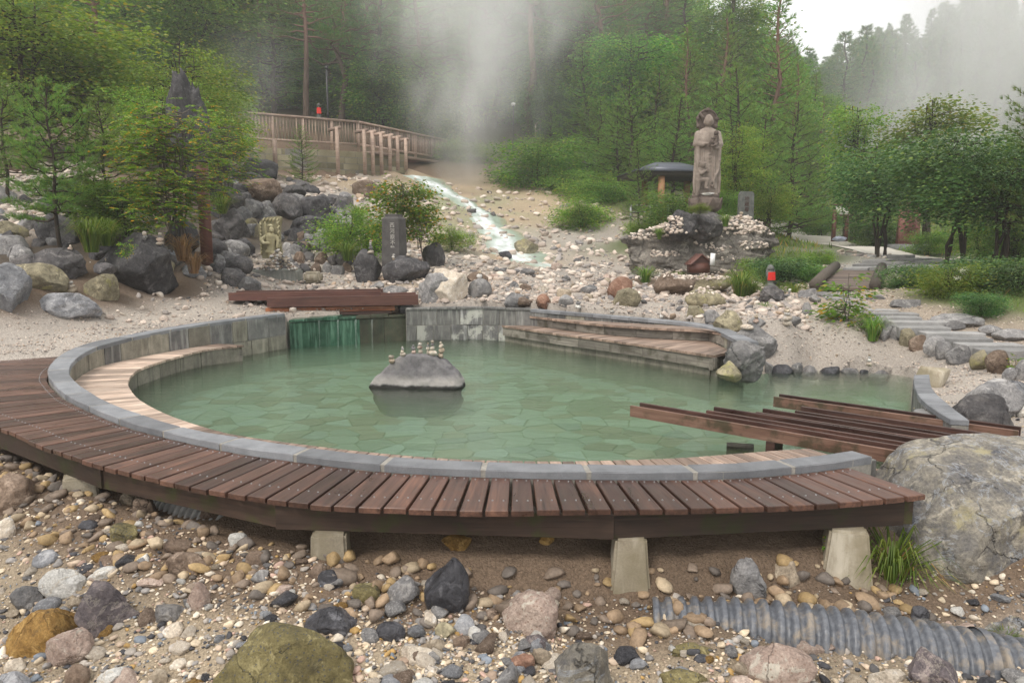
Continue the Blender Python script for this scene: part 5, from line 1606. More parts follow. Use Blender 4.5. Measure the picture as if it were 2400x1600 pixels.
# ------------------------------------------------------------------ tall statue with halo, infant and child
kb = P(1652, 497, 19.4)
K = empty('standing_statue', kb, 0, 'tall weathered stone statue in robes holding an infant, round halo behind', 'statue')
S_ = 19.4 / FPX                                         # metres per photo pixel there
c = Clay()
fold = lambda a, z: .055 * math.cos(9 * a + 2 * z) * (1 if z < 1.7 else .4) + .03 * math.cos(17 * a + z)
c.loft([(.42, 0, 0, .35, .25), (.6, 0, 0, .33, .24), (.9, 0, 0, .315, .225), (1.3, .0, 0, .315, .22), (1.6, 0, 0, .32, .215), (1.85, 0, 0, .315, .20), (2.0, 0, 0, .29, .18), (2.1, 0, 0, .20, .14), (2.16, 0, 0, .085, .09)], 54, fold)
c.limb([(0, -.02, 2.1), (0, -.05, 2.24)], (.075, .07))
c.ball((0, -.07, 2.31), (.115, .12, .155), 3)           # head
c.ball((0, -.06, 2.42), (.075, .08, .06))               # topknot swelling
c.ball((0, -.185, 2.295), (.02, .025, .035))            # nose
for s in (-1, 1):
    c.ball((s * .115, -.06, 2.28), (.02, .03, .06))     # long ears
    c.ball((s * .045, -.165, 2.325), (.03, .02, .012))  # brows
    c.limb([(s * .25, -.03, 1.98), (s * .30, -.08, 1.72), (s * (.16 if s < 0 else .12), -.24, 1.70)], (.10, .10, .06))
    c.limb([(s * .27, -.12, 1.70), (s * .27, -.16, 1.3), (s * .25, -.15, .95)], (.075, .06, .03))    # sleeve falls
    c.limb([(s * .3, -.06, 1.2), (s * .32, -.08, .8), (s * .31, -.1, .5)], (.05, .05, .05))
c.ball((0, -.165, 2.24), (.035, .02, .012))             # mouth
c.limb([(-.13, -.27, 1.72), (-.06, -.29, 1.72)], (.045, .03))
c.limb([(.08, -.29, 1.62), (.16, -.29, 1.60), (.22, -.26, 1.62)], (.035, .04, .035))
for k in range(5):                                      # swag folds on the chest
    zc_ = 1.48 - k * .095
    w_ = .125 - .006 * k
    c.limb([(w_ * math.cos(t), -.225 + .05 * abs(math.cos(t)), zc_ + .10 - .10 * math.sin(t) * 1.2) for t in np.linspace(0, math.pi, 7)], [.017] * 7)
for x in (-.14, .14): c.limb([(x, -.2, 1.6), (x * 1.05, -.225, 1.0), (x * 1.2, -.23, .6)], (.02, .024, .02))
c.limb([(.28, -.16, 1.1), (.16, -.24, .85), (.05, -.25, .72)], (.03, .03, .02))
c.limb([(.05, -.25, .72), (.11, -.26, .62), (.17, -.25, .95)], (.02, .015, .02))
c.done('robed_figure', .0135, ST['kannon'], K, 2)
c = Clay()                                              # infant on the arm
c.ball((.15, -.28, 1.98), (.065, .065, .07))
c.limb([(.16, -.26, 1.90), (.14, -.27, 1.74)], (.06, .075))
c.limb([(.12, -.30, 1.88), (.03, -.33, 1.83), (.02, -.32, 1.86)], (.03, .025, .02))
c.limb([(.12, -.30, 1.72), (.0, -.35, 1.75), (-.03, -.33, 1.66)], (.045, .04, .03))
c.limb([(.19, -.28, 1.72), (.1, -.37, 1.66), (.02, -.36, 1.64)], (.045, .035, .025))
c.done('infant', .011, ST['kannond'], K, 2)
c = Clay()                                              # child climbing at the robe
c.ball((-.2, -.34, 1.16), (.085, .085, .09))
for k in range(9): c.ball((-.2 + .07 * math.cos(k * .7), -.33 + .05 * math.sin(k * 1.9), 1.215 + .03 * math.sin(k * 2.7)), .035)
c.limb([(-.22, -.32, 1.06), (-.25, -.32, .92), (-.24, -.32, .80)], (.085, .095, .10))
c.limb([(-.29, -.34, 1.04), (-.24, -.43, .95), (-.08, -.40, 1.05)], (.04, .04, .03))
c.limb([(-.16, -.36, 1.03), (-.06, -.40, 1.0), (-.05, -.34, 1.07)], (.04, .035, .03))
c.limb([(-.2, -.36, .80), (-.07, -.42, .80), (-.11, -.42, .60), (-.07, -.46, .58)], (.075, .06, .045, .03))
c.limb([(-.28, -.33, .78), (-.29, -.35, .55), (-.32, -.34, .42)], (.08, .055, .04))
c.done('child', .012, ST['kannon'], K, 2)
c = Clay()
c.loft2((0, .12, 2.33), .255, .285, .06, 40)
c.limb([(.26 * math.cos(t), .09, 2.33 + .29 * math.sin(t)) for t in np.linspace(0, 2 * math.pi, 41)], [.028] * 41)
for t in (.2, 1.57, 2.9, 3.6, -.5): c.ball((.26 * math.cos(t), .07, 2.33 + .29 * math.sin(t)), (.055, .035, .055))
c.limb([(-.19, .05, 2.5), (-.14, .02, 2.42), (-.12, .03, 2.36)], (.035, .04, .03))
c.done('halo', .013, ST['kannond'], K, 1)
c = Clay()
c.loft([(0, 0, 0, .30, .30), (.06, 0, 0, .37, .37), (.22, 0, 0, .42, .42), (.33, 0, 0, .40, .40), (.345, 0, 0, .34, .34), (.40, 0, 0, .36, .34), (.44, 0, 0, .36, .33)], 48, lambda a, z: .05 * abs(math.sin(4 * a)) if .05 < z < .34 else 0)
for k in range(8):
    a = k * math.pi / 4 + .2
    c.limb([(.40 * math.cos(a - .32), .40 * math.sin(a - .32), .10), (.44 * math.cos(a), .44 * math.sin(a), .34), (.40 * math.cos(a + .32), .40 * math.sin(a + .32), .10)], (.022, .03, .022))
c.done('lotus_base', .016, ST['kannond'], K, 1)
v, f = rockv(5, 3, 4, .15)
obj('coin_heap', v * (.34, .1, .07) + (-.02, -.33, .45), f, RK['white'], K, True)
# ------------------------------------------------------------------ sword-bearing relief statue on a plinth
fp = P(662, 656, 15.7)
FU = empty('relief_statue', fp, 0, 'yellowed stone relief of a sword-bearing guardian before a flame slab', 'statue')
s_ = 15.7 / FPX
def fx(px, py): return ((px - 662) * s_, (656 - py) * s_ )
prof = [fx(618, 606), fx(614, 560), fx(611.5, 535), fx(614, 525), fx(621, 517), fx(632, 512), fx(645, 510.5), fx(664, 510.5), fx(662, 530), fx(660, 560), fx(661, 580), fx(664, 606)]
pp = catmull(np.array(prof), 6)
mm = len(pp)
v = np.r_[np.c_[pp[:, 0], np.full(mm, -.02), pp[:, 1]], np.c_[pp[:, 0], np.full(mm, .10), pp[:, 1]]]
obj('flame_slab', v, [tuple(range(mm)), tuple(range(mm, 2 * mm))[::-1]] + [(i, i + mm, (i + 1) % mm + mm, (i + 1) % mm) for i in range(mm)], ST['fudo'], FU)
c = Clay()
def q(px, py, y): a, b_ = fx(px, py); return (a, y, b_)
c.limb([q(641, 600, -.06), q(642, 570, -.09), q(643, 556, -.10)], (.085, .095, .10))
c.ball(q(646, 541, -.13), (.055, .06, .07)); c.ball(q(643, 531, -.11), (.06, .06, .035)); c.ball(q(648, 543, -.19), (.012, .015, .016))
c.limb([q(632, 555, -.1), q(621, 562, -.12), q(628, 571, -.16), q(640, 571, -.18)], (.045, .04, .035, .03))
c.limb([q(654, 555, -.08), q(659, 566, -.1), q(657, 580, -.12)], (.04, .035, .03))
c.limb([q(637, 570, -.17), q(631, 524, -.11)], (.016, .024))
c.limb([q(634, 590, -.10), q(650, 594, -.12)], (.05, .05))
for k in range(9): c.limb([q(614.5, 598 - k * 8, -.02), q(618.5, 592 - k * 8, -.045), q(616, 586 - k * 8, -.02)], (.012, .022, .008))
for k in range(5): c.limb([q(627 + k * 8, 513, -.02), q(625 + k * 8, 518, -.045), q(622 + k * 8, 524, -.02)], (.012, .02, .008))
for k in range(6): c.limb([q(661, 520 + k * 11, -.02), q(657.5, 525 + k * 11, -.04), q(659, 531 + k * 11, -.02)], (.012, .02, .008))
c.done('carved_guardian', .0095, ST['fudo'], FU, 1)
pl_ = [fx(594, 661)[0], fx(698, 661)[0]]
bm = bmesh.new()
for p_ in box(((pl_[0] + pl_[1]) / 2, .12, fx(0, 648)[1]), ((pl_[1] - pl_[0]), .62, .30)): bm.verts.new(p_)
bm.verts.ensure_lookup_table()
for q_ in BOXF: bm.faces.new([bm.verts[i] for i in q_])
bmesh.ops.bevel(bm, geom=bm.edges[:], offset=.03, segments=3, affect='EDGES')
bmesh.ops.subdivide_edges(bm, edges=bm.edges[:], cuts=1, use_grid_fill=True)
v = np.array([p_.co[:] for p_ in bm.verts]); f = [[p_.index for p_ in q_.verts] for q_ in bm.faces]; bm.free()
v += .012 * fbm(v * 6, 3, 3)[:, None]
obj('plinth', v, f, ST['base'], FU)
tag(FU, None)
g = np.random.default_rng(21)
heap = empty('pebble_heap', P(652, 634, 15.4), 0, 'heap of pale offering pebbles at the feet of the sword statue', 'heap')
for k in range(150):
    t = g.uniform(0, 1) ** .6
    a = g.uniform(0, 6.283)
    zz = (1 - t) * .42
    v, f = ico(1)
    r_ = g.uniform(.022, .045)
    v = v * (r_ * g.uniform(.9, 1.6), r_ * 1.1, r_ * .7) * (1 + .18 * vnoise(v * 2 + k, k))[:, None]
    obj('stone', v, f, RK[CS[g.integers(6)]], heap, False, (t * .40 * math.cos(a) * .95, t * .26 * math.sin(a), zz + .02), (0, g.uniform(-.4, .4), a))
# pale cut stone beside the plinth
v = box((0, 0, 0), (.36, .3, .24))
bm = bmesh.new()
for p_ in v: bm.verts.new(p_)
bm.verts.ensure_lookup_table()
for q_ in BOXF: bm.faces.new([bm.verts[i] for i in q_])
bmesh.ops.bevel(bm, geom=bm.edges[:], offset=.05, segments=4, affect='EDGES')
v = np.array([p_.co[:] for p_ in bm.verts]); f = [[p_.index for p_ in q_.verts] for q_ in bm.faces]; bm.free()
c = P(734, 649, 15.6)
tag(obj('cut_stone', v, f, ST['conc'], None, True, c), 'rounded pale cut stone right of the statue plinth', 'stone')
# ------------------------------------------------------------------ text helper
def letters(txt, size, mat, parent, loc, rot=(R(90), 0, 0), gap=1.05, ext=.004, name='inscription'):
    gm = Geo()
    fl = []
    vv = []
    nv = 0
    for k, ch in enumerate(txt):
        cu = bpy.data.curves.new('t', 'FONT')
        cu.body, cu.size, cu.extrude = ch, size, ext
        cu.align_x, cu.align_y = 'CENTER', 'CENTER'
        o = bpy.data.objects.new('t', cu)
        COL.objects.link(o)
        dg = bpy.context.evaluated_depsgraph_get()
        me = o.evaluated_get(dg).to_mesh()
        a = np.array([q.co[:] for q in me.vertices]).reshape(-1, 3)
        if len(a):
            a[:, 1] -= k * size * gap
            vv.append(a)
            fl += [tuple(i + nv for i in p.vertices) for p in me.polygons]
            nv += len(a)
        bpy.data.objects.remove(o)
        bpy.data.curves.remove(cu)
    if vv: return obj(name, np.concatenate(vv), fl, mat, parent, False, loc, rot)
# ------------------------------------------------------------------ carved stele
c = P(925, 602, 15.6)
st_ = empty('stone_stele', c, R(-18), 'dark square stone stele carved with white characters by the maple', 'stele')
hw = .19
v = np.array([(-hw * 1.12, -.19, -.3), (hw * 1.12, -.19, -.3), (hw * 1.12, .19, -.3), (-hw * 1.12, .19, -.3), (-hw, -.17, .80), (hw, -.17, .80), (hw, .17, .80), (-hw, .17, .80), (-hw * .72, -.13, .845), (hw * .72, -.13, .845), (hw * .72, .13, .845), (-hw * .72, .13, .845), (-hw * .72, -.13, .90), (hw * .72, -.13, .90), (hw * .72, .13, .90), (-hw * .72, .13, .90)])
f = [(3, 2, 1, 0)] + [(a + i, a + (i + 1) % 4, a + 4 + (i + 1) % 4, a + 4 + i) for a in (0, 4, 8) for i in range(4)] + [(12, 13, 14, 15)]
obj('shaft', v, f, ST['stele'], st_)
letters('西河原不動尊', .115, MT['gold'], st_, (.05, -.185, .66), (R(91), 0, 0))
# ------------------------------------------------------------------ little stone figures with red bibs
def jizo(p, h, rz, label, niche):
    t = empty('bibbed_statue', p, rz, label, 'statue')
    c = Clay()
    k = h
    c.loft([(.0, 0, 0, .17 * k, .14 * k), (.12 * k, 0, 0, .18 * k, .15 * k), (.13 * k, 0, 0, .13 * k, .11 * k), (.35 * k, 0, 0, .14 * k, .11 * k), (.58 * k, 0, 0, .13 * k, .10 * k), (.70 * k, 0, 0, .07 * k, .07 * k)], 24)
    c.ball((0, -.01 * k, .83 * k), (.105 * k, .105 * k, .125 * k))
    c.ball((0, -.115 * k, .82 * k), (.02 * k, .02 * k, .025 * k))
    for s in (-1, 1): c.ball((s * .105 * k, 0, .81 * k), (.02 * k, .03 * k, .05 * k))
    if niche:
        c.loft2((0, .07 * k, .62 * k), .19 * k, .37 * k, .09 * k, 28)
        c.box((0, .0, .05 * k), (.36 * k, .30 * k, .14 * k))
    fig = c.done('figure', .014 * k, ST['jizo'], t, 2)
    n_ = 9
    v, f = [], []
    for j in range(5):
        for i in range(n_):
            u = i / (n_ - 1) * 2 - 1
            v.append((u * (.12 + .02 * j / 4) * k * (1.25 if niche else 1), -(.155 - .03 * u * u) * k + .008 * k * math.sin(i * 2.2) * j / 4, (.66 - .36 * j / 4) * k))
    for j in range(4):
        for i in range(n_ - 1): f.append((j * n_ + i, (j + 1) * n_ + i, (j + 1) * n_ + i + 1, j * n_ + i + 1))
    v2 = [(x, y + .01 * k, z) for x, y, z in v]
    m_ = len(v)
    f += [tuple(a + m_ for a in q_)[::-1] for q_ in f]
    obj('red_bib', v + v2, f, MT['cloth'], fig, True)
    return t
jizo(P(1805, 672, 15.2), .47, 0, 'small grey niche statue wearing a red bib beside the layered rock', True)
jizo(P(748, 279, 37), .80, .3, 'stone figure with red bib standing behind the wooden bridge railing', False)
# ------------------------------------------------------------------ little shrine and white tablet
c = P(1637, 639, 17.9)
sh = empty('small_shrine', c, R(8), 'tiny dark red wooden shrine with gable roof on the ledge', 'shrine')
w_, h_ = .23, .24
obj('body', boxv(-w_, -.15, 0, w_, .18, h_), BOXF, WD['red'], sh)
obj('gable', [(-w_, -.149, h_), (w_, -.149, h_), (0, -.149, h_ + .19), (-w_, .179, h_), (w_, .179, h_), (0, .179, h_ + .19)], [(0, 1, 2), (5, 4, 3), (0, 3, 4, 1)], WD['red'], sh)
for s in (-1, 1):
    v = np.array([(0, -.22, h_ + .225), (0, .22, h_ + .225), (s * .29, .22, h_ - .03), (s * .29, -.22, h_ - .03)])
    v = np.r_[v, v - (0, 0, .025)]
    f = BOXF if s > 0 else BOXF[:, ::-1]
    obj('roof_panel', v, f, WD['red'], sh)
c = P(1669, 621, 17.7)
tag(obj('white_tablet', box((0, 0, .14), (.115, .02, .29), .0), BOXF, MT['white'], None, False, c, (R(-6), R(4), 0)), 'narrow white tablet leaning beside the tiny shrine', 'tablet')
# ------------------------------------------------------------------ grey stele by the tall statue
c = P(1747, 505, 22)
t = empty('stone_stele', c, R(6), 'grey rounded stone stele right of the tall statue', 'stele')
pr_ = [(-.23, -.3), (.23, -.3), (.22, .62), (.17, .70), (-.17, .70), (-.22, .62)]
v = [(x, -.07, z) for x, z in pr_] + [(x, .07, z) for x, z in pr_]
obj('slab', v, [(0, 1, 2, 3, 4, 5), (11, 10, 9, 8, 7, 6)] + [(i, i + 6, (i + 1) % 6 + 6, (i + 1) % 6) for i in range(6)], ST['jizo'], t)
letters('地蔵尊', .15, MT['letter'], t, (0, -.074, .48))
# ------------------------------------------------------------------ red granite monument
c = P(2126, 588, 26)
t = empty('granite_monument', c, R(-6), 'tall red granite monument on a grey base under the right trees', 'monument')
obj('base', boxv(-.62, -.35, -.15, .62, .35, .24), BOXF, ST['greygran'], t)
v = np.array([(-.37, -.14, .24), (.33, -.14, .24), (.33, .14, .24), (-.37, .14, .24), (-.31, -.12, 1.9), (.30, -.12, 1.9), (.30, .12, 1.9), (-.31, .12, 1.9)])
obj('pillar', v, BOXF, ST['redgran'], t)
v = np.array([(-.21, -.145, .62), (.17, -.145, .62), (.17, -.12, .62), (-.21, -.12, .62), (-.19, -.132, 1.70), (.17, -.132, 1.70), (.17, -.11, 1.70), (-.19, -.11, 1.70)])
obj('panel', v, BOXF, ST['redgran'], t)
letters('草津温泉', .17, MT['letter'], t, (-.09, -.142, 1.52), (R(90.5), 0, 0))
letters('西の河原', .15, MT['letter'], t, (.08, -.142, 1.52), (R(90.5), 0, 0))
# ------------------------------------------------------------------ information board, box, dome light, sheet
c = P(1967, 553, 27)
t = empty('information_board', c, R(10), 'brown wooden information board with two tilted panels by the path', 'sign')
for x, h_ in ((-.24, .95), (.26, 1.25)): obj('post', box((x, 0, h_ / 2 - .1), (.11, .11, h_ + .2)), BOXF, WD['red'], t)
for x in (-.13, .13):
    v = box((0, 0, 0), (.21, .02, .34))
    obj('panel', v, BOXF, MT['panel'], t, False, (x, -.10, .92), (R(-28), 0, 0))
obj('ledge', box((0, -.16, .74), (.56, .1, .05)), BOXF, WD['red'], t)
obj('top_rail', box((0, .02, 1.12), (.56, .1, .05)), BOXF, WD['red'], t)
obj('small_roof', box((.2, 0, 1.30), (.4, .3, .05)), BOXF, WD['log'], t)
c = P(1967, 560, 26)
v, f = rockv(61, 3, 5, .25, 2.6)
tag(obj('crumpled_sheet', v * (.55, .35, .2), f, MT['tarp'], None, False, c), 'crumpled blue-grey sheet under the information board', 'sheet')
c = P(2035, 612, 20.5)
tag(obj('stone_box', boxv(-.14, -.13, -.06, .14, .13, .18), BOXF, ST['slab'], None, False, c, (0, 0, R(12))), 'small square grey stone box at the edge of the path', 'box')
U, F = ico(2)
c = P(1998, 608, 21)
tag(obj('dome_stone', np.where(U[:, 2:3] < 0, U * (.09, .09, .04), U * (.09, .09, .09)), F, RK['white'], None, True, c), 'small white dome stone left of the grey box on the path edge', 'stone')
# ------------------------------------------------------------------ slab steps
stp2 = ((930, 1200, 545), (960, 1250, 560), (1000, 1290, 583), (1110, 1330, 609), (1200, 1460, 636), (1220, 1490, 661), (1260, 1630, 687), (1300, 1650, 713), (1440, 1830, 745), (1490, 1850, 783), (1680, 2090, 823), (1785, 2140, 860), (1925, 2360, 903), (2070, 2480, 943))
steps = empty('slab_steps', P(2200, 760, 10), 0, 'flight of long grey stone slab steps climbing from the right edge', 'steps')
for k, (x0, x1, y) in enumerate(stp2):
    Y_ = 13.2 + (9.0 - 13.2) * (k / 13) ** .9
    py = 500 + y * .3406
    a, b_ = P(1600 + x0 * .3406, py, Y_), P(1600 + x1 * .3406, py, Y_ - .06)
    dp = .26
    h_ = .15
    piece('step_slab', [a[:2], b_[:2], b_[:2] + (.03, dp), a[:2] + (.03, dp)], a[2] - h_, a[2], ST['slab'], steps, .008, axis=(1, 0))
# plank footbridge with log kerbs
fb = empty('plank_footbridge', P(1990, 665, 14.6), 0, 'short brown plank footbridge with log kerbs above the slab steps', 'footbridge')
A0, A1, A2, A3 = P(1903, 684, 13.5) + (0, 0, .09), P(2043, 686, 13.5) + (0, 0, .09), P(2082, 644, 16.2) + (0, 0, .09), P(1972, 642, 16.2) + (0, 0, .09)
for k in range(20):
    t0, t1 = k / 20 + .002, (k + 1) / 20 - .002
    l0, l1, r0, r1 = A0 + (A3 - A0) * t0, A0 + (A3 - A0) * t1, A1 + (A2 - A1) * t0, A1 + (A2 - A1) * t1
    piece('plank', [l0[:2], r0[:2], r1[:2], l1[:2]], [l0[2] - .05, r0[2] - .05, r1[2] - .05, l1[2] - .05], [l0[2], r0[2], r1[2], l1[2]], WD['planky'], fb, .004, axis=(1, 0))
for a, b_ in ((A0, A3), (A1, A2)):
    a, b_ = a + (0, -.1, .06), b_ + (0, .3, .08)
    v, f = ctube([a - np.array(fb.location), (a + b_) / 2 - np.array(fb.location) + (0, 0, .02), b_ - np.array(fb.location)], (.10, .105, .10), 14)
    obj('log_kerb', v, f, WD['log'], fb, True)
# ------------------------------------------------------------------ paths draped on the ground
def ribbon(name, pts, wid, mat, label, lift=.05, n_=60, m_=7):
    c = resample(catmull(np.array([p[:2] for p in pts]), 12), n_)
    nn = normals2(c)
    wd = np.interp(np.linspace(0, 1, n_), np.linspace(0, 1, len(wid)), wid)
    v = np.concatenate([c + nn * (wd * (j / (m_ - 1) - .5))[:, None] for j in range(m_)])
    z = ground(v[:, 0], v[:, 1]).reshape(m_, n_)
    z = (z * .6 + z.mean(0) * .4).ravel() + lift
    f = [(j * n_ + i, j * n_ + i + 1, (j + 1) * n_ + i + 1, (j + 1) * n_ + i) for j in range(m_ - 1) for i in range(n_ - 1)]
    o = obj(name, np.c_[v, z], f, mat, None, True)
    return tag(o, label, None, None, 'structure')
pth = plain('pale_path_surface', (.50, .47, .42), .85, .2, 0, .15, 3)
ribbon('path', [P(2420, 622, 19.5), P(2240, 612, 20.8), P(2080, 596, 23.5), P(1960, 572, 28), P(1850, 553, 33), P(1800, 540, 38)], (2.0, 1.7, 1.7, 2.2, 2.4, 2.4), pth, 'pale concrete path curving behind the footbridge')
pv = empty('paved_landing', P(2080, 625, 18), 0, 'grey stone paving between the footbridge and the pale path', 'paving')
g = np.random.default_rng(4)
for i in range(5):
    for j in range(4):
        a = P(1975 + j * 62 + i * 22, 640 - i * 5.4, 16.3 + i * .95)
        b_ = P(1975 + j * 62 + 59 + i * 22, 640 - i * 5.4, 16.3 + i * .95)
        d_ = P(1975 + j * 62 + (i + 1) * 22, 640 - (i + 1) * 5.2, 16.3 + (i + 1) * .95 - .03)
        e_ = P(1975 + j * 62 + 59 + (i + 1) * 22, 640 - (i + 1) * 5.2, 16.3 + (i + 1) * .95 - .03)
        z_ = float(max(ground([a[0], e_[0]], [a[1], e_[1]]))) + .05
        piece('paving_slab', [a[:2], b_[:2], e_[:2], d_[:2]], z_ - .2, z_ + g.uniform(0, .01), ST['slab'], pv, .006, axis=(1, 0))
# ------------------------------------------------------------------ wooden bridge railing, retaining wall, supports
RP = [(P(120, 214, 27), 60), (P(345, 240, 29), 60), (P(560, 263, 31.5), 60), (P(839, 286, 36), 52), (P(1046, 329, 44), 44)]
rail = empty('bridge_railing', P(700, 330, 33.5), 0, 'long weathered wooden railing of the bridge above the lava rubble', 'railing')
RL = np.array(rail.location)
def beam3(name, a, b_, wd, ht, mat, parent):
    a, b_ = np.asarray(a, float), np.asarray(b_, float)
    d = b_ - a
    l_ = np.linalg.norm(d)
    q_ = Vector(d).to_track_quat('X', 'Z').to_euler()
    o = obj(name, boxv(0, -wd / 2, -ht / 2, l_, wd / 2, ht / 2), BOXF, mat, parent, False, a - np.array(parent.location), q_)
    return o
bal = None
for (a, ha), (b_, hb) in zip(RP[:-1], RP[1:]):
    beam3('top_rail', a, b_, .16, .09, WD['rail'], rail)
    lo = np.array((0, 0, 1.05))
    beam3('bottom_rail', a - lo, b_ - lo, .07, .10, WD['rail'], rail)
    n_ = int(np.linalg.norm(b_ - a) / 1.5)
    for k in range(1, n_ + 1):
        p = a + (b_ - a) * k / n_
        obj('post', boxv(-.06, -.06, -1.5, .06, .06, -.05), BOXF, WD['rail'], rail, False, p - RL)
    n_ = int(np.linalg.norm(b_ - a) / .16)
    for k in range(n_):
        p = a + (b_ - a) * (k + .5) / n_
        if bal is None: bal = mesh('baluster', boxv(-.028, -.02, -1.0, .028, .02, -.05), BOXF, WD['rail'])
        link('baluster', bal, rail, p - RL)
brg = empty('bridge_deck', RP[3][0] - (0, 0, 1.2), 0, 'reddish timber girder and deck of the bridge above the spring', 'bridge')
a, b_ = RP[3][0] - (0, -.4, 1.42), RP[4][0] - (0, -.4, 1.42)
b_ = b_ + (b_ - a) * .2
beam3('deck', a, b_, 1.6, .14, WD['rail'], brg)
beam3('girder', a - (0, .5, .35), b_ - (0, .5, .35), .2, .55, WD['red'], brg)
# supports
for k, (px, y0, y1, Y_) in enumerate(((646, 326, 392, 31.6), (793, 298, 404, 34.4), (856, 304, 406, 35.2), (875, 307, 406, 35.6), (895, 311, 406, 36.2), (915, 316, 398, 36.8), (933, 320, 396, 37.4), (952, 325, 396, 38.2))):
    Y_ -= .9
    a, b_ = P(px, y0, Y_), P(px, y1 + 4, Y_)
    t = empty('support_post', b_, 0, 'tall wooden support post of the bridge railing, %s from the left' % 'first second third fourth fifth sixth seventh eighth'.split()[k], 'post', 'bridge support posts')
    h_ = a[2] - b_[2]
    obj('shaft', boxv(-.075, -.075, 0, .075, .075, h_), BOXF, WD['rail'], t)
    if k: beam3('arm', a + (-.55, .5, -.05), a + (.12, -.08, -.02), .11, .13, WD['rail'], t)
bw = empty('retaining_wall', P(760, 400, 33), 0, 'yellowish coursed stone retaining wall under the wooden railing', 'wall')
ln = resample(np.array([P(540, 340, 31.2), P(700, 345, 33), P(839, 350, 35.6), P(955, 370, 38.5)]), 40)
ztop_ = ln[:, 2] * 0 + np.interp(np.arange(40), [0, 39], [5.62, 6.15])
sgb = 1.0 if normals2(ln)[20][1] > 0 else -1.0
blocks(bw, ln, ztop_, 3.9, .95, 7, .35, sgb, [ST['bank']], 31, joint=.03)
# log fence right of the plume
t = empty('log_fence', P(1340, 370, 40), 0, 'grey log fence half hidden in bushes right of the steam', 'fence')
A_, B_ = P(1268, 347, 41), P(1408, 366, 38)
for k in range(9):
    p = A_ + (B_ - A_) * k / 8
    v, f = ctube([(0, 0, -1.1), (0, 0, .0)], (.05, .05), 8)
    obj('post', v, f, WD['log'] if k % 2 else ST['slab'], t, True, p - np.array(t.location))
beam3('rail', A_, B_, .12, .12, ST['slab'], t)
for d_ in (.45, .8): beam3('rail', A_ - (0, 0, d_), B_ - (0, 0, d_), .06, .06, ST['slab'], t)
# hillside stair handrails
def handrail(a, b_, label):
    t = empty('handrail', a, 0, label, 'handrail')
    for d_ in (0, .45): beam3('rail', a - (0, 0, d_), b_ - (0, 0, d_), .05, .05, ST['conc'], t)
    n_ = 4
    for k in range(n_):
        p = a + (b_ - a) * k / (n_ - 1)
        obj('post', boxv(-.03, -.03, -1.1, .03, .03, 0), BOXF, ST['conc'], t, False, p - a)
handrail(P(1255, 292, 45.5), P(1288, 268, 48), 'lower metal handrail on the hillside stairs in the forest')
handrail(P(1290, 280, 47), P(1318, 250, 50), 'middle metal handrail on the hillside stairs in the forest')
handrail(P(1346, 179, 55), P(1366, 208, 53), 'upper metal handrail on the hillside stairs in the forest')
def lamp(px, y0, y1, Y_, label, white=False):
    a, b_ = P(px, y0, Y_), P(px, y1 + 30, Y_)
    h_ = a[2] - b_[2]
    t = empty('lamp_post', b_, 0, label, 'lamp')
    v, f = ctube([(0, 0, 0), (0, 0, h_)], (.055, .045), 10)
    obj('pole', v, f, MT['darkmetal'], t, True)
    v, f = ctube([(0, 0, h_ - .05), (0, 0, h_ + .05), (0, 0, h_ + .10)], (.09, .13, .11) if white else (.08, .09, .05), 12)
    obj('lamp_head', v, f, MT['white'] if white else MT['darkmetal'], t, True)
lamp(770, 160, 280, 38, 'slim dark lamp post behind the wooden railing')
lamp(1203, 246, 320, 43, 'lamp post with a white head beside the steam plume', True)
# red-brown post in front of the lava rubble
c = P(485, 592, 14.6)
t = empty('wooden_post', c, R(20), 'thick red-brown square post in front of the lava rubble', 'post')
obj('shaft', boxv(-.11, -.11, -.3, .11, .11, 1.75), BOXF, WD['red'], t)
obj('cap', boxv(-.12, -.12, 1.751, .12, .12, 1.79), BOXF, MT['darkmetal'], t)
# pavilion half hidden behind the statue
c = P(1560, 505, 27.5)
t = empty('pavilion', c, R(6), 'dark-roofed open pavilion half hidden behind the tall statue', 'pavilion')
v = [(-1.6, -1.2, 1.52), (1.6, -1.2, 1.52), (1.6, 1.6, 1.52), (-1.6, 1.6, 1.52), (-.4, .1, 1.95), (.5, .1, 1.95), (.5, .4, 1.95), (-.4, .4, 1.95)]
obj('roof', v, BOXF, MT['roof'], t)
obj('eave', boxv(-1.5, -1.1, 1.36, 1.5, 1.5, 1.515), BOXF, WD['log'], t)
for x, y in ((-.48, -.9), (1.2, -.9), (-.48, 1.2), (1.2, 1.2)):
    v, f = ctube([(0, 0, -.3), (0, 0, 1.45)], (.13, .125), 12)
    obj('pillar', v, f, WD['orange'], t, True, (x, y, 0))
t2 = empty('steel_rail', P(1478, 512, 25.5), 0, 'thin steel rail in front of the pavilion', 'rail')
obj('rail', boxv(0, -.02, .42, 1.35, .02, .46), BOXF, MT['steel'], t2)
obj('rail', boxv(0, -.015, .2, 1.35, .015, .225), BOXF, MT['steel'], t2)
for x in (0, .65, 1.3): obj('post', boxv(x - .03, -.03, -.3, x + .03, .03, .415), BOXF, MT['steel'], t2)
# corner of a building at the far left
c = P(-40, 268, 30)
t = empty('building', c, R(-14), 'corner of a low building with brown eaves at the left edge', 'building')
obj('wall', boxv(-6, 0, -1.5, .75, 4, .75), BOXF, ST['greygran'], t)
obj('roof', [(-6.5, -.6, .80), (1.15, -.6, .80), (1.15, 4.6, .80), (-6.5, 4.6, .80), (-5.5, 1.6, 1.7), (-.6, 1.6, 1.7), (-.6, 2.2, 1.7), (-5.5, 2.2, 1.7)], BOXF, WD['rail'], t)
obj('fascia', boxv(-6.4, -.55, .66, 1.1, 4.5, .796), BOXF, MT['white'], t)
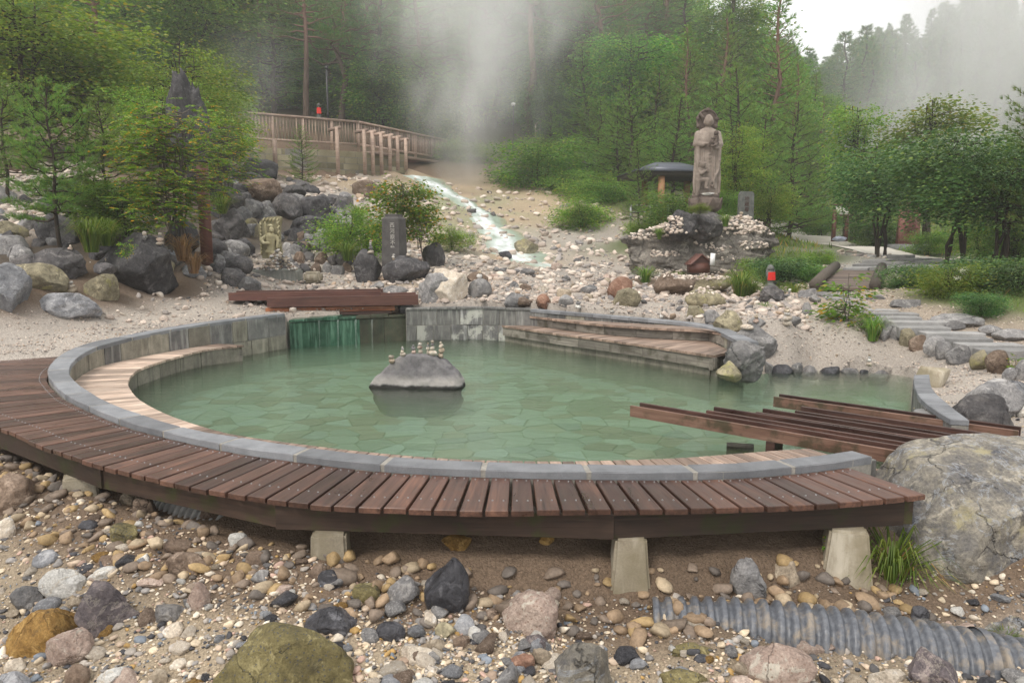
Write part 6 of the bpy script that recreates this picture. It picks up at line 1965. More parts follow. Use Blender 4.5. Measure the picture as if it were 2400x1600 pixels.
# ------------------------------------------------------------------ hot cascade: water running over the ochre slope
m, n, b, o = newmat('cascade_water')
va_ = n.nodes.new('ShaderNodeVertexColor')
va_.layer_name = 'Col'
setc(n, b, va_.outputs[0], .3, .5)
bump(n, b, noise(n, co(n, 'Object'), 9, 5, .6), .5, .03)
cl = [P(985, 414, 36.2), P(1000, 420, 35.5), P(1035, 437, 33), P(1080, 457, 31), P(1120, 482, 28.5), P(1148, 505, 26.5), P(1170, 530, 24.5), P(1190, 560, 22.5), P(1215, 588, 21), P(1245, 612, 19.6), P(1300, 628, 18.8)]
n1, n2 = 300, 25
c_ = resample(catmull(np.array(cl), 10), n1)
nn = normals2(c_)
u_ = np.linspace(0, 1, n1)
wd_ = np.interp(u_, [0, .12, .35, .5, .7, .85, 1], [2.6, 1.7, 1.25, 1.5, 2.1, 2.2, 1.2])
wd_ *= 1 + .25 * vnoise(np.c_[u_ * 14, 0 * u_, 0 * u_], 3)
off_ = .18 * vnoise(np.c_[u_ * 9, 0 * u_ + 3, 0 * u_], 4)
T_ = np.linspace(-.5, .5, n2)
v = np.concatenate([c_[:, :2] + nn * (wd_ * t + off_)[:, None] for t in T_])
z = ground(v[:, 0], v[:, 1]).reshape(n2, n1)
prof_ = np.clip(1 - (np.abs(T_) / .5) ** 2, 0, 1)[:, None]
zz = (z * .55 + z.mean(0) * .45) + .09 * prof_ - .03 + .06 * fbm(np.c_[v * 2.5, 0 * v[:, 0]], 3, 6).reshape(n2, n1) * prof_
U2, T2 = np.tile(u_, n2), np.repeat(T_, n1)
st = fbm(np.c_[U2 * 26, T2 * 13, 0 * U2], 4, 8)
core = np.clip(1.25 - np.abs(T2 + .10 * vnoise(np.c_[U2 * 8, 0 * U2, 0 * U2], 12)) / .22, 0, 1)
foam = np.clip(core * (.55 + 1.3 * st) + .25 * core, 0, 1)[:, None]
marg = np.clip((np.abs(T2) - .30) / .16 + .5 * st, 0, 1)[:, None]
C_ = np.array((.30, .37, .30)) * (1 - foam) + np.array((.80, .85, .87)) * foam
C_ = C_ * (1 - marg) + np.array((.27, .27, .17)) * marg
f = [(j * n1 + i, j * n1 + i + 1, (j + 1) * n1 + i + 1, (j + 1) * n1 + i) for j in range(n2 - 1) for i in range(n1 - 1)]
hs_ = obj('hot_stream', np.c_[v, zz.ravel()], f, m, None, True)
at = hs_.data.color_attributes.new('Col', 'FLOAT_COLOR', 'POINT')
at.data.foreach_set('color', np.c_[np.clip(C_, 0, 1), np.ones(len(C_))].astype(np.float32).ravel())
tag(hs_, 'white and pale green hot stream running down the ochre slope', None, None, 'structure')
# ------------------------------------------------------------------ vegetation
def unit(a): return a / (np.linalg.norm(a, axis=-1, keepdims=True) + 1e-9)
def needles(g, pos, dr, n_, l, w_, spread=.9, up=.25):
    N_ = len(pos)
    p = np.repeat(pos, n_, 0)
    d = unit(np.repeat(dr, n_, 0) + spread * g.normal(size=(N_ * n_, 3)) * .6 + (0, 0, up))
    s = unit(np.cross(d, g.normal(size=d.shape)))
    ll = (l * g.uniform(.7, 1.2, N_ * n_))[:, None]
    v = np.stack((p - s * w_ / 2, p + s * w_ / 2, p + d * ll), 1).reshape(-1, 3)
    return v, np.arange(N_ * n_ * 3).reshape(-1, 3)
def leaves(g, pos, dr, l, w_, flat=.6, var=.35):
    N_ = len(pos)
    d = unit(dr)
    nrm = unit(g.normal(size=(N_, 3)) * (1 - flat) + np.array((0, 0, 1.0)) * flat)
    s = unit(np.cross(d, nrm))
    k = (g.uniform(1 - var, 1 + var, N_))[:, None]
    droop = np.array((0, 0, -.12)) * l * k
    v = np.stack((pos, pos + d * l * k * .45 + s * w_ * k * .5, pos + d * l * k + droop, pos + d * l * k * .45 - s * w_ * k * .5), 1).reshape(-1, 3)
    return v, np.arange(N_ * 4).reshape(-1, 4)
def poly3(g, a, b_, n_, wob):
    t = np.linspace(0, 1, n_)[:, None]
    p = a + (b_ - a) * t
    p[1:-1] += g.normal(size=(n_ - 2, 3)) * wob
    return p
def pine(seed, H, c0, L, nb, tn, nl, nw, taper=.7, sub=.24, rise=.15, rtr=.018, spread=.9, matl='pine', bark='pine', tstep=.12, young=False):
    g = np.random.default_rng(seed)
    T, C = Geo(), []
    tp = poly3(g, np.zeros(3), np.array((g.normal() * .04 * H, g.normal() * .04 * H, H)), 9, .012 * H)
    T.add(*tube(tp, np.linspace(H * rtr, H * .004, 9), 8))
    az = g.uniform(0, 6)
    P_, D_ = [], []
    for i in range(nb):
        t = (i + g.uniform(0, .9)) / nb
        z = H * (c0 + (1 - c0) * t)
        b0 = np.array([np.interp(z, tp[:, 2], tp[:, k]) for k in range(3)])
        az += 2.4 + g.normal() * .3
        ln_ = (L * (1 - t) ** taper * g.uniform(.6, 1.1)) + .06 * L
        dv = np.array((math.cos(az), math.sin(az), rise * (2.2 * t - .4) + g.normal() * .08))
        b1 = b0 + dv * ln_
        bp_ = poly3(g, b0, b1, 6, .03 * ln_)
        bp_[:, 2] += (np.linspace(0, 1, 6) ** 2) * ln_ * (.12 if not young else .3) - np.linspace(0, 1, 6) * ln_ * .05
        T.add(*tube(bp_, np.linspace(H * .005 * (1.2 - t) + .006, .004, 6), 5))
        m_ = max(int(ln_ / sub), 3)
        side = np.array((-math.sin(az), math.cos(az), 0))
        for j in range(m_):
            u = .25 + .75 * (j + g.uniform(0, .8)) / m_
            q = np.array([np.interp(u, np.linspace(0, 1, 6), bp_[:, k]) for k in range(3)])
            sl_ = ln_ * g.uniform(.16, .38) * (1.15 - u) + .12 * min(ln_, 1)
            sd = unit(dv * g.uniform(.4, .9) + side * (1 if j % 2 else -1) * g.uniform(.6, 1.1) + np.array((0, 0, g.uniform(-.05, .3))))
            e_ = q + sd * sl_
            k_ = max(int(sl_ / tstep), 2)
            tt = np.linspace(.2, 1, k_)[:, None]
            P_.append(q + (e_ - q) * tt + g.normal(size=(k_, 3)) * .02)
            D_.append(np.repeat(sd[None] + ((0, 0, .5) if young else (0, 0, .15)), k_, 0))
            if j % 2 == 0: T.add(*tube([q, e_], (.006, .003), 3))
        P_.append(bp_[-1:]); D_.append(unit(dv)[None])
    P_, D_ = np.concatenate(P_), np.concatenate(D_)
    v, f = needles(g, P_, D_, tn, nl, nw, spread)
    tv, tf = T.out()
    return mesh('trunk', tv, tf, BK[bark], True), mesh('crown', v, f, LF[matl])
def broad(seed, H, R_, nst, ncl, nlf, l, w_, matl, bark='dark', c0=.3, flatc=.45, lean=.5, comp=False, flat=.6, thick=.014):
    g = np.random.default_rng(seed)
    T, P_, D_ = Geo(), [], []
    tips = []
    for s in range(nst):
        a = g.uniform(0, 6.28)
        top = np.array((math.cos(a), math.sin(a), 0)) * R_ * g.uniform(.2, .6) * lean + (0, 0, H * g.uniform(.72, .95))
        b0 = np.array((g.normal() * .03 * H, g.normal() * .03 * H, 0))
        st_ = poly3(g, b0, top, 7, .013 * H)
        T.add(*tube(st_, np.linspace(H * thick, H * .003, 7), 6))
        for j in range(max(ncl // nst, 3)):
            u = c0 + (1 - c0) * g.uniform(0, 1) ** .8
            q = np.array([np.interp(u, np.linspace(0, 1, 7), st_[:, k]) for k in range(3)])
            a2 = g.uniform(0, 6.28)
            rr = R_ * g.uniform(.25, 1.0) * math.sqrt(max(1 - ((u - .55) / .75) ** 2, .1))
            e_ = q + np.array((math.cos(a2) * rr, math.sin(a2) * rr, g.uniform(-.05, .22) * rr))
            bb_ = poly3(g, q, e_, 5, .04 * rr)
            T.add(*tube(bb_, np.linspace(H * .005, .004, 5), 4))
            tips.append(e_)
            if comp:
                for _ in range(nlf):
                    k = g.uniform(.35, 1.05)
                    q2 = q + (e_ - q) * k + g.normal(size=3) * .09 * R_
                    a3 = a2 + g.normal() * .9
                    dr = np.array((math.cos(a3), math.sin(a3), g.uniform(-.35, .25)))
                    sd = np.array((-math.sin(a3), math.cos(a3), 0))
                    RL_ = l * 3.6 * g.uniform(.7, 1.15)
                    for m_ in range(7):
                        base = q2 + dr * RL_ * (.15 + .85 * m_ / 6) + (0, 0, -.10 * RL_ * (m_ / 6) ** 2)
                        if m_ == 6: P_.append(base); D_.append(dr + (0, 0, -.1))
                        else:
                            for sg in (-1, 1): P_.append(base); D_.append(sd * sg + dr * .55 + (0, 0, -.12))
            else:
                n2 = int(nlf * g.uniform(.6, 1.3))
                sp = np.array((1, 1, flatc)) * R_ * .24
                pp_ = e_ + g.normal(size=(n2, 3)) * sp * g.uniform(.7, 1.2) - (0, 0, .02)
                P_ += list(pp_)
                D_ += list(unit(pp_ - q + g.normal(size=(n2, 3)) * .3 * R_ * .5) * (1, 1, .5) + (0, 0, -.1))
    v, f = leaves(g, np.array(P_), np.array(D_), l, w_, flat)
    tv, tf = T.out()
    return mesh('trunk', tv, tf, BK[bark], True), mesh('crown', v, f, LF[matl])
PR = {
 'pineA': pine(1, 13, .42, 3.6, 44, 10, .27, .026), 'pineB': pine(2, 15, .5, 3.2, 46, 10, .27, .026), 'pineC': pine(3, 11, .3, 3.8, 54, 10, .27, .026),
 'conA': pine(4, 10, .08, 2.6, 90, 7, .22, .02, taper=.95, rise=.1, matl='pine', bark='dark'),
 'conB': pine(5, 9, .05, 2.5, 90, 10, .22, .022, taper=.9, rise=.22, matl='young', young=True),
 'far': pine(6, 12, .06, 2.9, 70, 7, .6, .09, taper=.9, sub=.4, tstep=.3, bark='dark'),
 'farB': pine(16, 13, .2, 3.2, 60, 7, .6, .09, taper=.7, sub=.4, tstep=.3, bark='dark'),
 'yngA': pine(7, 3.0, .22, 1.1, 40, 16, .12, .008, taper=.55, sub=.085, rise=.35, rtr=.014, matl='young', bark='dark', tstep=.05, young=True),
 'yngB': pine(8, 6.5, .10, 2.5, 64, 15, .18, .015, taper=.75, sub=.2, rise=.3, matl='young', bark='dark', tstep=.11, young=True),
 'yngC': pine(9, 6.0, .06, 2.7, 60, 15, .18, .015, taper=.6, sub=.2, rise=.25, matl='young', bark='dark', tstep=.11, young=True),
 'brA': broad(11, 9, 3.2, 3, 75, 190, .19, .12, 'broad', c0=.3), 'brB': broad(12, 8, 3.4, 4, 80, 190, .19, .12, 'broad', c0=.2),
 'ltA': broad(13, 6, 2.4, 4, 80, 210, .12, .07, 'light', c0=.25, flatc=.3), 'ltB': broad(14, 4.5, 2.0, 5, 80, 190, .10, .055, 'light', c0=.2, flatc=.28),
 'bushA': broad(15, 2.0, 1.3, 7, 70, 150, .09, .05, 'broad', c0=.1, flatc=.5), 'bushB': broad(17, 1.8, 1.2, 7, 70, 150, .08, .045, 'light', c0=.1, flatc=.5),
 'bushC': broad(18, 1.6, 1.2, 7, 70, 150, .085, .045, 'dgreen', c0=.1, flatc=.5),
 'rowan': broad(19, 2.5, 1.15, 7, 70, 7, .07, .032, 'rowan', 'grey', c0=.45, comp=True, flat=.75, thick=.008),
 'rowanL': broad(20, 1.5, 1.15, 6, 60, 7, .07, .032, 'rowan', 'grey', c0=.3, comp=True, flat=.75, thick=.008),
 'maple': broad(21, 1.9, .62, 5, 65, 60, .06, .045, 'rowan', 'grey', c0=.4, flatc=.4, thick=.007),
 'dkA': broad(22, 3.6, 1.7, 5, 100, 160, .10, .05, 'dgreen', c0=.42, flatc=.5), 'dkB': broad(23, 3.2, 1.5, 5, 100, 160, .10, .05, 'dgreen', c0=.42, flatc=.5),
 'slim': broad(24, 4.2, .95, 4, 90, 110, .085, .045, 'light', 'dark', c0=.35, flatc=.45, lean=.9),
 'weed': broad(25, 1.0, .28, 3, 33, 16, .075, .035, 'rowan', 'grey', c0=.2, thick=.006),
}
_used = {}
NAMES = {'pine': 'pine_tree', 'con': 'conifer_tree', 'far': 'pine_tree', 'yng': 'young_pine', 'br': 'broadleaf_tree', 'lt': 'maple_tree', 'bush': 'bush', 'rowan': 'rowan_bush', 'maple': 'maple_sapling', 'dk': 'broadleaf_tree', 'slim': 'slender_tree', 'weed': 'leafy_weed'}
def nm(k):
    for a in sorted(NAMES, key=len, reverse=True):
        if k.startswith(a): return NAMES[a]
def plant(key, loc, sc_, rz, label, cat='tree', group=None, sz=None):
    t = bpy.data.objects.new(nm(key), None)
    COL.objects.link(t)
    t.location = loc
    t.rotation_euler = (0, 0, rz)
    t.scale = (sc_, sc_, sc_ * (sz or 1))
    tag(t, label, cat, group)
    for n_, me in zip(('trunk' if cat == 'tree' else 'stem', 'crown' if cat == 'tree' else 'foliage'), PR[key]):
        o = bpy.data.objects.new(n_, me)
        COL.objects.link(o)
        o.parent = t
    return t
def base(px, py, Y=None, free=False):
    if Y is None: Y = hit(px, py)
    p = P(px, py, Y)
    return (p[0], p[1], p[2] if free else min(p[2], gz(p[0], p[1]) + .02))
HT = {k: max(v.co[2] for v in m[0].vertices) for k, m in PR.items()}
def plantpx(key, px, pb, pt, Y, rz, label, cat='tree', group=None, sx=1.0, free=False):
    if Y is None: Y = hit(px, pb)
    b_ = base(px, pb, Y, free)
    h_ = (P(px, pt, Y)[2] - b_[2])
    s = h_ / HT[key] / 1.0
    return plant(key, b_, s * sx, rz, label, cat, group, 1 / sx)
# near left
plantpx('yngA', 142, 592, 190, None, .3, 'young pine with a thin bare trunk in front of the left slope', sx=1.0)
plantpx('yngA', 258, 560, 225, None, 2.2, 'young pine in the middle of the left thicket', sx=.95)
plantpx('yngA', 20, 480, 190, None, 4.0, 'young pine at the left picture edge', sx=1.2)
plantpx('rowan', 425, 590, 250, 13.4, 1.0, 'rowan bush with feathery bright green leaves and a few yellow ones', 'bush', sx=.95, free=True)
plantpx('rowanL', 405, 570, 400, 13.0, 2.0, 'low spreading rowan bush above the big black boulder', 'bush', sx=1.0, free=True)
plantpx('rowan', 520, 430, 285, 18.5, 3.0, 'rowan bush overhanging the lava spire on the right', 'bush', sx=.9)
plantpx('bushA', 300, 565, 430, None, .5, 'shady green bush behind the low rowan', 'bush', sx=1.1)
plantpx('bushC', 215, 530, 430, None, 1.5, 'dark green bush under the young pines', 'bush', sx=1.1)
plantpx('ltA', 60, 430, -60, 23, .0, 'yellow-green maple filling the top left corner', sx=1.2)
plantpx('ltA', 210, 430, 90, 25, 2.0, 'yellow-green maple behind the left young pine', sx=1.15)
plantpx('ltB', 450, 420, 105, 24, 1.0, 'light green maple behind the lava spire', sx=.85)
plantpx('ltB', 380, 420, 200, 22, 2.5, 'light green maple left of the lava spire', sx=1.1)
plantpx('ltB', 520, 380, 190, 29, 3.2, 'light green maple spreading over the left bridge railing', sx=.8)
plantpx('yngC', 712, 440, 295, 27, 1.0, 'small dark pine shrub in front of the retaining wall', sx=.8)
plantpx('maple', 935, 605, 425, 17.0, .7, 'slender maple sapling growing beside the carved stele', sx=1.0)
plantpx('maple', 985, 615, 480, 17.4, 2.7, 'smaller maple sapling right of the carved stele', sx=.9)
plantpx('bushB', 818, 560, 500, 18, 1.2, 'small light green shrub left of the carved stele', 'bush', sx=1.0)
plantpx('bushB', 1060, 570, 535, 20, .2, 'low yellowish shrub on the rubble right of the sapling', 'bush', sx=1.2)
plantpx('weed', 525, 680, 625, 15.0, .5, 'leafy weed beside the dark trough', 'plant')
plantpx('weed', 300, 615, 560, 11.6, 1.5, 'thin weed growing on the black boulder', 'plant', free=True)
# bushes on the slope right of the spring
for k, (key, px, pb, pt, Y, lb) in enumerate((('bushA', 1265, 470, 340, 36, 'green bush at the foot of the steam plume'), ('bushA', 1330, 490, 405, 34, 'green bush below the log fence'), ('bushB', 1395, 500, 415, 32, 'light green bush right of the log fence'), ('bushA', 1425, 520, 430, 31, 'green bush left of the pavilion'), ('bushB', 1300, 420, 330, 40, 'light green bush above the log fence'), ('bushB', 1360, 545, 470, 27, 'grassy light green bush on the ochre slope'), ('bushA', 1450, 450, 330, 38, 'tall green bush behind the pavilion, left'), ('bushC', 1210, 470, 400, 38, 'dark bush beside the upper stream'), ('bushA', 1520, 420, 310, 40, 'green bush behind the pavilion roof'), ('bushB', 1110, 400, 330, 43, 'pale bush in the steam at the end of the bridge'), ('bushA', 1050, 395, 340, 43, 'green bush at the right end of the bridge'), ('bushB', 1500, 560, 515, 24, 'light bush between the pavilion and the layered rock'), ('bushA', 1590, 505, 455, 23.5, 'green bush directly left of the tall statue'))):
    plantpx(key, px, pb, pt, Y, k * 1.3, lb, 'bush', sx=1.2)
# pines and shrubs around the statue
for k, (key, px, pb, pt, Y, lb, sx) in enumerate((('yngC', 1480, 470, 190, 33, 'lush young pine left of the statue halo', 1.15), ('yngB', 1570, 460, 225, 30, 'lush young pine right behind the tall statue', 1.1), ('yngC', 1660, 450, 180, 31, 'broad young pine behind the statue, right', 1.1), ('yngB', 1745, 480, 150, 28, 'feathery young pine right of the statue', 1.0), ('conB', 1800, 480, -30, 33, 'tall pointed conifer against the white sky', .9), ('yngC', 1850, 510, 230, 29, 'wide young pine at the right of the tall conifer', 1.05), ('conB', 1700, 420, 20, 40, 'tall conifer behind the feathery young pine', 1.0), ('yngB', 1905, 530, 330, 36, 'young pine above the pale path', 1.2), ('yngB', 1400, 440, 230, 38, 'young pine on the slope above the log fence', 1.2), ('yngC', 1600, 400, 110, 42, 'tall young pine high behind the statue', 1.1),
    ('yngB', 1820, 545, 400, 37, 'low pine behind the layered rock at right', 1.25), ('yngB', 1500, 505, 330, 25.5, 'small pine in front of the pavilion roof', .8), ('yngC', 1445, 480, 240, 34, 'lush young pine left of the pavilion', 1.0), ('yngC', 1530, 440, 160, 37, 'lush young pine above the pavilion', 1.0), ('conB', 1620, 440, 60, 37, 'tall green conifer rising behind the statue halo', .9), ('yngB', 1710, 470, 230, 29, 'feathery young pine between the statue and the tall conifer', 1.0), ('yngC', 1780, 500, 260, 27, 'bushy young pine in front of the tall conifer', 1.0), ('conB', 1860, 490, 130, 37, 'pointed conifer right of the tall one', .8), ('yngC', 1380, 420, 250, 41, 'lush young pine above the log fence', 1.0), ('yngB', 1290, 400, 250, 43, 'young pine right of the steam plume', 1.1))):
    plantpx(key, px, pb, pt, Y, k * 1.7, lb, sx=sx)
plantpx('ltB', 1722, 490, 292, 24, .4, 'light green layered shrub right of the tall statue', 'bush', sx=.72, free=True)
plantpx('bushB', 1800, 520, 440, 24, 1.4, 'light shrub behind the grey stele', 'bush', sx=.9, free=True)
plantpx('bushA', 1700, 515, 450, 22.8, 2.4, 'green shrub between the statue and the grey stele', 'bush', sx=.8, free=True)
plantpx('bushB', 1640, 502, 478, 18.4, 2.9, 'small fern-like plant at the foot of the statue', 'plant', sx=1.2, free=True)
# right-hand trees
for k, (key, px, pb, pt, Y, lb, sx) in enumerate((('slim', 2000, 520, 245, 30, 'slender light green tree beside the information board', .8), ('slim', 2165, 520, 240, 29, 'light green tree top above the dark right tree', 1.1), ('dkA', 2060, 600, 335, 21, 'dark glossy-leaved tree over the granite monument', .85), ('dkB', 2245, 615, 315, 17.5, 'dark glossy-leaved tree with several bent trunks at right', .95), ('dkA', 2350, 640, 330, 16, 'dark glossy-leaved tree at the right edge', 1.05), ('ltB', 2380, 560, 335, 19, 'yellow-green tree at the right edge behind the dark tree', .9), ('dkB', 2080, 560, 400, 33, 'dark bush-like tree behind the information board', 1.0))):
    plantpx(key, px, pb, pt, Y, k * 2.1, lb, sx=sx)
for k, (key, px, pb, pt, Y, lb) in enumerate((('bushA', 1860, 670, 605, 16.5, 'green bush left of the plank footbridge'), ('bushC', 1840, 680, 610, 16, 'dark green bush right of the bibbed statue'), ('bushB', 1915, 625, 588, 19, 'light bush beside the pale path'), ('bushA', 1905, 665, 625, 15.5, 'green bush at the left log kerb'), ('bushC', 2130, 690, 625, 13.5, 'dark bush right of the plank footbridge'), ('bushC', 2300, 700, 610, 12.5, 'dark bush under the right-hand trees'), ('bushC', 2390, 720, 620, 11.6, 'dark bush at the right picture edge'), ('bushA', 2200, 690, 640, 13, 'green bush behind the white flowers'), ('bushA', 2175, 580, 545, 24, 'green shrub hiding the foot of the granite monument'), ('bushC', 2050, 565, 520, 27.5, 'dark clipped shrub left of the granite monument'), ('bushA', 2300, 590, 520, 22, 'green shrub behind the right trunks'), ('bushA', 2390, 610, 540, 19, 'green shrub at the right edge behind the trunks'), ('bushB', 1780, 660, 610, 18, 'light shrub under the right end of the layered rock'), ('bushA', 1920, 545, 490, 33, 'green bush behind the information board, left'), ('bushA', 1860, 530, 470, 38, 'green bush beyond the far end of the path'), ('bushC', 2300, 740, 690, 10.8, 'low dark shrub beyond the slab steps'))):
    plantpx(key, px, pb, pt, Y, k * .9, lb, 'bush', sx=1.25)
plantpx('weed', 1985, 790, 640, 10.9, .3, 'tall leafy weed in front of the slab steps', 'plant', sx=1.2)
plantpx('weed', 1950, 770, 700, 11.2, 1.3, 'leafy weed clump left of the slab steps', 'plant', sx=1.2)
plantpx('weed', 2015, 790, 720, 10.6, 2.3, 'low leafy weed at the foot of the slab steps', 'plant', sx=1.2)
plantpx('weed', 2375, 880, 830, 8.2, 2.9, 'small weed between the near kerb stones', 'plant', sx=1.4)
plantpx('weed', 1942, 1310, 1245, 3.95, 2.9, 'small green sprout beside the right footing', 'plant', sx=.9)
h_ = plantpx('bushB', 2215, 715, 625, 12, .9, 'hydrangea-like shrub with small white flower heads', 'bush', sx=1.1)
g = np.random.default_rng(77)
for dx, dy, dz in ((-.25, -.5, 1.5), (.1, -.6, 1.55), (.45, -.5, 1.35), (-.45, -.4, 1.2), (.65, -.35, 1.5)):
    pp_ = g.normal(size=(46, 3)) * (.10, .06, .035)
    v, f = leaves(g, pp_, g.normal(size=(46, 3)), .07, .05, .7)
    o = obj('flower_head', v, f, LF['flower'], h_, False, (dx, dy, dz))
# pine bough reaching in at the top right
plantpx('yngB', 2500, 420, -40, 15, .5, 'pine whose boughs reach in at the top right edge', sx=.8)
# --- forest on the hillside
for k, (key, px, pb, pt, Y, lb) in enumerate((('pineA', 718, 290, -170, 40, 'tall pine with a bare grey trunk behind the bridge railing'), ('pineB', 610, 270, -140, 44, 'tall pine with a reddish trunk at the upper left'), ('pineC', 1012, 300, -150, 46, 'tall pine behind the right end of the bridge'), ('pineB', 1246, 330, -260, 47, 'tall straight pine with an orange trunk right of the steam'), ('pineA', 1385, 330, -160, 48, 'tall pine with a dark trunk above the log fence'), ('pineB', 1465, 300, -180, 50, 'tall pine with a bright orange trunk on the right slope'), ('pineA', 1505, 240, -150, 53, 'tall pine with a pale trunk and long side boughs'), ('pineC', 1150, 320, -190, 50, 'tall pine wrapped in the steam plume'), ('pineA', 250, 300, -240, 33, 'tall pine with long dark boughs at the upper left'), ('pineB', 1560, 300, -130, 52, 'tall pine left of the pointed conifer'), ('pineC', 880, 290, -130, 46, 'tall spreading pine above the bridge'), ('pineC', 1090, 330, 20, 46, 'dark low-branched pine behind the steam'))):
    plantpx(key, px, pb, pt, Y, k * 1.9, lb)
g = np.random.default_rng(5)
cnt = 0
keys = ['pineA', 'pineB', 'pineC', 'conA', 'conA', 'conB', 'brA', 'brB', 'brA', 'brB']
spots = []
tries = 0
while len(spots) < 215 and tries < 9000:
    tries += 1
    Y = g.uniform(43, 96)
    X = g.uniform(-.85, .42) * Y
    if any((X - a) ** 2 + (Y - b_) ** 2 < (2.3 + (Y - 43) * .025) ** 2 for a, b_ in spots): continue
    px = 1200 + FPX * X / Y
    if Y < 50 and 1000 < px < 1300: continue
    spots.append((X, Y))
xs = np.array(spots)
zs = ground(xs[:, 0], xs[:, 1])
for (X, Y), z in zip(spots, zs):
    px = 1200 + FPX * X / Y
    key = keys[g.integers(len(keys))]
    if px > 1650: key = ['conB', 'conA', 'brA', 'conB'][g.integers(4)]
    sc_ = g.uniform(.75, 1.15)
    if px > 1730: sc_ *= .62
    zone = 'behind the bridge at upper left' if px < 650 else 'behind the bridge and the spring' if px < 1050 else 'behind the steam plume' if px < 1350 else 'on the slope behind the statue'
    kind = 'pine' if key.startswith('pine') else 'dark conifer' if key.startswith('con') else 'broad-leaved tree'
    plant(key, (X, Y, z - .2), sc_, g.uniform(0, 6.28), '%s in the misty hillside forest %s' % (kind, zone), 'tree', 'forest %ss %s' % (kind, zone))
# understorey
n0 = 0
while n0 < 130:
    Y = g.uniform(39, 66)
    X = g.uniform(-.75, .40) * Y
    px = 1200 + FPX * X / Y
    if Y < 45 and 560 < px < 1340: continue
    z = gz(X, Y)
    zone = 'left of the bridge' if px < 650 else 'behind the bridge' if px < 1050 else 'behind the steam' if px < 1350 else 'behind the statue'
    if px > 1340 and g.uniform() < .75:
        plant(['yngB', 'yngC'][g.integers(2)], (X, Y, z - .1), g.uniform(.55, 1.05), g.uniform(0, 6.28), 'lush young pine among the forest edge ' + zone, 'tree', 'young pines of the forest edge ' + zone)
    else:
        plant(['bushA', 'bushB', 'bushC', 'bushA'][g.integers(4)], (X, Y, z - .1), g.uniform(1.2, 2.3), g.uniform(0, 6.28), 'undergrowth bush on the forest floor ' + zone, 'bush', 'forest undergrowth ' + zone)
    n0 += 1
# far hills
n0 = 0
while n0 < 230:
    Y = g.uniform(72, 200)
    X = g.uniform(.30, .80) * Y
    z = gz(X, Y)
    k_ = g.integers(2)
    px = 1200 + FPX * X / Y
    top = CAMZ + (HY - np.interp(px, [1750, 1880, 1960, 2060, 2150, 2250, 2500], [60, 165, 125, 75, 20, -60, -200])) * Y / FPX   # crest line of that hill
    sc_ = min(g.uniform(.7, 1.15), (top - z + g.uniform(-1.5, 1.0)) / 12.5)
    n0 += 1
    if sc_ < .25: continue
    plant(('far', 'farB')[k_], (X, Y, z - .3), sc_, g.uniform(0, 6.28), 'distant tree on the misty right-hand hill', 'tree', 'trees on the far right hill')
n0 = 0
while n0 < 90:
    Y = g.uniform(98, 195)
    X = g.uniform(-.80, .10) * Y
    z = gz(X, Y)
    plant(('far', 'farB')[g.integers(2)], (X, Y, z - .3), g.uniform(.8, 1.3), g.uniform(0, 6.28), 'distant bluish tree on the hill behind the left forest', 'tree', 'trees on the far left hill')
    n0 += 1
# --- grass tufts
def tuft(seed, n_, h_, sp, mat):
    g = np.random.default_rng(seed)
    a = g.uniform(0, 6.28, n_)
    b0 = np.c_[np.cos(a), np.sin(a), 0 * a] * (g.uniform(0, 1, n_) * sp * .3)[:, None]
    d = np.c_[np.cos(a), np.sin(a), 0 * a]
    hh = (h_ * g.uniform(.6, 1.1, n_))[:, None]
    out = (sp * g.uniform(.3, 1.2, n_))[:, None]
    s = np.c_[-np.sin(a), np.cos(a), 0 * a] * .005 * (h_ / .3)
    p1 = b0 + d * out * .3 + np.array((0, 0, 1)) * hh * .75
    p2 = b0 + d * out * .8 + np.array((0, 0, 1)) * hh
    p3 = b0 + d * out * 1.3 + np.array((0, 0, 1)) * hh * .72
    v = np.stack((b0 - s, b0 + s, p1 + s * .9, p1 - s * .9, p2 + s * .6, p2 - s * .6, p3), 1).reshape(-1, 3)
    i = np.arange(n_)[:, None] * 7
    f = np.concatenate((i + (0, 1, 2, 3), i + (3, 2, 4, 5), i + (5, 4, 6, 6))).reshape(-1, 4)
    f = [tuple(dict.fromkeys(q.tolist())) for q in f]
    return mesh('grass_blades', v, f, LF[mat])
TF = [tuft(1, 150, .34, .22, 'grass'), tuft(2, 120, .30, .26, 'grass'), tuft(3, 110, .3, .24, 'dry')]
def grass(px, py, Y, s, k, label):
    p = P(px, py, Y) if Y else P(px, py, hit(px, py))
    o = link('grass_tuft', TF[k], None, (p[0], p[1], p[2] - .01), (0, 0, px))
    o.scale = (s, s, s)
    tag(o, label, 'grass tuft')
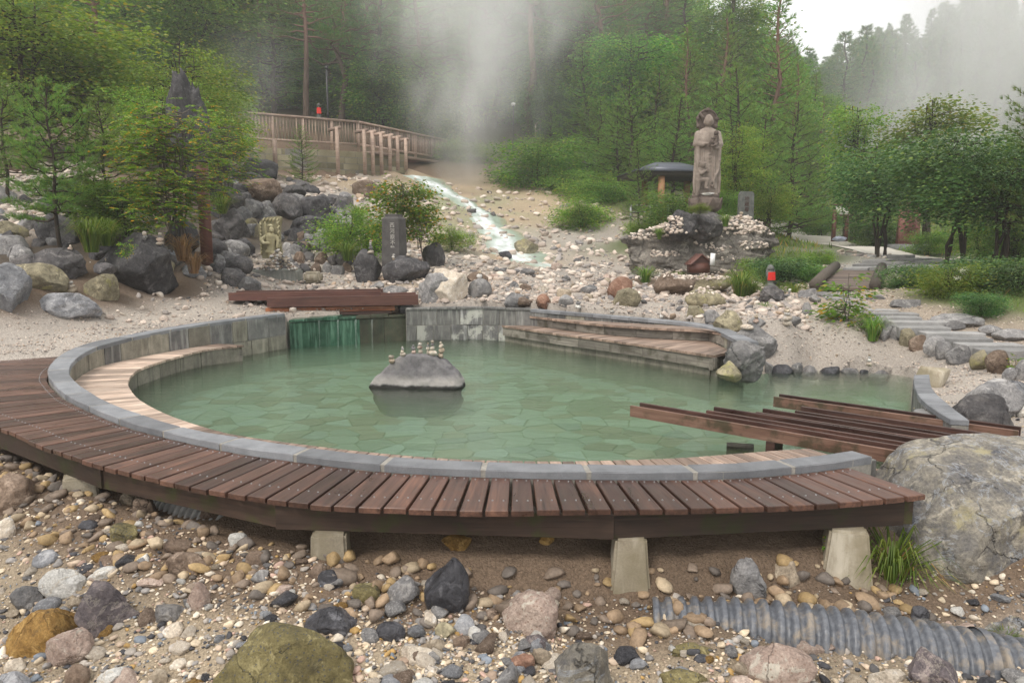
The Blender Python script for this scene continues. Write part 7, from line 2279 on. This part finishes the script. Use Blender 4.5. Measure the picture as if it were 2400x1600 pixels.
for a in ((2085, 1390, 3.95, 1.05, 0, 'long green grass tuft beside the right footing under the boulder'), (2130, 1385, 4.0, .75, 1, 'drooping grass at the foot of the huge boulder'), (215, 590, 12, 1.6, 0, 'tall grass tuft beside the pine trunk at left'), (250, 575, 12.4, 1.5, 1, 'grass tuft left of the big black boulder'), (430, 610, 13, 1.5, 2, 'dry brownish grass hanging right of the black boulder'), (455, 640, 13, 1.2, 2, 'dry grass in front of the brown post'), (520, 500, 17, 1.4, 1, 'grass growing beside the brown post'), (815, 610, 16.5, 1.4, 1, 'grass tuft left of the upright black stone'), (840, 530, 19, 1.6, 0, 'grass among the lava boulders above the stele'),
          (1735, 705, 14.2, 1.7, 0, 'tall grass clump right of the ledge blocks'), (1758, 700, 14.3, 1.3, 1, 'lower grass clump right of the ledge blocks'), (1512, 665, 16.5, 1.3, 1, 'grass tuft left of the brown ledge block'), (1585, 668, 16.8, .9, 0, 'grass tuft on the brown ledge block'), (2045, 797, 10.3, 1.0, 0, 'arching grass clump beside the first kerb stone'), (1790, 742, 12.2, .7, 0, 'small bright grass tuft in the cairn field'), (1860, 705, 14, 1.2, 1, 'grass at the foot of the dark green bush'), (2355, 1510, None, .3, 1, 'tiny grass tuft on the grey slab at the right edge'), (1570, 700, 15, .9, 2, 'dry grass on the bank below the ledge'), (1545, 560, 19, .8, 0, 'grass on the layered rock, left'), (1700, 530, 18.7, .9, 0, 'grass on top of the layered rock, right'), (1360, 540, 27, 2.6, 0, 'tall grass on the ochre slope'), (1390, 530, 27.5, 2.4, 1, 'tall grass right on the ochre slope')):
    grass(*a)
# --- meadow grass beside the path: uncountable
g = np.random.default_rng(9)
N_ = 26000
Yg = g.uniform(10.5, 46, N_)
Xg = g.uniform(.16, .78, N_) * Yg
cc = gcol(Xg, Yg)
PTH = catmull(np.array([P(2420, 622, 19.5), P(2240, 612, 20.8), P(2080, 596, 23.5), P(1960, 572, 28), P(1850, 553, 33), P(1800, 540, 38)]), 6)
ok = (cc[:, 1] > cc[:, 0] * 1.12) & (np.hypot(Xg, Yg) > 10) & (polydist(Xg, Yg, PTH) > 1.25)
Xg, Yg = Xg[ok], Yg[ok]
zg = ground(Xg, Yg)
a = g.uniform(0, 6.28, len(Xg))
h_ = g.uniform(.05, .16, len(Xg)) * np.clip(Yg / 18, .7, 2)
b0 = np.c_[Xg, Yg, zg - .01]
s = np.c_[np.cos(a), np.sin(a), 0 * a] * (h_ * .12)[:, None]
tip = b0 + np.c_[g.normal(size=(len(Xg), 2)) * (h_ * .4)[:, None], h_]
v = np.stack((b0 - s, b0 + s, tip), 1).reshape(-1, 3)
tag(obj('meadow_grass', v, np.arange(len(v)).reshape(-1, 3), LF['grass']), 'short green grass on the ground beside the pale path', 'grass', None, 'stuff')
# ------------------------------------------------------------------ gravel: uncountable small stones as real geometry, the largest ones singly
PAL = np.array([(.58, .48, .35), (.64, .57, .47), (.52, .41, .31), (.25, .235, .225), (.35, .315, .28), (.055, .055, .062), (.11, .105, .105), (.19, .215, .25), (.40, .255, .095), (.45, .31, .25), (.27, .20, .15)])
PW = np.array((.20, .15, .12, .12, .10, .08, .07, .06, .03, .04, .03))
PW = PW / PW.sum()
m, n, b, o = newmat('gravel_stones')
a = n.nodes.new('ShaderNodeVertexColor')
a.layer_name = 'Col'
v_ = co(n)
nn_ = noise(n, v_, 60, 4, .65)
setc(n, b, mixc(n, .7, a.outputs[0], ramp(n, nn_, [(.3, .62), (.7, 1.3)]), 'MULTIPLY'), .7, .35)
bump(n, b, nn_, .4, .004)
GM = m
def shapes(sub, n_, rough=.14):
    o = []
    for k in range(n_):
        v, f = rockv(5000 + k * 13, sub, 9, rough * .8)
        o.append((v, f))
    return o
SH1, SH2 = shapes(1, 8), shapes(2, 10)
def scatter(name, X, Y, Z, size, sh, label, pal=PAL, pw=PW, seed=1, flat=.62, parent=None):
    g = np.random.default_rng(seed)
    N_ = len(X)
    pick = g.integers(len(sh), size=N_)
    V, F, C, off = [], [], [], 0
    for k, (bv, bf) in enumerate(sh):
        i = np.where(pick == k)[0]
        if not len(i): continue
        m_ = len(i)
        a = g.uniform(0, 6.28, m_)
        sx, sy, sz = size[i] * g.uniform(.8, 1.5, m_), size[i] * g.uniform(.7, 1.1, m_), size[i] * flat * g.uniform(.7, 1.2, m_)
        x = bv[None, :, 0] * sx[:, None]
        y = bv[None, :, 1] * sy[:, None]
        z = bv[None, :, 2] * sz[:, None]
        tl = g.normal(size=m_) * .25
        z = z + x * tl[:, None]
        ca, sa = np.cos(a)[:, None], np.sin(a)[:, None]
        v = np.stack((x * ca - y * sa + X[i, None], x * sa + y * ca + Y[i, None], z + Z[i, None] + sz[:, None] * .22), -1)
        V.append(v.reshape(-1, 3))
        F.append((bf[None] + (np.arange(m_) * len(bv))[:, None, None]).reshape(-1, 3) + off)
        c = pal[g.choice(len(pal), size=m_, p=pw)] * g.uniform(.8, 1.28, (m_, 1))
        C.append(np.repeat(c, len(bv), 0))
        off += m_ * len(bv)
    V, F, C = np.concatenate(V), np.concatenate(F), np.concatenate(C)
    me = mesh(name, V, F, GM, True)
    at = me.color_attributes.new('Col', 'FLOAT_COLOR', 'POINT')
    at.data.foreach_set('color', np.c_[np.clip(C, 0, 1), np.ones(len(C))].astype(np.float32).ravel())
    o = link(name, me, parent)
    return tag(o, label, None if parent else 'gravel', None, 'stuff')
def front_pts(N_, seed, soil):
    g = np.random.default_rng(seed)
    px, py = g.uniform(-80, 2480, N_), g.uniform(1010, 1650, N_)
    r = np.array([ray(a, b_) for a, b_ in zip(px, py)])
    t = (-.17 - CAMZ) / r[:, 2]
    X, Y = r[:, 0] * t, r[:, 1] * t
    ok = ~inpoly(X, Y, DECKP) & (Y > 1.5) & ~inpoly(X, Y, POOLX)
    X, Y = X[ok], Y[ok]
    s = polydist(X, Y, DK)
    pr = np.where(X > .2, np.interp(s, [.0, .18, .45, .8], [.22, .32, .55, 1]), np.interp(s, [0, .1, .3], [.35, .6, 1]))
    pr = np.where((X > 1.0) & (s > .2), pr * 1.0, pr)
    pr = pr * np.clip(.75 + .7 * fbm(np.c_[X, Y, 0 * X] * 1.7, 3, 55), .15, 1)
    k = g.uniform(0, 1, len(X)) < pr
    X, Y = X[k], Y[k]
    return X, Y, ground(X, Y)
g = np.random.default_rng(2)
X, Y, Z = front_pts(34000, 1, 0)
scatter('fine_gravel', X, Y, Z, .010 + .010 * g.uniform(0, 1, len(X)) ** 2, SH1, 'fine mixed gravel on the river bed in the foreground')
X, Y, Z = front_pts(9000, 2, 0)
scatter('pebble_gravel', X, Y, Z, .020 + .036 * g.uniform(0, 1, len(X)) ** 3, SH2, 'rounded mixed pebbles on the river bed in the foreground', seed=2)
# stones sticking out of the earth bank under the boardwalk
g = np.random.default_rng(31)
t_ = g.uniform(0, 1, 1000)
i_ = (t_ * 150).astype(int) + 4
s_ = g.uniform(-.12, .35, 1000)
_dr = resample(DK, 200)
_dd = _dr[i_, :2] - PC
_dd /= np.linalg.norm(_dd, axis=1)[:, None]
X, Y = _dr[i_, 0] + _dd[:, 0] * s_, _dr[i_, 1] + _dd[:, 1] * s_
k = Y < 7
X, Y = X[k], Y[k]
scatter('bank_stones', X, Y, ground(X, Y), .028 + .08 * g.uniform(0, 1, len(X)) ** 2.5, SH2, 'yellowish and brown stones sticking out of the earth bank under the boardwalk', np.array([(.34, .24, .12), (.28, .20, .13), (.20, .155, .12), (.40, .32, .22), (.14, .12, .105)]), np.array((.2, .25, .25, .15, .15)), 33, .7)
# single loose stones
X, Y, Z = front_pts(900, 3, 0)
LM = [('pale', 'cream'), ('white', 'whitish'), ('grey', 'grey'), ('blue', 'bluish grey'), ('wet', 'black'), ('tan', 'tan'), ('pink', 'pinkish'), ('brown', 'brown'), ('ochre', 'rusty orange')]
lw = np.array((.26, .14, .12, .10, .10, .08, .08, .08, .04))
proto = {}
for i in range(min(len(X), 295)):
    k = g.choice(len(LM), p=lw / lw.sum())
    j = int(g.integers(3))
    if (k, j) not in proto:
        v, f = rockv(9000 + k * 31 + j * 7, 3, 8, .10)
        proto[(k, j)] = mesh('loose_stone', v * (1.25, 1.0, .68), f, RK[LM[k][0]], True)
    o = link('loose_stone', proto[(k, j)], None, (X[i], Y[i], Z[i] + .008), (g.normal() * .2, g.normal() * .2, g.uniform(0, 6.28)))
    s = .04 + .075 * g.uniform(0, 1) ** 1.6
    o.scale = (s, s, s)
    zone = 'left foreground gravel' if X[i] < -.9 else 'centre foreground gravel' if X[i] < .6 else 'right foreground gravel near the pipe'
    tag(o, 'small %s stone lying loose on the %s' % (LM[k][1], zone), 'stone', 'loose %s stones on the %s' % (LM[k][1], zone))
# gravel behind and beside the pool
def back_pts(N_, y0, y1, seed, lum):
    g = np.random.default_rng(seed)
    u = g.uniform(0, 1, N_)
    Y = 1 / (1 / y0 + (1 / y1 - 1 / y0) * u)
    X = g.uniform(-.80, .80, N_) * Y
    c = gcol(X, Y)
    l = c.sum(1) / 3
    ok = (l > lum) & ~inpoly(X, Y, POOLX) & ~inpoly(X, Y, DECKP) & (c[:, 0] > c[:, 1])
    # keep the gravel off the pool side of the rim
    X, Y = X[ok], Y[ok]
    return X, Y, ground(X, Y)
BP = np.array([(.50, .42, .36), (.58, .51, .44), (.42, .35, .30), (.30, .27, .25), (.20, .185, .18), (.10, .095, .095), (.40, .30, .22)])
BW = np.array((.28, .2, .2, .14, .09, .04, .05))
X, Y, Z = back_pts(46000, 7.5, 20, 11, .20)
g = np.random.default_rng(3)
scatter('pale_gravel', X, Y, Z, (.016 + .022 * g.uniform(0, 1, len(X)) ** 2) * np.clip(Y / 11, .8, 1.6), SH1, 'pale pinkish gravel around the far side of the pool', BP, BW, 4)
X, Y, Z = back_pts(15000, 11, 36, 12, .17)
k = (Y > 13) | (g.uniform(0, 1, len(X)) < .25)
k &= ~((X > 3) & (Y < 14)) & ~((X > 5) & (Y < 20))
X, Y, Z = X[k], Y[k], Z[k]
sz_ = (.05 + .17 * g.uniform(0, 1, len(X)) ** 3.2) * np.clip(Y / 18, .7, 1.5)
k = sz_ > .095
scatter('slope_rubble', X[k], Y[k], Z[k], sz_[k], SH2, 'broken pale rubble strewn below the spring', BP, BW, 5, .7)
k = ~k
scatter('slope_rubble', X[k], Y[k], Z[k], sz_[k], SH1, 'small pale broken stones strewn below the spring', BP, BW, 15, .7)
# cairn field rubble on the right
N_ = 420
px, py = g.uniform(1640, 1900, N_), g.uniform(680, 765, N_)
q = [G(a, b_, .62 - (b_ - 680) * .0015) for a, b_ in zip(px, py)]
X, Y = np.array([a[0] for a in q]), np.array([a[1] for a in q])
k = ~inpoly(X, Y, POOLX)
X, Y = X[k], Y[k]
scatter('cairn_rubble', X, Y, ground(X, Y), .05 + .12 * g.uniform(0, 1, len(X)) ** 2, SH2, 'flat grey and pale rubble of the cairn field', BP, BW, 6, .55)
# white stones on the left slope
N_ = 260
px, py = g.uniform(0, 240, N_), g.uniform(400, 560, N_)
X, Y, Z = [], [], []
for a, b_ in zip(px, py):
    h_ = hit(a, b_)
    p = P(a, b_, h_)
    X.append(p[0]); Y.append(p[1]); Z.append(p[2])
X, Y, Z = map(np.array, (X, Y, Z))
scatter('white_rubble', X, Y, Z, .06 + .16 * g.uniform(0, 1, len(X)) ** 2, SH2, 'whitish stones strewn over the upper left slope', BP[:4], np.array((.3, .4, .2, .1)), 7, .6)
# pebbles piled on the layered statue rock: dropped along the sight lines onto its real surface
bpy.context.view_layer.update()
tv, tf, off = [], [], 0
for o_ in bpy.data.objects:
    if o_.type == 'MESH' and o_.name.split('.')[0] in ('statue_rock', 'crag') or (o_.get('label') or '').startswith(('brown ledge', 'olive ledge', 'flat tan boulder')):
        mw = o_.matrix_world
        tv += [mw @ q.co for q in o_.data.vertices]
        tf += [[i + off for i in p.vertices] for p in o_.data.polygons]
        off += len(o_.data.vertices)
bvh = BVHTree.FromPolygons(tv, tf)
X, Y, Z, Sz = [], [], [], []
for (x0, y0, x1, y1, c_, s) in ((1472, 508, 1600, 562, 430, .085), (1690, 506, 1815, 550, 300, .09), (1735, 568, 1802, 586, 50, .08), (1520, 588, 1600, 602, 50, .07), (1580, 632, 1725, 655, 260, .06), (1535, 632, 1600, 648, 60, .06), (1600, 672, 1700, 690, 60, .05), (1600, 540, 1700, 580, 26, .07), (1655, 570, 1720, 610, 50, .06)):
    for _ in range(c_):
        r = ray(g.uniform(x0, x1), g.uniform(y0, y1))
        h_ = bvh.ray_cast(Vector((0, 0, CAMZ)), Vector(r).normalized())
        if h_[0] is not None and h_[1].z > -.15:
            X.append(h_[0].x); Y.append(h_[0].y + .01); Z.append(h_[0].z - .005); Sz.append(s * g.uniform(.6, 1.4))
X, Y, Z, Sz = map(np.array, (X, Y, Z, Sz))
if len(X): scatter('offering_pebbles', X, Y, Z, Sz, SH2, 'pale offering pebbles heaped on the layered statue rock', BP[:4], np.array((.3, .4, .2, .1)), 8, .75)
# ------------------------------------------------------------------ haze and steam
def volbox(name, v, f, dens, label, col=(.97, .985, 1.0), fn=None):
    m = bpy.data.materials.new(name + '_air')
    m.use_nodes = True
    n = m.node_tree
    n.nodes.clear()
    o = n.nodes.new('ShaderNodeOutputMaterial')
    pv_ = n.nodes.new('ShaderNodeVolumePrincipled')
    pv_.inputs['Color'].default_value = c4(col)
    pv_.inputs['Density'].default_value = dens
    pv_.inputs['Anisotropy'].default_value = .1
    n.links.new(pv_.outputs[0], o.inputs['Volume'])
    if fn: fn(n, pv_)
    ob = obj(name, v, f, m)
    return tag(ob, label, None, None, 'stuff')
volbox('haze', boxv(-275, -70, -4, 275, 280, 105), BOXF, .0015, 'thin even mist over the whole valley')
# a leaning column of steam: density falls off from a curved axis, broken up by noise
def plume(name, base_, H, lean, r0, r1, dens, dtop, sc_, label, lo=.40, hi=.72, warp=1.0):
    rm = max(r0, r1) * 1.25
    x0, x1 = min(0, lean[0] * H) - rm, max(0, lean[0] * H) + rm
    y0, y1 = min(0, lean[1] * H) - rm, max(0, lean[1] * H) + rm
    def fn(n, pv_):
        v = co(n, 'Object')
        nv = noise(n, v, sc_ * .8, 3, .55, 0, 'Color')
        ad = n.nodes.new('ShaderNodeVectorMath'); ad.operation = 'SUBTRACT'
        n.links.new(nv, ad.inputs[0]); ad.inputs[1].default_value = (.5, .5, .5)
        sc2 = n.nodes.new('ShaderNodeVectorMath'); sc2.operation = 'SCALE'
        n.links.new(ad.outputs[0], sc2.inputs[0]); sc2.inputs['Scale'].default_value = warp * (r0 + r1)
        a2 = n.nodes.new('ShaderNodeVectorMath')
        n.links.new(v, a2.inputs[0]); n.links.new(sc2.outputs[0], a2.inputs[1])
        sp = n.nodes.new('ShaderNodeSeparateXYZ'); n.links.new(a2.outputs[0], sp.inputs[0])
        s0 = n.nodes.new('ShaderNodeSeparateXYZ'); n.links.new(v, s0.inputs[0])
        t = math_(n, 'MULTIPLY', s0.outputs[2], 1 / H, True)
        dx = math_(n, 'SUBTRACT', sp.outputs[0], math_(n, 'MULTIPLY', t, lean[0] * H))
        dy = math_(n, 'SUBTRACT', sp.outputs[1], math_(n, 'MULTIPLY', t, lean[1] * H))
        r = math_(n, 'ADD', r0, math_(n, 'MULTIPLY', t, r1 - r0))
        q = math_(n, 'DIVIDE', math_(n, 'SQRT', math_(n, 'ADD', math_(n, 'MULTIPLY', dx, dx), math_(n, 'MULTIPLY', dy, dy))), r)
        w_ = math_(n, 'POWER', math_(n, 'SUBTRACT', 1.0, q, True), 1.6)
        ends = math_(n, 'MULTIPLY', math_(n, 'MULTIPLY', t, 9.0, True), math_(n, 'MULTIPLY', math_(n, 'SUBTRACT', 1.0, t), 4.0, True))
        a = ramp(n, noise(n, co(n, 'Object', (1, 1, .55)), sc_ * 1.7, 6, .62, .5), [(lo, 0.0), (hi, 1.0)])
        k = math_(n, 'ADD', dens, math_(n, 'MULTIPLY', t, dtop - dens))
        d = math_(n, 'MULTIPLY', math_(n, 'MULTIPLY', math_(n, 'MULTIPLY', w_, a), ends), k)
        n.links.new(d, pv_.inputs['Density'])
    o = volbox(name, boxv(x0, y0, 0, x1, y1, H), BOXF, 0, label, (.985, .99, 1.0), fn)
    o.location = base_
    return o
plume('steam', P(1078, 480, 36.5), 15, (.12, .1), 2.0, 9.5, .85, .20, .24, 'white steam plume rising from the hot spring above the cascade', .34, .68, .75)
plume('steam', P(1150, 380, 41), 13, (-.1, .05), 10, 17, .04, .065, .12, 'wide thin veil of steam drifting across the forest edge', .36, .66, .7)
plume('steam', P(2050, 520, 62), 30, (.55, .0), 10, 19, .40, .26, .07, 'broad bank of steam drifting before the right-hand hill', .36, .66, .6)
plume('steam', P(585, 440, 26), 6, (.1, .1), .9, 2.4, .30, .15, .5, 'thin wisp of steam in front of the bridge railing', .36, .68, .6)
plume('steam', P(1310, 660, 18), 1.4, (.3, .1), 1.5, 1.2, .35, .1, .9, 'faint low steam over the hot rivulet below the cascade', .36, .68, .6)
plume('steam', P(320, 250, 97), 30, (.1, .0), 12, 14, .09, .07, .08, 'bluish mist hanging behind the left forest', .34, .66, .6)
